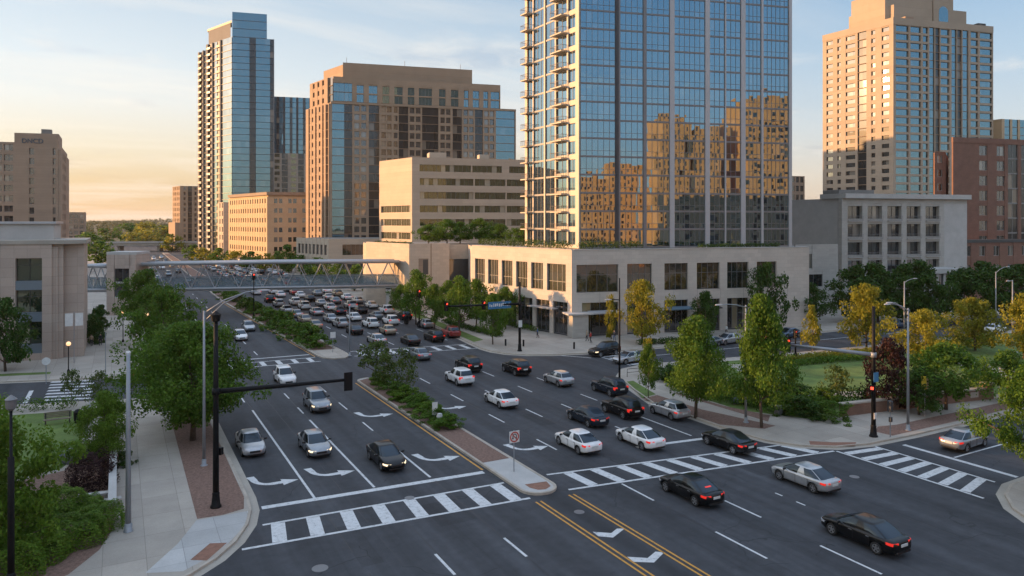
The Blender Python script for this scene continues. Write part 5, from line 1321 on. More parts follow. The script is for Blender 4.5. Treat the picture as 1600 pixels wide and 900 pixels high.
# ---------------------------------------------------------------- poles, signals, signs, walls
def pole_base(k, p, r=.28, h=.9, m=0):
    k.lathe((p[0], p[1], PZ - .02), [(r, 0), (r, .12), (r * .8, .2), (r * .62, .75 * h), (r * .7, .8 * h), (r * .4, h)], 12, m)
def head(parent, pos, face, lit='red', n=3, label=None):
    """signal head with visors; face = direction the lenses look"""
    f = Vector((face[0], face[1], 0)).normalized(); s = Vector((-f.y, f.x, 0)); pos = Vector(pos)
    k = MB(); w, h = .36, .34 * n
    k.fbox(pos - s * w / 2 - f * .1 - UP * h / 2, s * w, f * .22, UP * h)
    k.fbox(pos - s * (w / 2 + .11) - f * .12 - UP * (h / 2 + .11), s * (w + .22), f * .018, UP * (h + .22))
    for i in range(n):
        c = pos + UP * (h / 2 - .17 - i * .34) + f * .12
        pr = [c + s * .15 * math.cos(R(a)) + UP * .15 * math.sin(R(a)) for a in range(-20, 201, 20)]
        for a, b in zip(pr[:-1], pr[1:]): k.quad(a, b, b + f * .2, a + f * .2)
    hd = k.build('signal_head', M['iron_black'], parent, world=True)
    for i in range(n):
        c = pos + UP * (h / 2 - .17 - i * .34) + f * .125; q = MB()
        q.poly([c + s * .125 * math.cos(R(a)) + UP * .125 * math.sin(R(a)) for a in range(0, 360, 30)])
        on = lit == 'red' and i == 0
        me = q.mesh('lens', M['signal_red' if on else 'signal_off'], parent.location); o = bpy.data.objects.new('lens', me); COL.objects.link(o); adopt(o, hd)
    return hd
def mast(base, h, arm_z, adir, alen, label, heads, ped=None, m='iron_black', group='black traffic signal masts', am=None, rise=.0, lantern=False, r=.16):
    t = thing('traffic_signal', label, 'traffic signal', (base[0], base[1], PZ), 0, group)
    k = MB(); b = Vector((base[0], base[1], PZ)); pole_base(k, b, .34, 1.1)
    k.tube([b + UP * .8, b + UP * (arm_z - .1), b + UP * (h - PZ)], [r * 1.2, r, r * .8], 10); k.build('pole', M[m], t, smooth=True, world=True)
    ad = Vector((adir[0], adir[1], 0)).normalized() if alen else Vector((1, 0, 0))
    if alen:
        k = MB(); a = b.copy(); a.z = arm_z
        k.tube([a - ad * .1, a + ad * alen * .5 + UP * rise * .6, a + ad * alen + UP * rise], [.17, .14, .10], 8); k.lathe((a.x, a.y, a.z - .2), [(r * 1.5, 0), (r * 1.5, .4)], 10)
        k.build('mast_arm', M[am or m], t, smooth=True, world=True)
    for s_, dz, f, lit in heads:
        p = b + ad * s_; p.z = arm_z + rise * (s_ / alen if alen else 0) + dz; head(t, p, f, lit)
    if ped:
        for z_, f in ped:
            p = b + Vector((f[0], f[1], 0)).normalized() * .3; p.z = z_
            q = MB(); ff = Vector((f[0], f[1], 0)).normalized(); ss = Vector((-ff.y, ff.x, 0))
            q.fbox(p - ss * .22 - ff * .12 - UP * .22, ss * .44, ff * .26, UP * .44); hd = q.build('pedestrian_signal', M['iron_black'], t, world=True)
            q = MB(); q.fbox(p - ss * .11 + ff * .145 - UP * .11, ss * .22, ff * .012, UP * .22)
            me = q.mesh('lens', M['signal_red'], t.location); o = bpy.data.objects.new('lens', me); COL.objects.link(o); adopt(o, hd)
    if lantern:
        k = MB(); k.lathe((b.x, b.y, h - .05), [(.08, 0), (.24, .1), (.3, .45), (.34, .5), (.05, .72)], 10); k.build('lantern', M['iron_black'], t, world=True)
    return t
def plate(parent, pos, f, w, h, m, name='sign_plate'):
    f = Vector((f[0], f[1], 0)).normalized(); s = Vector((-f.y, f.x, 0)); k = MB()
    k.fbox(Vector(pos) - s * w / 2 - UP * h / 2, s * w, f * .03, UP * h); return k.build(name, M[m], parent, world=True)
def lamp(base, h, label, arms=(), m='steel_grey', r=(.12, .07), group='street lamp poles', foot=True, hd='frame_light'):
    t = thing('street_lamp', label, 'street lamp', (base[0], base[1], PZ), 0, group)
    b = Vector((base[0], base[1], PZ)); k = MB()
    if foot: k.lathe((b.x, b.y, PZ - .02), [(.26, 0), (.26, .06), (r[0] * 1.35, .08), (r[0] * 1.3, .45), (r[0], .5)], 12)
    k.tube([b, b + UP * h * .5, b + UP * h], [r[0], (r[0] + r[1]) / 2, r[1]], 12); k.build('pole', M[m], t, smooth=True, world=True)
    for d, ln, dz, z0 in arms:
        d = Vector((d[0], d[1], 0)).normalized(); a = b + UP * z0
        k = MB(); k.tube([a, a + d * ln * .35 + UP * dz * .6, a + d * ln * .75 + UP * dz * .95, a + d * ln + UP * dz], [.055, .05, .045, .04], 8); k.build('arm', M[m], t, smooth=True, world=True)
        k = MB(); e = a + d * ln + UP * dz; s = Vector((-d.y, d.x, 0))
        n0 = len(k.v)
        for u, w_, z_ in ((-.1, .07, .05), (.25, .15, .07), (.6, .14, .06), (.75, .05, .03)):
            for q in ((-1, -.3), (-.8, 1), (.8, 1), (1, -.3)): k.v.append(tuple(e + d * u + s * w_ * q[0] + UP * z_ * q[1]))
        for i in range(3):
            for j in range(4): k.f.append((n0 + i*4 + j, n0 + i*4 + (j+1) % 4, n0 + i*4 + 4 + (j+1) % 4, n0 + i*4 + 4 + j)); k.m.append(0)
        k.f.append((n0, n0+1, n0+2, n0+3)); k.f.append((n0+15, n0+14, n0+13, n0+12)); k.m += [0, 0]
        k.build('lamp_head', M[hd], t, world=True)
    return t
SY, NY, EX = (0, -1), (0, 1), (1, 0)
mast((5.35, 48.7), 11.7, 7.35, (1, -.02), 8.4, 'black signal mast at the near left corner with its arm over the left roadway', [(8.3, -.1, NY, '')], [(3.55, (.7, .7))], lantern=True, rise=-.1)
mast(G(812, 550)[:2], 9.6, 6.6, (-1, .12), 10.6, 'black signal mast at the podium corner with a blue street sign on its arm', [(5.2, 0, SY, 'red'), (10.4, 0, SY, 'red')], rise=.1)
t = bpy.data.objects['traffic_signal.001']
p = Vector((G(812, 550).x, G(812, 550).y, 6.6)); q = p + Vector((-3.0, .36, -.02)) + Vector((0, -.16, 0))
sg = plate(t, q, SY, 3.5, .95, 'sign_blue')
k = MB(); rd = random.Random(3)
xx = -1.55
while xx < 1.5:
    wl = rd.uniform(.10, .22)
    k.fbox(q + Vector((xx, -.045, rd.uniform(-.2, -.1))), (wl, 0, 0), (0, .012, 0), (0, 0, rd.uniform(.28, .45))); xx += wl + rd.uniform(.07, .16)
me = k.mesh('lettering', M['sign_white'], t.location); o = bpy.data.objects.new('lettering', me); COL.objects.link(o); adopt(o, sg)
plate(t, (p.x - .02, p.y - .2, 3.9), SY, .55, .95, 'sign_white')
for px, py, lb in ((655, 512, 'black signal post with a red light before the mall corner trees'),):
    b = G(px, py); mast(b[:2], 6.2, 5.2, (0, 1), 0, lb, [(0, .6, SY, 'red')], r=.1)
m7 = mast((55.0, 38.7), 10.9, 6.9, (-.55, .84), 6.8, 'black signal post at the park corner with a sunlit arm and a red hand light', [(6.7, 0, (-.5, -.85), 'red')], [(4.2, (-.75, -.3))], am='steel_grey', rise=.3)
plate(m7, (54.95, 38.45, 5.1), SY, .62, .78, 'sign_blue'); plate(m7, (54.92, 38.5, 1.9), SY, .32, .5, 'sign_white')
b = G(1243, 566); mast(b[:2], 3.6, 3.0, (0, 1), 0, 'short black signal post with a red light on the park street', [(0, .6, SY, 'red')], r=.09)
b = G(1612, 700)
mast((63.6, 26.4), 8.2, 6.6, (-.9, -.12), 7.4, 'black signal mast reaching in from the right edge over the side street', [(7.3, -.1, (1, .1), '')])
b = G(460, 500); mast((21.8, 139.5), 8.0, 7.4, (0, 1), 0, 'black signal head showing red below the footbridge on the far median', [(0, .4, SY, 'red')], r=.08)
lamp((5.5, 57.4), 11.3, 'grey double-arm street lamp pole in front of the biggest left tree', [(EX, 3.9, 1.5, 11.1), (EX, 3.8, 2.1, 10.5)])
lamp((.5, 47.3), 10.2, 'plain straight grey lamp pole on the near left pavement', [((0, 1), .3, .03, 10.15)], 'steel_grey', (.16, .10))
lamp((48.9, 46.8), 10.4, 'grey lamp pole with a curved arm, in front of the tallest pyramidal tree', [((-.93, -.1), 3.3, .45, 10.2)])
lamp((59.3, 37.6 + .9), 10.4, 'grey lamp pole with a double arm near the brick park wall', [((-.95, -.1), 3.0, .75, 10.2), ((-.95, -.1), 2.7, 1.35, 9.7)])
p = G(1413, 540, PZ); lamp(p[:2], 9.2, 'sunlit tan lamp pole behind the double-arm one in the park', [(EX, 2.2, .5, 9.0)])
p = at(1556, 118, PZ); lamp(p[:2], 9.6, 'grey lamp pole with a pale head before the brick building', [(EX, 3.2, .9, 9.4)])
p = at(1582, 104, PZ); lamp(p[:2], 9.4, 'sunlit square lamp pole at the right edge before the brick building', [((-1, 0), .8, .0, 9.3)])
p = G(1563, 606, PZ); lamp(p[:2], 3.6, 'short sunlit post right of the park path', [(EX, 2.6, .05, 3.5)], r=(.07, .06))
lamp((26.9, 91.8 + 3), 6.6, 'slim grey pole on the tip of the far median', [(EX, .35, .02, 6.5)], r=(.09, .07))
b = G(968, 600, PZ)
t = lamp(b[:2], 11.6, 'tall thin black lamp pole at the pavement bend before the podium', [((-1, 0), 1.2, .1, 9.2)], 'iron_black', (.12, .07))
t = thing('lamp_post', 'black lamp post at the left edge among the bright garden trees', 'lamp post', (-4.55, 42.3, PZ), 0, 'street lamp poles')
k = MB(); pole_base(k, (-4.55, 42.3, PZ), .3, 1.0); k.tube([(-4.55, 42.3, .8), (-4.55, 42.3, 6.6), (-4.55, 42.3, 6.65), (-4.55, 42.3, 8.9)], [.15, .14, .07, .06], 10); k.build('post', M['iron_black'], t, smooth=True, world=True)
k = MB(); k.lathe((-4.55, 42.3, 8.85), [(.08, 0), (.22, .12), (.24, .5), (.27, .55), (.04, .75)], 12); k.build('lantern', M['frame_mid'], t, world=True)
def globe_lamp(p, h, label, r=.26):
    t = thing('globe_lamp', label, 'street lamp', (p[0], p[1], PZ), 0, 'globe lamps on the left pavement')
    k = MB(); k.lathe((p[0], p[1], PZ), [(.16, 0), (.14, .3), (.06, .45), (.05, h - r * 1.4), (.13, h - r * 1.1)], 10); k.build('post', M['iron_black'], t, smooth=True, world=True)
    k = MB(); k.lathe((p[0], p[1], PZ + h), [(r * math.sin(R(a)), -r * math.cos(R(a))) for a in range(15, 181, 15)], 12); k.build('globe', M['lamp_globe'], t, smooth=True, world=True)
globe_lamp(G(107, 584), 3.4, 'lit globe lamp in front of the beige civic building')
globe_lamp((.6, 121.5), 4.4, 'lit globe lamp beside the tree in front of the lift tower')
globe_lamp((3.4, 112), 5.0, 'lit globe lamp among the street trees beyond the left side street')
# signs
def sign_post(name, p, h, label, cat='sign'):
    t = thing(name, label, cat, (p[0], p[1], PZ)); k = MB(); k.tube([(p[0], p[1], PZ), (p[0], p[1], PZ + h)], .04, 8); k.build('post', M['steel_grey'], t, world=True); return t
p = G(803, 737, PZ)
t = sign_post('road_sign', p, 2.95, 'no U-turn road sign on a grey post in the near median')
f = Vector((.05, -1, 0)).normalized(); s = Vector((-f.y, f.x, 0)); c = Vector((p.x, p.y, PZ + 2.5)) + f * .05
plate(t, c, f, .82, .82, 'sign_white')
k = MB()
for a in range(0, 360, 15):
    A0, A1 = R(a), R(a + 15); q = c + f * .036
    k.quad(*[q + s * r_ * math.cos(x) + UP * r_ * math.sin(x) for r_, x in ((.28, A0), (.38, A0), (.38, A1), (.28, A1))])
q = c + f * .042; k.quad(q + s * -.24 + UP * .19, q + s * -.19 + UP * .24, q + s * .24 + UP * -.19, q + s * .19 + UP * -.24)
k.build('red_ring', M['sign_red'], t, world=True)
k = MB(); q = c + f * .034
k.quad(q + s * .12 + UP * -.22, q + s * .19 + UP * -.22, q + s * .19 + UP * .05, q + s * .12 + UP * .05); k.quad(q + s * -.17 + UP * -.05, q + s * -.10 + UP * -.05, q + s * -.10 + UP * .05, q + s * -.17 + UP * .05)
for a in range(0, 180, 20):
    k.quad(*[q + UP * .05 + s * .01 + s * r_ * math.cos(R(x)) + UP * r_ * math.sin(R(x)) for r_, x in ((.115, a), (.18, a), (.18, a + 20), (.115, a + 20))])
k.poly([q + s * -.235 + UP * -.05, q + s * -.035 + UP * -.05, q + s * -.135 + UP * -.2]); k.build('turn_arrow', M['sign_ink'], t, world=True)
p = G(679, 660, PZ); p.x = min(p.x, 25.7)
t = sign_post('marker_post', p, 1.0, 'white rectangular marker board at the shrubs of the near median'); plate(t, (p.x, p.y - .06, PZ + 1.25), SY, .5, 1.1, 'sign_white')
p = G(687, 664, PZ); k = MB(); k.lathe((p.x, p.y, PZ), [(.06, 0), (.06, .5), (.2, .55), (.3, .75), (.2, 1.0), (.03, 1.05)], 12); single('ball_light', 'pale ball light low among the median shrubs', 'garden light', k, M['concrete_pale'], (p.x, p.y, PZ))
p = Vector((25.6, 98.4, 0)); t = sign_post('road_sign', p, 2.6, 'small white road sign on the tip of the far median'); plate(t, (p.x, p.y - .06, 2.5), SY, .7, .8, 'sign_white')
p = G(1445, 652, PZ); t = sign_post('warning_sign', p, 3.0, 'yellow pedestrian warning sign beside the double-arm lamp pole'); plate(t, (p.x - .22, p.y - .05, 3.3), (-.6, -.8), .42, 1.2, 'sign_yellow'); plate(t, (p.x + .3, p.y + .02, 3.2), SY, .5, 1.1, 'cloth_tan')
p = G(1391, 683, PZ); t = sign_post('crossing_button', p, 2.6, 'slim dark crossing button post between the signal post and the brick wall', 'post')
k = MB(); k.bbox((p.x, p.y, PZ + 2.55), (.34, .34, .9), .03); k.bbox((p.x - .1, p.y - .1, PZ + 1.5), (.26, .2, .4), .02); k.build('housing', M['frame_dark'], t, world=True)
p = G(72, 600, PZ); t = sign_post('parking_sign', p, 2.6, 'pale blue round sign at the far kerb of the left side street'); k = MB(); k.tube([(p.x, p.y - .04, PZ + 2.5), (p.x, p.y - .08, PZ + 2.5)], .42, 16); k.build('sign_disc', M['sign_white'], t, world=True)
t = sign_post('banner_post', (-4.9, 106.6), 6.4, 'twin white banners on a post before the beige civic building', 'banner')
for e in (-.55, .55): plate(t, (-4.9 + e, 106.5, 5.6), SY, .85, 1.6, 'sign_white', 'banner')
t = sign_post('lamp_post', G(165, 612, PZ), 6.2, 'thin dark post at the left zebra crossing', 'post')
p = G(1178, 0 + 560, PZ)
# bollards, bins, barrier
for px, py, lb in ((897, 545, 'small dark bollard on the podium corner pavement'), (790, 540, 'dark bollard by the tree nearest the far junction'), (818, 541, 'dark bollard beside the podium signal mast')):
    p = G(px, py, PZ); k = MB(); k.lathe((p.x, p.y, PZ), [(.13, 0), (.13, .75), (.15, .8), (.12, .9), (.03, .95)], 10); single('bollard', lb, 'bollard', k, M['iron_black'], (p.x, p.y, PZ), 'dark bollards on the podium pavement')
p = G(635, 506, PZ); k = MB(); k.lathe((p.x, p.y, PZ), [(.36, 0), (.4, .2), (.4, 1.2), (.34, 1.35), (.3, 1.5), (.05, 1.55)], 12); single('litter_bin', 'round dark litter bin on the kerb near the mall corner trees', 'litter bin', k, M['iron_black'], (p.x, p.y, PZ))
p0 = G(980, 589, PZ); t = thing('barrier', 'low black metal hoop barrier at the pavement bend before the park', 'barrier', p0)
k = MB(); a = Vector((p0.x, p0.y, PZ)); d = Vector((1, -.1, 0))
k.tube([a, a + UP * .9, a + d * 2.6 + UP * .9, a + d * 2.6], .035, 6); k.tube([a + UP * .5, a + d * 2.6 + UP * .5], .025, 6); k.build('rail', M['iron_black'], t, world=True)
# park wall
k = MB(); a, b = Vector((58.2, 44.0, 0)), Vector((76.4, 41.4, 0)); d = (b - a); n = Vector((-d.y, d.x, 0)).normalized()
t = thing('park_wall', 'low brown brick wall with a pale coping along the park pavement', 'wall', (58.2, 44.0, PZ))
k.fbox(a + UP * .1, d, n * .45, UP * 1.05); k.build('brickwork', M['brick_wall'], t, world=True)
k = MB(); k.fbox(a - d.normalized() * .08 - n * .08 + UP * 1.152, d * 1.01, n * .61, UP * .14); k.build('coping', M['concrete'], t, world=True)
k = MB(); k.fbox(b - d.normalized() * .02 - n * .12 + UP * .1, d.normalized() * .9, n * .7, UP * 1.5); k.fbox(b - d.normalized() * .08 - n * .2 + UP * 1.6, d.normalized() * 1.05, n * .86, UP * .14, 1); k.build('end_pier', [M['brick_wall'], M['concrete']], t, world=True)
k = MB(); k.fbox(b - d.normalized() * 2.2 - n * .015 + UP * .45, d.normalized() * 1.1, n * .014, UP * .55); k.build('plaque', M['concrete'], t, world=True)
# garden pieces at the left
t = thing('garden_wall', 'low beige stone retaining wall along the left pavement behind the plain grey pole', 'wall', (-.28, 49.4, PZ))
k = MB(); k.fbox((-.5, 49.4, .1), (.34, 0, 0), (0, 11.4, 0), (0, 0, .95)); k.build('stonework', M['stone_beige'], t, world=True)
k = MB(); k.fbox((-.56, 49.3, 1.052), (.46, 0, 0), (0, 11.6, 0), (0, 0, .12)); k.build('coping', M['concrete_pale'], t, world=True)
for px, py, px2, py2, lb in ((121, 777, 173, 770, 'longer pale stone slab bench below the purple shrub'), (161, 784, 190, 779, 'shorter pale stone slab bench against the garden wall')):
    a, b = G(px, py, .55), G(px2, py2, .55); d = b - a; n = Vector((-d.y, d.x, 0)).normalized(); k = MB()
    k.fbox(a + UP * -.12, d, n * .5, UP * .14); k.fbox(a + d * .08 + n * .06 - UP * .45, d * .12, n * .38, UP * .33); k.fbox(a + d * .8 + n * .06 - UP * .45, d * .12, n * .38, UP * .33)
    single('stone_bench', lb, 'bench', k, M['concrete_pale'], tuple(a), 'stone slabs in the corner garden')
p = G(90, 662, PZ); t = thing('park_bench', 'weathered grey timber bench at the back of the garden lawn', 'bench', p)
k = MB()
for i in range(4): k.box((p.x, p.y - .3 + i * .13, .58), (2.1, .1, .05))
k.build('seat', M['timber_weathered'], t, world=True)
k = MB()
for i in range(4): k.box((p.x, p.y + .2 + i * .02, .72 + i * .13), (2.1, .04, .1))
k.build('backrest', M['timber_weathered'], t, world=True)
for e in (-.9, .9):
    k = MB(); k.box((p.x + e, p.y - .25, .35), (.08, .08, .45)); k.box((p.x + e, p.y + .2, .6), (.08, .08, .98)); k.build('leg', M['frame_dark'], t, world=True)
for px, lb in ((122, 'left dark litter bin beside the garden bench'), (136, 'right dark litter bin beside the garden bench')):
    p = G(px, 660, PZ); k = MB(); k.lathe((p.x, p.y, PZ), [(.32, 0), (.36, .9), (.38, .95), (.2, 1.15), (.04, 1.2)], 12); single('litter_bin', lb, 'litter bin', k, M['iron_black'], (p.x, p.y, PZ), 'bins beside the garden bench')
t = thing('ramp_railing', 'pair of grey-blue handrails along the garden ramp', 'railing', (-2.2, 66, PZ))
for x in (-2.35, -1.45):
    k = MB(); k.tube([(x, 65.2, 1.05), (x, 79, 1.05)], .045, 8); k.tube([(x, 65.2, .6), (x, 79, .6)], .03, 6)
    for i in range(9): k.tube([(x, 65.2 + i * 1.725, PZ), (x, 65.2 + i * 1.725, 1.05)], .03, 6)
    k.build('handrail', M['steel_pale'], t, world=True)
def boulder(p, s, label, seed):
    rd = random.Random(seed); bm = bmesh.new(); bmesh.ops.create_icosphere(bm, subdivisions=3, radius=1)
    cuts = [(Vector((rd.gauss(0, 1), rd.gauss(0, 1), rd.gauss(.3, 1))).normalized(), rd.uniform(.62, .9)) for _ in range(14)]
    for v in bm.verts:
        c = v.co.copy()
        for n, d in cuts:
            e = c.dot(n)
            if e > d: c -= n * (e - d)
        v.co = Vector((c.x * s[0], c.y * s[1], c.z * s[2] + s[2] * .5))
    me = bpy.data.meshes.new('boulder'); bm.to_mesh(me); bm.free(); me.materials.append(M['boulder_rock'])
    o = bpy.data.objects.new('boulder', me); COL.objects.link(o); o.location = p; tag(o, label, 'boulder')
boulder(G(122, 720, PZ), (1.3, .9, .7), 'blue-grey boulder at the foot of the garden ramp rails', 1)
p = G(1126, 600, PZ); M['boulder_tan'] = mat('boulder_tan', (.27, .21, .18), .9, .25, 2, grain=7)
boulder(p, (1.9, 1.1, .5), 'flat pinkish boulder in the park between the pyramidal trees', 2); bpy.data.objects['boulder.001'].data.materials[0] = M['boulder_tan']
boulder(G(1154, 630, PZ), (.9, .6, .45), 'small grey boulder at the hedge behind the tallest pyramidal tree', 3)
p = G(1216, 648, PZ); k = MB(); k.bbox((p.x, p.y, PZ + .45), (.6, .5, .9), .03); single('utility_box', 'small green-grey utility box in front of the park hedge', 'utility box', k, M['frame_mid'], (p.x, p.y, PZ))
# overpass far up the avenue
c = at(150, 420); r = at(305, 430)
t = thing('overpass', 'grey concrete road overpass crossing the far end of the avenue', 'overpass', (c.x, c.y, 0))
k = MB(); d = Vector((r.x - c.x, r.y - c.y, 0)); n = Vector((-d.y, d.x, 0)).normalized(); a = Vector((c.x, c.y, 0))
k.fbox(a - d * .4 + UP * 3.4, d * 1.6, n * 11, UP * 1.6); k.build('deck', M['concrete'], t, world=True)
k = MB(); k.fbox(a - d * .4 - n * .3 + UP * 5.0, d * 1.6, n * .3, UP * 1.0); k.build('parapet', M['concrete_pale'], t, world=True)
for f_ in (-.2, .2, .6, 1.0):
    k = MB(); k.fbox(a + d * f_ + n * 2, d.normalized() * 1.4, n * 7, UP * 3.4); k.build('pier', M['concrete'], t, world=True)
# ---------------------------------------------------------------- vehicles
def lerp_tab(tab, y):
    if y <= tab[0][0]: return tab[0][1]
    for (a, b), (c, d) in zip(tab[:-1], tab[1:]):
        if y <= c:
            f = (y - a) / (c - a); return b + (d - b) * f
    return tab[-1][1]
CT = {
 'sedan': dict(L=4.8, W=.91, top=[(-2.4, .76), (-2.3, .97), (-1.9, .99), (-1.3, .97), (.9, .945), (1.2, .95), (1.9, .84), (2.25, .73), (2.4, .60)],
    wid=[(-2.4, .66), (-2.3, .80), (-2.0, .88), (-1.4, .915), (0, .91), (1.4, .905), (1.9, .86), (2.2, .74), (2.4, .52)],
    bot=[(-2.4, .40), (-2.2, .28), (-1.8, .22), (1.8, .20), (2.2, .22), (2.4, .34)], cab=(-2.24, 1.46, -1.02, .36, .845, .63, .87, 1.425), ax=(1.42, -1.36), wr=.335),
 'suv': dict(L=4.7, W=.94, top=[(-2.35, .92), (-2.28, 1.06), (-1.9, 1.10), (.8, 1.08), (1.1, 1.06), (1.9, .99), (2.2, .90), (2.35, .70)],
    wid=[(-2.35, .80), (-2.25, .88), (-1.8, .93), (1.4, .93), (1.9, .89), (2.2, .80), (2.35, .62)],
    bot=[(-2.35, .44), (-2.2, .34), (-1.8, .28), (1.8, .26), (2.2, .28), (2.35, .40)], cab=(-2.28, 1.02, -1.92, .22, .86, .68, 1.02, 1.70), ax=(1.42, -1.34), wr=.37),
 'hatch': dict(L=4.35, W=.89, top=[(-2.17, .80), (-2.1, .98), (-1.7, 1.03), (.85, 1.0), (1.15, .98), (1.75, .88), (2.05, .76), (2.17, .60)],
    wid=[(-2.17, .72), (-2.05, .82), (-1.7, .88), (1.3, .885), (1.75, .84), (2.0, .74), (2.17, .55)],
    bot=[(-2.17, .40), (-2.0, .28), (-1.6, .22), (1.6, .20), (2.0, .22), (2.17, .34)], cab=(-2.06, 1.12, -1.52, .16, .80, .60, .96, 1.50), ax=(1.30, -1.26), wr=.33)}
CNEXP = 4.6
def cab_pt(T, phi, t, off=0.0):
    y0, y1, r0, r1, wb, wr, zb, zr = T['cab']
    c, s = math.cos(phi), math.sin(phi)
    def raw(phi, t):
        c, s = math.cos(phi), math.sin(phi)
        tt = t ** 1.06
        w = wb + (wr - wb) * tt + .035 * math.sin(PI * t)
        ya, yb = y0 + (r0 - y0) * t, y1 + (r1 - y1) * t
        bow = .07 * math.sin(PI * t)
        mid, hf = (ya + yb) / 2, (yb - ya) / 2 + bow
        x = w * math.copysign(abs(c) ** (2 / CNEXP), c); y = mid + hf * math.copysign(abs(s) ** (2 / CNEXP), s)
        return Vector((x, y, zb + (zr - zb) * t - .10 * (t ** 4) * 0))
    p = raw(phi, t)
    if off:
        e = 1e-3; du = raw(phi + e, t) - raw(phi - e, t); dv = raw(phi, min(1, t + e)) - raw(phi, max(0, t - e))
        n = du.cross(dv)
        if n.length > 1e-12: p = p + n.normalized() * off
    return p
def cab_patch(T, a0, a1, t0, t1, off, nu=10, nt=4, slant=0.0):
    mb = MB(); n = 0
    for j in range(nt + 1):
        t = t0 + (t1 - t0) * j / nt
        for i in range(nu + 1):
            f = i / nu; a = R(a0 + (a1 - a0) * f)
            mb.v.append(tuple(cab_pt(T, a, t, off)))
    for j in range(nt):
        for i in range(nu):
            q = j * (nu + 1) + i; mb.f.append((q, q + 1, q + nu + 2, q + nu + 1)); mb.m.append(0)
    return mb
def car_body(kind):
    T = CT[kind]; h = T['L'] / 2; mb = MB()
    ys = [-h, -h + .06, -h + .16, -h + .4, -1.6, -1.2, -.6, 0, .6, 1.1, 1.5, h - .45, h - .22, h - .08, h]
    sec = []
    for y in ys:
        zt, w, zb = lerp_tab(T['top'], y), lerp_tab(T['wid'], y), lerp_tab(T['bot'], y)
        mid = zb + (zt - zb) * .55
        half = [(w * .80, zb), (w * .95, zb + .05), (w * .985, zb + .16), (w, mid), (w * .985, zt - .13), (w * .945, zt - .035), (w * .86, zt), (w * .45, zt + .025)]
        ringp = [(0, zb)] + half + [(0, zt + .03)] + [(-x, z) for x, z in reversed(half)]
        sec.append([(x, y, z) for x, z in ringp])
    n = len(sec[0])
    for s_ in sec: mb.v += s_
    for i in range(len(sec) - 1):
        for k in range(n):
            k2 = (k + 1) % n; mb.f.append((i*n + k2, i*n + k, (i+1)*n + k, (i+1)*n + k2)); mb.m.append(0)
    for e, rev in ((0, False), (len(sec) - 1, True)):
        c = Vector((0, ys[e] + (-.03 if e == 0 else .03), sum(p[2] for p in sec[e]) / n)); ci = len(mb.v); mb.v.append(tuple(c))
        for k in range(n):
            k2 = (k + 1) % n; f = (ci, e*n + k, e*n + k2); mb.f.append(f if not rev else f[::-1]); mb.m.append(0)
    # cabin shell with its roof
    off = len(mb.v); nu = 48; ts = [0, .2, .45, .7, .88, 1.0]
    for t in ts:
        for i in range(nu): mb.v.append(tuple(cab_pt(T, 2 * PI * i / nu, t)))
    y0, y1, r0, r1, wb, wr, zb, zr = T['cab']
    for k, (sc, dz) in enumerate(((.955, .028), (.80, .052), (.45, .068))):
        for i in range(nu):
            p = cab_pt(T, 2 * PI * i / nu, 1.0); mid = (r0 + r1) / 2
            mb.v.append((p.x * sc, mid + (p.y - mid) * sc, zr + dz))
    rows = len(ts) + 3; top = len(mb.v); mb.v.append((0, (r0 + r1) / 2, zr + .072))
    for j in range(rows - 1):
        for i in range(nu):
            i2 = (i + 1) % nu; mb.f.append((off + j*nu + i, off + j*nu + i2, off + (j+1)*nu + i2, off + (j+1)*nu + i)); mb.m.append(0)
    for i in range(nu): mb.f.append((off + (rows-1)*nu + i, off + (rows-1)*nu + (i+1) % nu, top)); mb.m.append(0)
    return mb, T
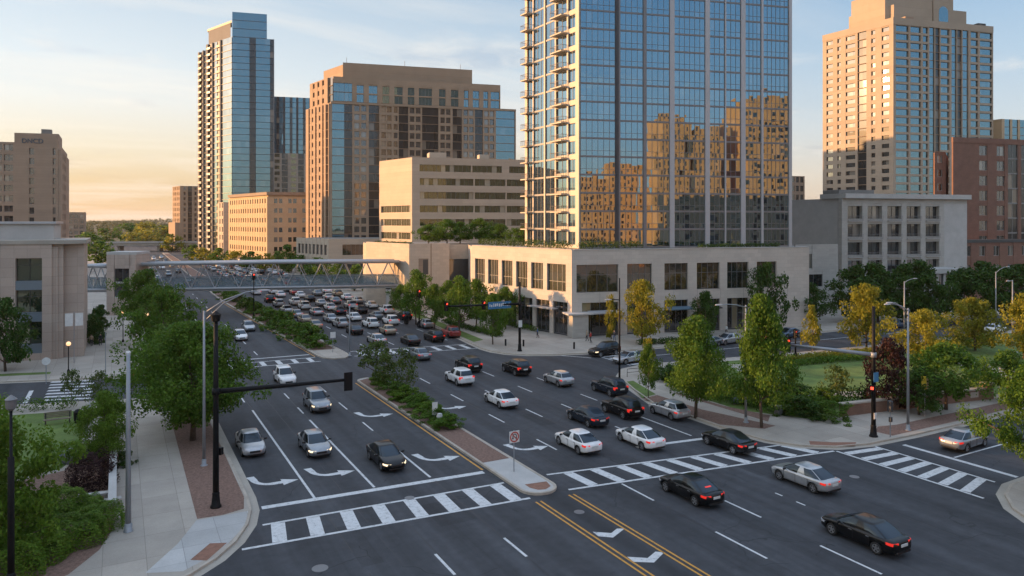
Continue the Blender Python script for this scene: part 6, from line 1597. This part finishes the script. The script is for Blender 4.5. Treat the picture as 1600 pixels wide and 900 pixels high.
def build_car(kind):
    mb, T = car_body(kind); h = T['L'] / 2; W = T['W']
    me = mb.mesh('body', [CARP['white'], M['trim_black']], smooth=True)
    o = bpy.data.objects.new('tmp', me); COL.objects.link(o)
    ms = o.modifiers.new('s', 'SUBSURF'); ms.levels = 1; ms.render_levels = 1
    # wheel arches
    k = MB()
    for ay in T['ax']:
        for s in (-1, 1):
            k.tube([(s * .56, ay, T['wr'] + .01), (s * 1.2, ay, T['wr'] + .01)], T['wr'] + .055, 24)
    cm = k.mesh('cut', [M['trim_black'], M['trim_black']]); cm.polygons.foreach_set('material_index', [1] * len(cm.polygons))
    c = bpy.data.objects.new('cut', cm); COL.objects.link(c)
    mbn = o.modifiers.new('b', 'BOOLEAN'); mbn.object = c; mbn.operation = 'DIFFERENCE'; mbn.solver = 'EXACT'
    try: mbn.use_self = True
    except Exception: pass
    bm_ = baked(o); bpy.data.objects.remove(o); bpy.data.objects.remove(c)
    if len(bm_.materials) == 0:
        bm_.materials.append(CARP['white']); bm_.materials.append(M['trim_black'])
    far_me = mb.mesh('body', [CARP['white']], smooth=True)
    P = {}
    P['body'] = [(bm_, None)]
    g_ = 'car_glass'
    def pt(name, m, mat_, smooth=True, rim=None): P.setdefault(name, []).append((m.mesh(name, [M[x] for x in (mat_ if isinstance(mat_, list) else [mat_])], None, smooth), rim))
    pt('windscreen', cab_patch(T, 51.5, 128.5, .10, .96, .006, 12, 5), g_)
    pt('rear_window', cab_patch(T, 231, 309, .16 if kind == 'sedan' else .26, .95, .006, 12, 5), g_)
    for s in (0, 1):
        def A(a, b): return (a, b) if s == 0 else (180 - b, 180 - a)
        pt('side_window', cab_patch(T, *A(1.2, 46), .17, .93, .006, 8, 3), g_); pt('side_window', cab_patch(T, *A(-44.5, -1.2), .19, .93, .006, 8, 3), g_)
        if kind == 'suv': pass
    for ay in T['ax']:
        for s in (-1, 1):
            r = T['wr']; k = MB(); n0 = 0; seg = 28
            prof = [(r * .66, -.10), (r * .93, -.11), (r, -.07), (r, .07), (r * .93, .105), (r * .66, .085)]
            for q, (rr, xx) in enumerate(prof):
                for i in range(seg):
                    a = 2 * PI * i / seg; k.v.append((s * (W - .125 + xx), ay + rr * math.cos(a), r + rr * math.sin(a)))
            for q in range(len(prof) - 1):
                for i in range(seg):
                    i2 = (i + 1) % seg; f = (q*seg + i, q*seg + i2, (q+1)*seg + i2, (q+1)*seg + i); k.f.append(f if s < 0 else f[::-1]); k.m.append(0)
            rm = MB(); xo = s * (W - .125 + .075)
            rm.tube([(xo - s * .10, ay, r), (xo - s * .09, ay, r)], r * .66, 20, 1)
            for i in range(5):
                a = 2 * PI * i / 5 + .3; d = Vector((0, math.cos(a), math.sin(a))); e = Vector((0, -math.sin(a), math.cos(a))); cc = Vector((xo, ay, r))
                rm.fbox(cc - e * r * .11 - Vector((s * .03, 0, 0)), d * r * .64, e * r * .22, Vector((s * .035, 0, 0)), 0)
            for i in range(20):
                a0, a1 = 2 * PI * i / 20, 2 * PI * (i + 1) / 20
                q = [(xo + s * .008, ay + rr * math.cos(a), r + rr * math.sin(a)) for rr, a in ((r * .56, a0), (r * .68, a0), (r * .68, a1), (r * .56, a1))]
                rm.quad(*(q if s > 0 else q[::-1]), 0)
            rm.tube([(xo - s * .03, ay, r), (xo + s * .015, ay, r)], r * .17, 10)
            pt('wheel', k, 'tyre_rubber', True, rm.mesh('rim', [M['alloy'], M['trim_black']]))
    def skin(y, x, z, o=0.0): return y
    zt_f = lerp_tab(T['top'], h - .2); zt_r = lerp_tab(T['top'], -h + .12)
    def surf_x(y, zf):
        zt, w, zb = lerp_tab(T['top'], y), lerp_tab(T['wid'], y), lerp_tab(T['bot'], y); return w
    def wrap(y_end, zc, hgt, x0, dy, sgn, mat_, name):
        """a lamp that wraps round a corner of the body"""
        for s in (-1, 1):
            k = MB(); col = []
            for i in range(6):
                f = i / 5; y = y_end - sgn * dy * f ** 1.6
                x = s * (x0 + (surf_x(y, 0) + .012 - x0) * min(1, f * 2.2)) if f > 0 else s * x0
                zc_ = zc + .03 * f; hh = hgt * (1 - .35 * f)
                col.append(((x, y + sgn * (.022 if f < .5 else .008), zc_ - hh / 2), (x, y + sgn * (.014 if f < .5 else 0.006), zc_ + hh / 2)))
            for (a, b), (c_, d_) in zip(col[:-1], col[1:]):
                q = (a, c_, d_, b) if sgn * s < 0 else (b, d_, c_, a); k.quad(*q)
                bk = [(v[0] * .93, v[1] - sgn * .08, v[2]) for v in (a, c_, d_, b)]; k.quad(*bk)
                k.quad(a, c_, bk[1], bk[0]); k.quad(b, d_, bk[2], bk[3])
            pt(name, k, mat_)
    if kind == 'suv': wrap(-h + .03, .93, .34, .60, .28, -1, 'tail_on', 'tail_light')
    else: wrap(-h + .03, .80, .17, .42, .42, -1, 'tail_on', 'tail_light')
    wrap(h - .05, lerp_tab(T['top'], h - .05) - .06, .15, .40, .48, 1, 'lamp_clear', 'headlight')
    k = MB(); k.fbox((-.27, -h - .045, .66 if kind != 'suv' else .78), (.54, 0, 0), (0, .03, 0), (0, -.01, .15)); pt('number_plate', k, 'plate_white', False)
    k = MB(); k.bbox((0, h - .01, .52), (.78, .10, .15), .03); pt('grille', k, 'trim_black', False)
    k = MB(); k.bbox((0, -h + .06, .36), (1.2, .14, .12), .03); pt('rear_bumper', k, 'trim_black', False)
    k = MB(); k.bbox((0, h - .10, .29), (1.1, .16, .09), .03); pt('front_bumper', k, 'trim_black', False)
    for s in (-1, 1):
        k = MB(); y = T['cab'][1] - .62; k.bbox((s * (T['cab'][4] + .17), y, T['cab'][6] + .13), (.22, .10, .14), .03); k.fbox((s * (T['cab'][4] - .02), y - .02, T['cab'][6] + .06), (s * .14, 0, 0), (0, .05, 0), (0, 0, .05)); pt('wing_mirror', k, ['car'] if False else 'trim_black', False)
        k = MB()
        for yy in (.08, -.98): k.fbox((s * (surf_x(yy, 0) - .012), yy, .80), (s * .03, 0, 0), (0, .2, 0), (0, 0, .035))
        pt('door_handle', k, 'alloy', False)
        k = MB()
        for yy in (1.0, .02, -.98):
            k.fbox((s * (surf_x(yy, 0) * .97), yy, .34), (s * (surf_x(yy, 0) * .032), 0, 0), (0, .018, 0), (0, 0, .50))
        pt('door_seam', k, 'trim_black', False)
    P['far_body'] = [(far_me, None)]
    return P
CARS = {k: build_car(k) for k in CT}
FULL = ['body', 'windscreen', 'rear_window', 'side_window', 'wheel', 'tail_light', 'headlight', 'number_plate', 'grille', 'rear_bumper', 'front_bumper', 'wing_mirror', 'door_handle', 'door_seam']
LODM = ['body', 'windscreen', 'rear_window', 'side_window', 'wheel', 'tail_light']
LODF = ['far_body', 'windscreen', 'rear_window', 'side_window', 'tail_light']
def car(kind, col, pos, rz, label, lod='full', group='cars on the avenue', lights=False, brake=True, sc=1.0):
    t = thing('parked_car' if False else 'car', label, 'car', (pos[0], pos[1], .006), rz, group)
    t.scale = (sc, sc, sc)
    P = CARS[kind]
    for nm in {'full': FULL, 'mid': LODM, 'far': LODF}[lod]:
        for me, rim in P[nm]:
            o = bpy.data.objects.new('body' if nm == 'far_body' else nm, me); COL.objects.link(o); adopt(o, t)
            if nm in ('body', 'far_body'):
                o.material_slots[0].link = 'OBJECT'; o.material_slots[0].material = CARP[col]
            if nm == 'headlight' and lights: o.material_slots[0].link = 'OBJECT'; o.material_slots[0].material = M['lamp_on']
            if nm == 'tail_light' and not brake: o.material_slots[0].link = 'OBJECT'; o.material_slots[0].material = M['tail_off']
            if rim is not None and lod == 'full':
                q = bpy.data.objects.new('rim', rim); COL.objects.link(q); adopt(q, o)
    return t
near = [  # kind, paint, pixel under the middle, heading (0 = up the avenue), label
 ('sedan', 'black', (1078, 776), 0, 'black sedan with a lit high brake light just past the zebra crossing', {}),
 ('sedan', 'silver', (1257, 757), 0, 'silver sedan alone in the right lanes below the zebra crossing', {}),
 ('sedan', 'black', (1349, 846), 0, 'black sedan lowest and closest on the right roadway', {}),
 ('sedan', 'black', (1137, 700), 0, 'black sedan standing on the right end of the zebra crossing', {}),
 ('sedan', 'white', (999, 694), 0, 'white sedan at the zebra crossing, right one of the white pair', {}),
 ('sedan', 'white', (902, 700), 0, 'white sedan at the zebra crossing, left one of the white pair', {}),
 ('sedan', 'navy', (917, 660), 0, 'dark blue sedan right behind the two white sedans', {}),
 ('suv', 'black', (971, 648), 0, 'black sport utility car between the dark blue sedan and the silver hatchback', {}),
 ('hatch', 'silver', (1045, 650), 0, 'silver hatchback in the kerb lane by the park pavement', {}),
 ('suv', 'navy', (951, 614), 0, 'long dark car in the kerb lane behind the black sport utility car', {}),
 ('sedan', 'white', (782, 632), 0, 'white sedan in the inner lane, right of the near median shrubs', {}),
 ('suv', 'white', (717, 598), 0, 'white sport utility car entering the near block beside the median trees', {}),
 ('suv', 'black', (806, 583), 0, 'black sport utility car alone in the middle lane past the far junction', {}),
 ('hatch', 'silver', (872, 600), 0, 'silver hatchback in the fourth lane past the far junction', {}),
 ('suv', 'black', (731, 578), 0, 'black sport utility car half hidden behind the white one', {}),
 ('sedan', 'grey', (655, 560), 0, 'dark grey sedan crossing the middle of the far junction', {}),
 ('sedan', 'silver', (391, 703), 180, 'pale silver sedan in the kerb lane waiting at the left stop line', {}),
 ('sedan', 'steel', (491, 704), 180, 'steel grey sedan with lit headlights in the second lane at the left stop line', {'lights': True}),
 ('sedan', 'black', (603, 724), 180, 'black sedan with lit headlights in the third lane at the left stop line', {'lights': True}),
 ('suv', 'steel', (495, 638), 180, 'grey sport utility car with lit headlights behind the stop line queue', {'lights': True}),
 ('suv', 'white', (445, 598), 180, 'white pickup-like car farthest back of the oncoming cars in the near block', {}),
 ('sedan', 'white', (375, 530), 180, 'white sedan oncoming just beyond the far crossing', {}),
 ('hatch', 'silver', (388, 516), 180, 'silver car oncoming next to the far median shrubs', {}),
 ('suv', 'black', (944, 555), 97, 'dark sport utility car nosing out of the park street at the podium corner', {'lights': True}),
 ('sedan', 'silver', (983, 566), 97, 'silver sedan waiting in the park street beside the black lamp pole', {}),
 ('hatch', 'silver', (1136, 537), 94, 'silver car waiting in the park street below the dark podium tree', {}),
 ('sedan', 'blue', (1232, 527), 94, 'pale blue car on the park street below the right end of the podium', {}),
 ('sedan', 'grey', (1106, 541), 94, 'grey car partly behind the pyramidal tree on the park street', {}),
 ('sedan', 'silver', (1466, 508), 94, 'silver car on the park street before the low pale annex', {}),
 ('sedan', 'blue', (1400, 512), 274, 'blue car on the park street under the dark trees', {}),
 ('hatch', 'white', (1556, 520), 274, 'white car on the park street at the right edge', {}),
 ('suv', 'steel', (1588, 508), 94, 'grey sport utility car on the park street farthest to the right', {}),
 ('sedan', 'steel', (1507, 698), 274, 'steel grey sedan waiting at the right-hand crossing beside the large overhanging tree', {})]
for kind, col, (px, py), rz, lb, kw in near:
    p = G(px, py)
    c = car(kind, col, p, R(rz), lb, 'full', brake=(rz == 0 or 'overhanging' in lb), **kw)
c = bpy.data.objects['car']
k = MB(); T = CT['sedan']
k = cab_patch(T, 266, 274, .50, .58, .012, 4, 2)
me = k.mesh('brake_light', M['tail_on']); o = bpy.data.objects.new('brake_light', me); COL.objects.link(o); adopt(o, c)
# the jam beyond the far junction
ORD = ['first', 'second', 'third', 'fourth', 'fifth', 'sixth', 'seventh', 'eighth', 'ninth', 'tenth', 'eleventh', 'twelfth', 'thirteenth', 'fourteenth', 'fifteenth', 'sixteenth', 'seventeenth', 'eighteenth', 'nineteenth', 'twentieth',
       'twenty-first', 'twenty-second', 'twenty-third', 'twenty-fourth', 'twenty-fifth', 'twenty-sixth', 'twenty-seventh', 'twenty-eighth', 'twenty-ninth', 'thirtieth', 'thirty-first', 'thirty-second', 'thirty-third', 'thirty-fourth', 'thirty-fifth', 'thirty-sixth', 'thirty-seventh', 'thirty-eighth', 'thirty-ninth', 'fortieth']
rd = random.Random(42)
KN = {'sedan': 'sedan', 'suv': 'SUV', 'hatch': 'hatchback'}
LANES = (('leftmost', 29.0, 112.5), ('second', 33.2, 103.5), ('middle', 37.4, 100.5), ('fourth', 41.5, 101.5), ('kerbside', 45.5, 104.0))
for ln, x0, ys in LANES:
    y = ys; n = 0
    while y < 385 and n < 40:
        gap = rd.uniform(7.2, 10.6) if y > 118 else rd.uniform(7.6, 12.0)
        if rd.random() > (.10 if y > 120 else .16):
            kind = rd.choice(('sedan', 'sedan', 'suv', 'hatch', 'suv')); col = rd.choice(('white', 'white', 'white', 'silver', 'silver', 'silver', 'black', 'black', 'grey', 'navy', 'steel', 'white', 'silver', 'black', 'white', 'white', 'red', 'tan'))
            x = x0 + 1.2 * (y - 101) / 230 + rd.uniform(-.25, .25)
            if ln == 'kerbside': x = min(x, 47.2)
            car(kind, col, (x, y), R(rd.uniform(-1.5, 1.5)), f'{col} {KN[kind]} in the {ln} jam lane, {ORD[n]} back from the far junction', 'mid' if y < 190 else 'far', 'cars jammed beyond the far junction', brake=rd.random() < .5, sc=1.0)
            n += 1
        y += gap
for i, (x, y) in enumerate(((10.4, 190), (14.2, 205), (18.0, 232), (10.6, 246), (14.4, 262), (18.2, 275), (10.3, 288), (14.3, 300), (18.3, 312), (10.5, 322), (14.2, 336), (18, 348), (10.4, 360), (14.3, 372), (18.1, 385))):
    col = ('tan', 'white', 'silver', 'white', 'grey', 'black')[i % 6]
    car(('sedan', 'suv', 'hatch')[i % 3], col, (x, y), R(180), f'{col} oncoming car beyond the footbridge, {ORD[i]} of that string', 'far', 'oncoming cars beyond the footbridge', brake=False)

# ---------------------------------------------------------------- people, a few pixels high on the pavements
def person(pos, rz, label, top, legs, stride=.18, hair='hair_dark', group='people on the pavements'):
    P_ = [(0, 0, .93), (0, 0, 1.12), (0, .01, 1.36), (0, .01, 1.47), (0, .03, 1.60), (0, .035, 1.70),
          (.10, 0, .88), (.11, stride * .6, .50), (.11, stride * .55 - .05, .09), (.11, stride * .55 + .12, .04),
          (-.10, 0, .88), (-.11, -stride * .2, .50), (-.11, -stride - .08, .12), (-.11, -stride + .06, .04),
          (.19, 0, 1.38), (.25, -.06, 1.12), (.26, .06, .88), (.26, .10, .78), (-.19, 0, 1.38), (-.25, .04, 1.12), (-.26, .14, .90), (-.26, .18, .80)]
    E_ = [(0, 1), (1, 2), (2, 3), (3, 4), (4, 5), (0, 6), (6, 7), (7, 8), (8, 9), (0, 10), (10, 11), (11, 12), (12, 13), (2, 14), (14, 15), (15, 16), (16, 17), (2, 18), (18, 19), (19, 20), (20, 21)]
    rad = [.15, .13, .15, .055, .095, .085, .095, .065, .045, .04, .095, .065, .045, .04, .065, .045, .035, .04, .065, .045, .035, .04]
    me = bpy.data.meshes.new('person'); me.from_pydata(P_, E_, []); o = bpy.data.objects.new('tmp', me); COL.objects.link(o)
    m = o.modifiers.new('k', 'SKIN'); m.use_smooth_shade = True
    for i, r_ in enumerate(rad): me.skin_vertices[0].data[i].radius = (r_, r_ * .8); me.skin_vertices[0].data[i].use_root = (i == 0)
    s = o.modifiers.new('s', 'SUBSURF'); s.levels = 1; s.render_levels = 1
    bk = baked(o); bpy.data.objects.remove(o)
    bk.materials.clear()
    for x in ('skin', top, legs, 'hair_dark', 'trim_black'): bk.materials.append(M[x])
    for f in bk.polygons:
        c = f.center; f.material_index = 4 if c.z < .07 else 2 if c.z < .95 and abs(c.x) < .22 else 0 if c.z > 1.46 or (abs(c.x) > .2 and c.z < .92) else 1
        if c.z > 1.66 or (c.z > 1.55 and c.y < -.01): f.material_index = 3
    bk.name = 'person'
    q = bpy.data.objects.new('person', bk); COL.objects.link(q); q.location = pos; q.rotation_euler = (0, 0, rz); tag(q, label, 'person', group)
for (px, py), rz, lb, tp, lg in (((917, 533), 1.2, 'person in a tan top near the stone kiosk on the podium pavement', 'cloth_tan', 'cloth_dark'), ((923, 536), .6, 'person in a red top near the stone kiosk on the podium pavement', 'cloth_red', 'cloth_dark'),
    ((960, 534), 2.0, 'person in dark clothes at the podium corner shopfront', 'cloth_dark', 'cloth_blue'), ((1135, 524), 1.6, 'person in a white top walking before the podium shopfronts', 'cloth_white', 'cloth_dark'),
    ((143, 541), .3, 'person in a tan top on the walkway beside the beige civic building', 'cloth_tan', 'cloth_dark'), ((157, 540), 3.0, 'person in dark clothes on the walkway beside the beige civic building', 'cloth_dark', 'cloth_dark'),
    ((840, 528), 1.0, 'person in blue walking along the sunlit podium side', 'cloth_blue', 'cloth_dark'), ((207, 604), 2.6, 'person in red standing at the corner of the left side street', 'cloth_red', 'cloth_dark')):
    person(G(px, py, PZ), rz, lb, tp, lg)
# ---------------------------------------------------------------- camera, sky, sun
cam = bpy.data.cameras.new('camera'); cam.sensor_width = 36.0; cam.lens = FOC / 1600 * 36.0
cam.shift_y = -(450 - HORZ) / 1600.0
cam.clip_start = .5; cam.clip_end = 20000
co = bpy.data.objects.new('camera', cam); COL.objects.link(co)
co.location = (0, 0, CAMH); co.rotation_euler = (R(90), 0, -YAW)
scn.camera = co
SUN_EL = R(9.3); SUN = Vector((-.85, .527, 0)).normalized() * math.cos(SUN_EL) + Vector((0, 0, math.sin(SUN_EL)))
sl = bpy.data.lights.new('sun', 'SUN'); sl.energy = 2.85; sl.angle = R(.5); sl.color = (1.0, .53, .22)
so = bpy.data.objects.new('sun', sl); COL.objects.link(so); so.rotation_euler = SUN.to_track_quat('Z', 'Y').to_euler(); so.location = (-100, 60, 60)
w = bpy.data.worlds.new('World'); scn.world = w; w.use_nodes = True
nt = w.node_tree; bg = nt.nodes['Background']
sky = N(nt, 'ShaderNodeTexSky', sky_type='NISHITA'); sky.sun_disc = False; sky.sun_elevation = SUN_EL
sky.sun_rotation = math.atan2(SUN.x, SUN.y); sky.air_density = 1.0; sky.dust_density = 2.0; sky.ozone_density = 3.2; sky.altitude = 50
tc = N(nt, 'ShaderNodeTexCoord'); sx = N(nt, 'ShaderNodeSeparateXYZ'); L(nt, tc.outputs['Generated'], sx.inputs[0])
den = math_n(nt, 'ADD', math_n(nt, 'MAXIMUM', sx.outputs[2], 0.0), .10)
cv = N(nt, 'ShaderNodeCombineXYZ'); L(nt, math_n(nt, 'DIVIDE', sx.outputs[0], den), cv.inputs[0]); L(nt, math_n(nt, 'DIVIDE', sx.outputs[1], den), cv.inputs[1])
rot = N(nt, 'ShaderNodeMapping'); rot.inputs['Rotation'].default_value = (0, 0, R(-62)); rot.inputs['Scale'].default_value = (.42, 1.5, 1); rot.inputs['Location'].default_value = (3.1, 1.7, 0); L(nt, cv.outputs[0], rot.inputs[0])
c1 = noise(nt, .75, 7, .58, rot.outputs[0], .4)
streak = ramp(nt, c1, [(.48, (0, 0, 0)), (.66, (1, 1, 1))])
c2 = noise(nt, 1.15, 8, .55, cv.outputs[0], .25)
puff = ramp(nt, c2, [(.545, (0, 0, 0)), (.64, (1, 1, 1))])
low = math_n(nt, 'MULTIPLY', ramp(nt, sx.outputs[2], [(.015, (0, 0, 0)), (.08, (1, 1, 1)), (.20, (1, 1, 1)), (.32, (0, 0, 0))]), puff)
# evening colours: peach and cream towards the sun, clear blue away from it, mixed into the physical sky
hz = N(nt, 'ShaderNodeVectorMath', operation='NORMALIZE'); c2d = N(nt, 'ShaderNodeCombineXYZ'); L(nt, sx.outputs[0], c2d.inputs[0]); L(nt, sx.outputs[1], c2d.inputs[1]); L(nt, c2d.outputs[0], hz.inputs[0])
dt = N(nt, 'ShaderNodeVectorMath', operation='DOT_PRODUCT'); L(nt, hz.outputs[0], dt.inputs[0]); sh = SUN.copy(); sh.z = 0; dt.inputs[1].default_value = sh.normalized()
az = N(nt, 'ShaderNodeMapRange', interpolation_type='SMOOTHSTEP'); L(nt, dt.outputs['Value'], az.inputs['Value']); az.inputs['From Min'].default_value = -.55; az.inputs['From Max'].default_value = .62
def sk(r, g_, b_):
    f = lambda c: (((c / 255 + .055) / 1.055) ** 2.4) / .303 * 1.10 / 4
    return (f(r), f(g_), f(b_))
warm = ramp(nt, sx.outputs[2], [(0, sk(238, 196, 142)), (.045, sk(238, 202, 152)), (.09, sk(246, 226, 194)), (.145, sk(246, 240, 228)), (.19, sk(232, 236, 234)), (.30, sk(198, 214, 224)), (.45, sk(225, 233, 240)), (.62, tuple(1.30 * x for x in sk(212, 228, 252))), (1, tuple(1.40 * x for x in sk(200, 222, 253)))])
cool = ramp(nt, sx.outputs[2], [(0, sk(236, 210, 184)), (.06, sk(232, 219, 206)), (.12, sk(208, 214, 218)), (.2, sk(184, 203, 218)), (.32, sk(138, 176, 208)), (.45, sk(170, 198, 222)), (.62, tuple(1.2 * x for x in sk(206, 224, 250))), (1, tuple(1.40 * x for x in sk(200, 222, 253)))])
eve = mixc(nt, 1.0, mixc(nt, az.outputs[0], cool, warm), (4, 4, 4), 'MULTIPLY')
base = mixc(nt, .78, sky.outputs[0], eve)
cloudcol = mixc(nt, .55, mixc(nt, 1.0, base, (1.25, 1.18, 1.10), 'MULTIPLY'), (3.2, 3.0, 2.75))
shade = mixc(nt, 1.0, base, (.86, .86, .90), 'MULTIPLY')
a = mixc(nt, math_n(nt, 'MULTIPLY', streak, math_n(nt, 'ADD', .18, math_n(nt, 'MULTIPLY', az.outputs[0], .75))), base, cloudcol)
c3 = noise(nt, 3.0, 6, .6, cv.outputs[0], .3)
a = mixc(nt, math_n(nt, 'MULTIPLY', low, .75), a, mixc(nt, ramp(nt, c3, [(.4, (0, 0, 0)), (.6, (1, 1, 1))]), shade, cloudcol))
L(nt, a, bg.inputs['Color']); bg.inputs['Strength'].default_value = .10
vs = scn.view_settings
scn.display_settings.display_device = 'sRGB'
vs.view_transform = 'Standard'; vs.look = 'None'; vs.exposure = 1.6; vs.gamma = 1.0; vs.use_curve_mapping = False
scn.cycles.max_bounces = 6; scn.cycles.diffuse_bounces = 3; scn.cycles.glossy_bounces = 4; scn.cycles.transparent_max_bounces = 12
scn.cycles.use_denoising = True; scn.cycles.caustics_reflective = False; scn.cycles.caustics_refractive = False; scn.cycles.sample_clamp_indirect = 6

# thin evening haze over the whole district
hb = MB(); hb.fbox((-4300, -1600, -1.2), (8600, 0, 0), (0, 9200, 0), (0, 0, 140))
hm = bpy.data.materials.new('haze'); hm.use_nodes = True; hn = hm.node_tree; hn.nodes.remove(hn.nodes['Principled BSDF'])
pv = hn.nodes.new('ShaderNodeVolumePrincipled'); pv.inputs['Density'].default_value = .000055; pv.inputs['Color'].default_value = (.95, .93, .90, 1); pv.inputs['Anisotropy'].default_value = .3
hn.links.new(pv.outputs[0], hn.nodes['Material Output'].inputs['Volume'])
ho = struct('haze', hb, hm, kind='stuff'); tag(ho, 'thin evening haze over the far end of the avenue', 'haze')
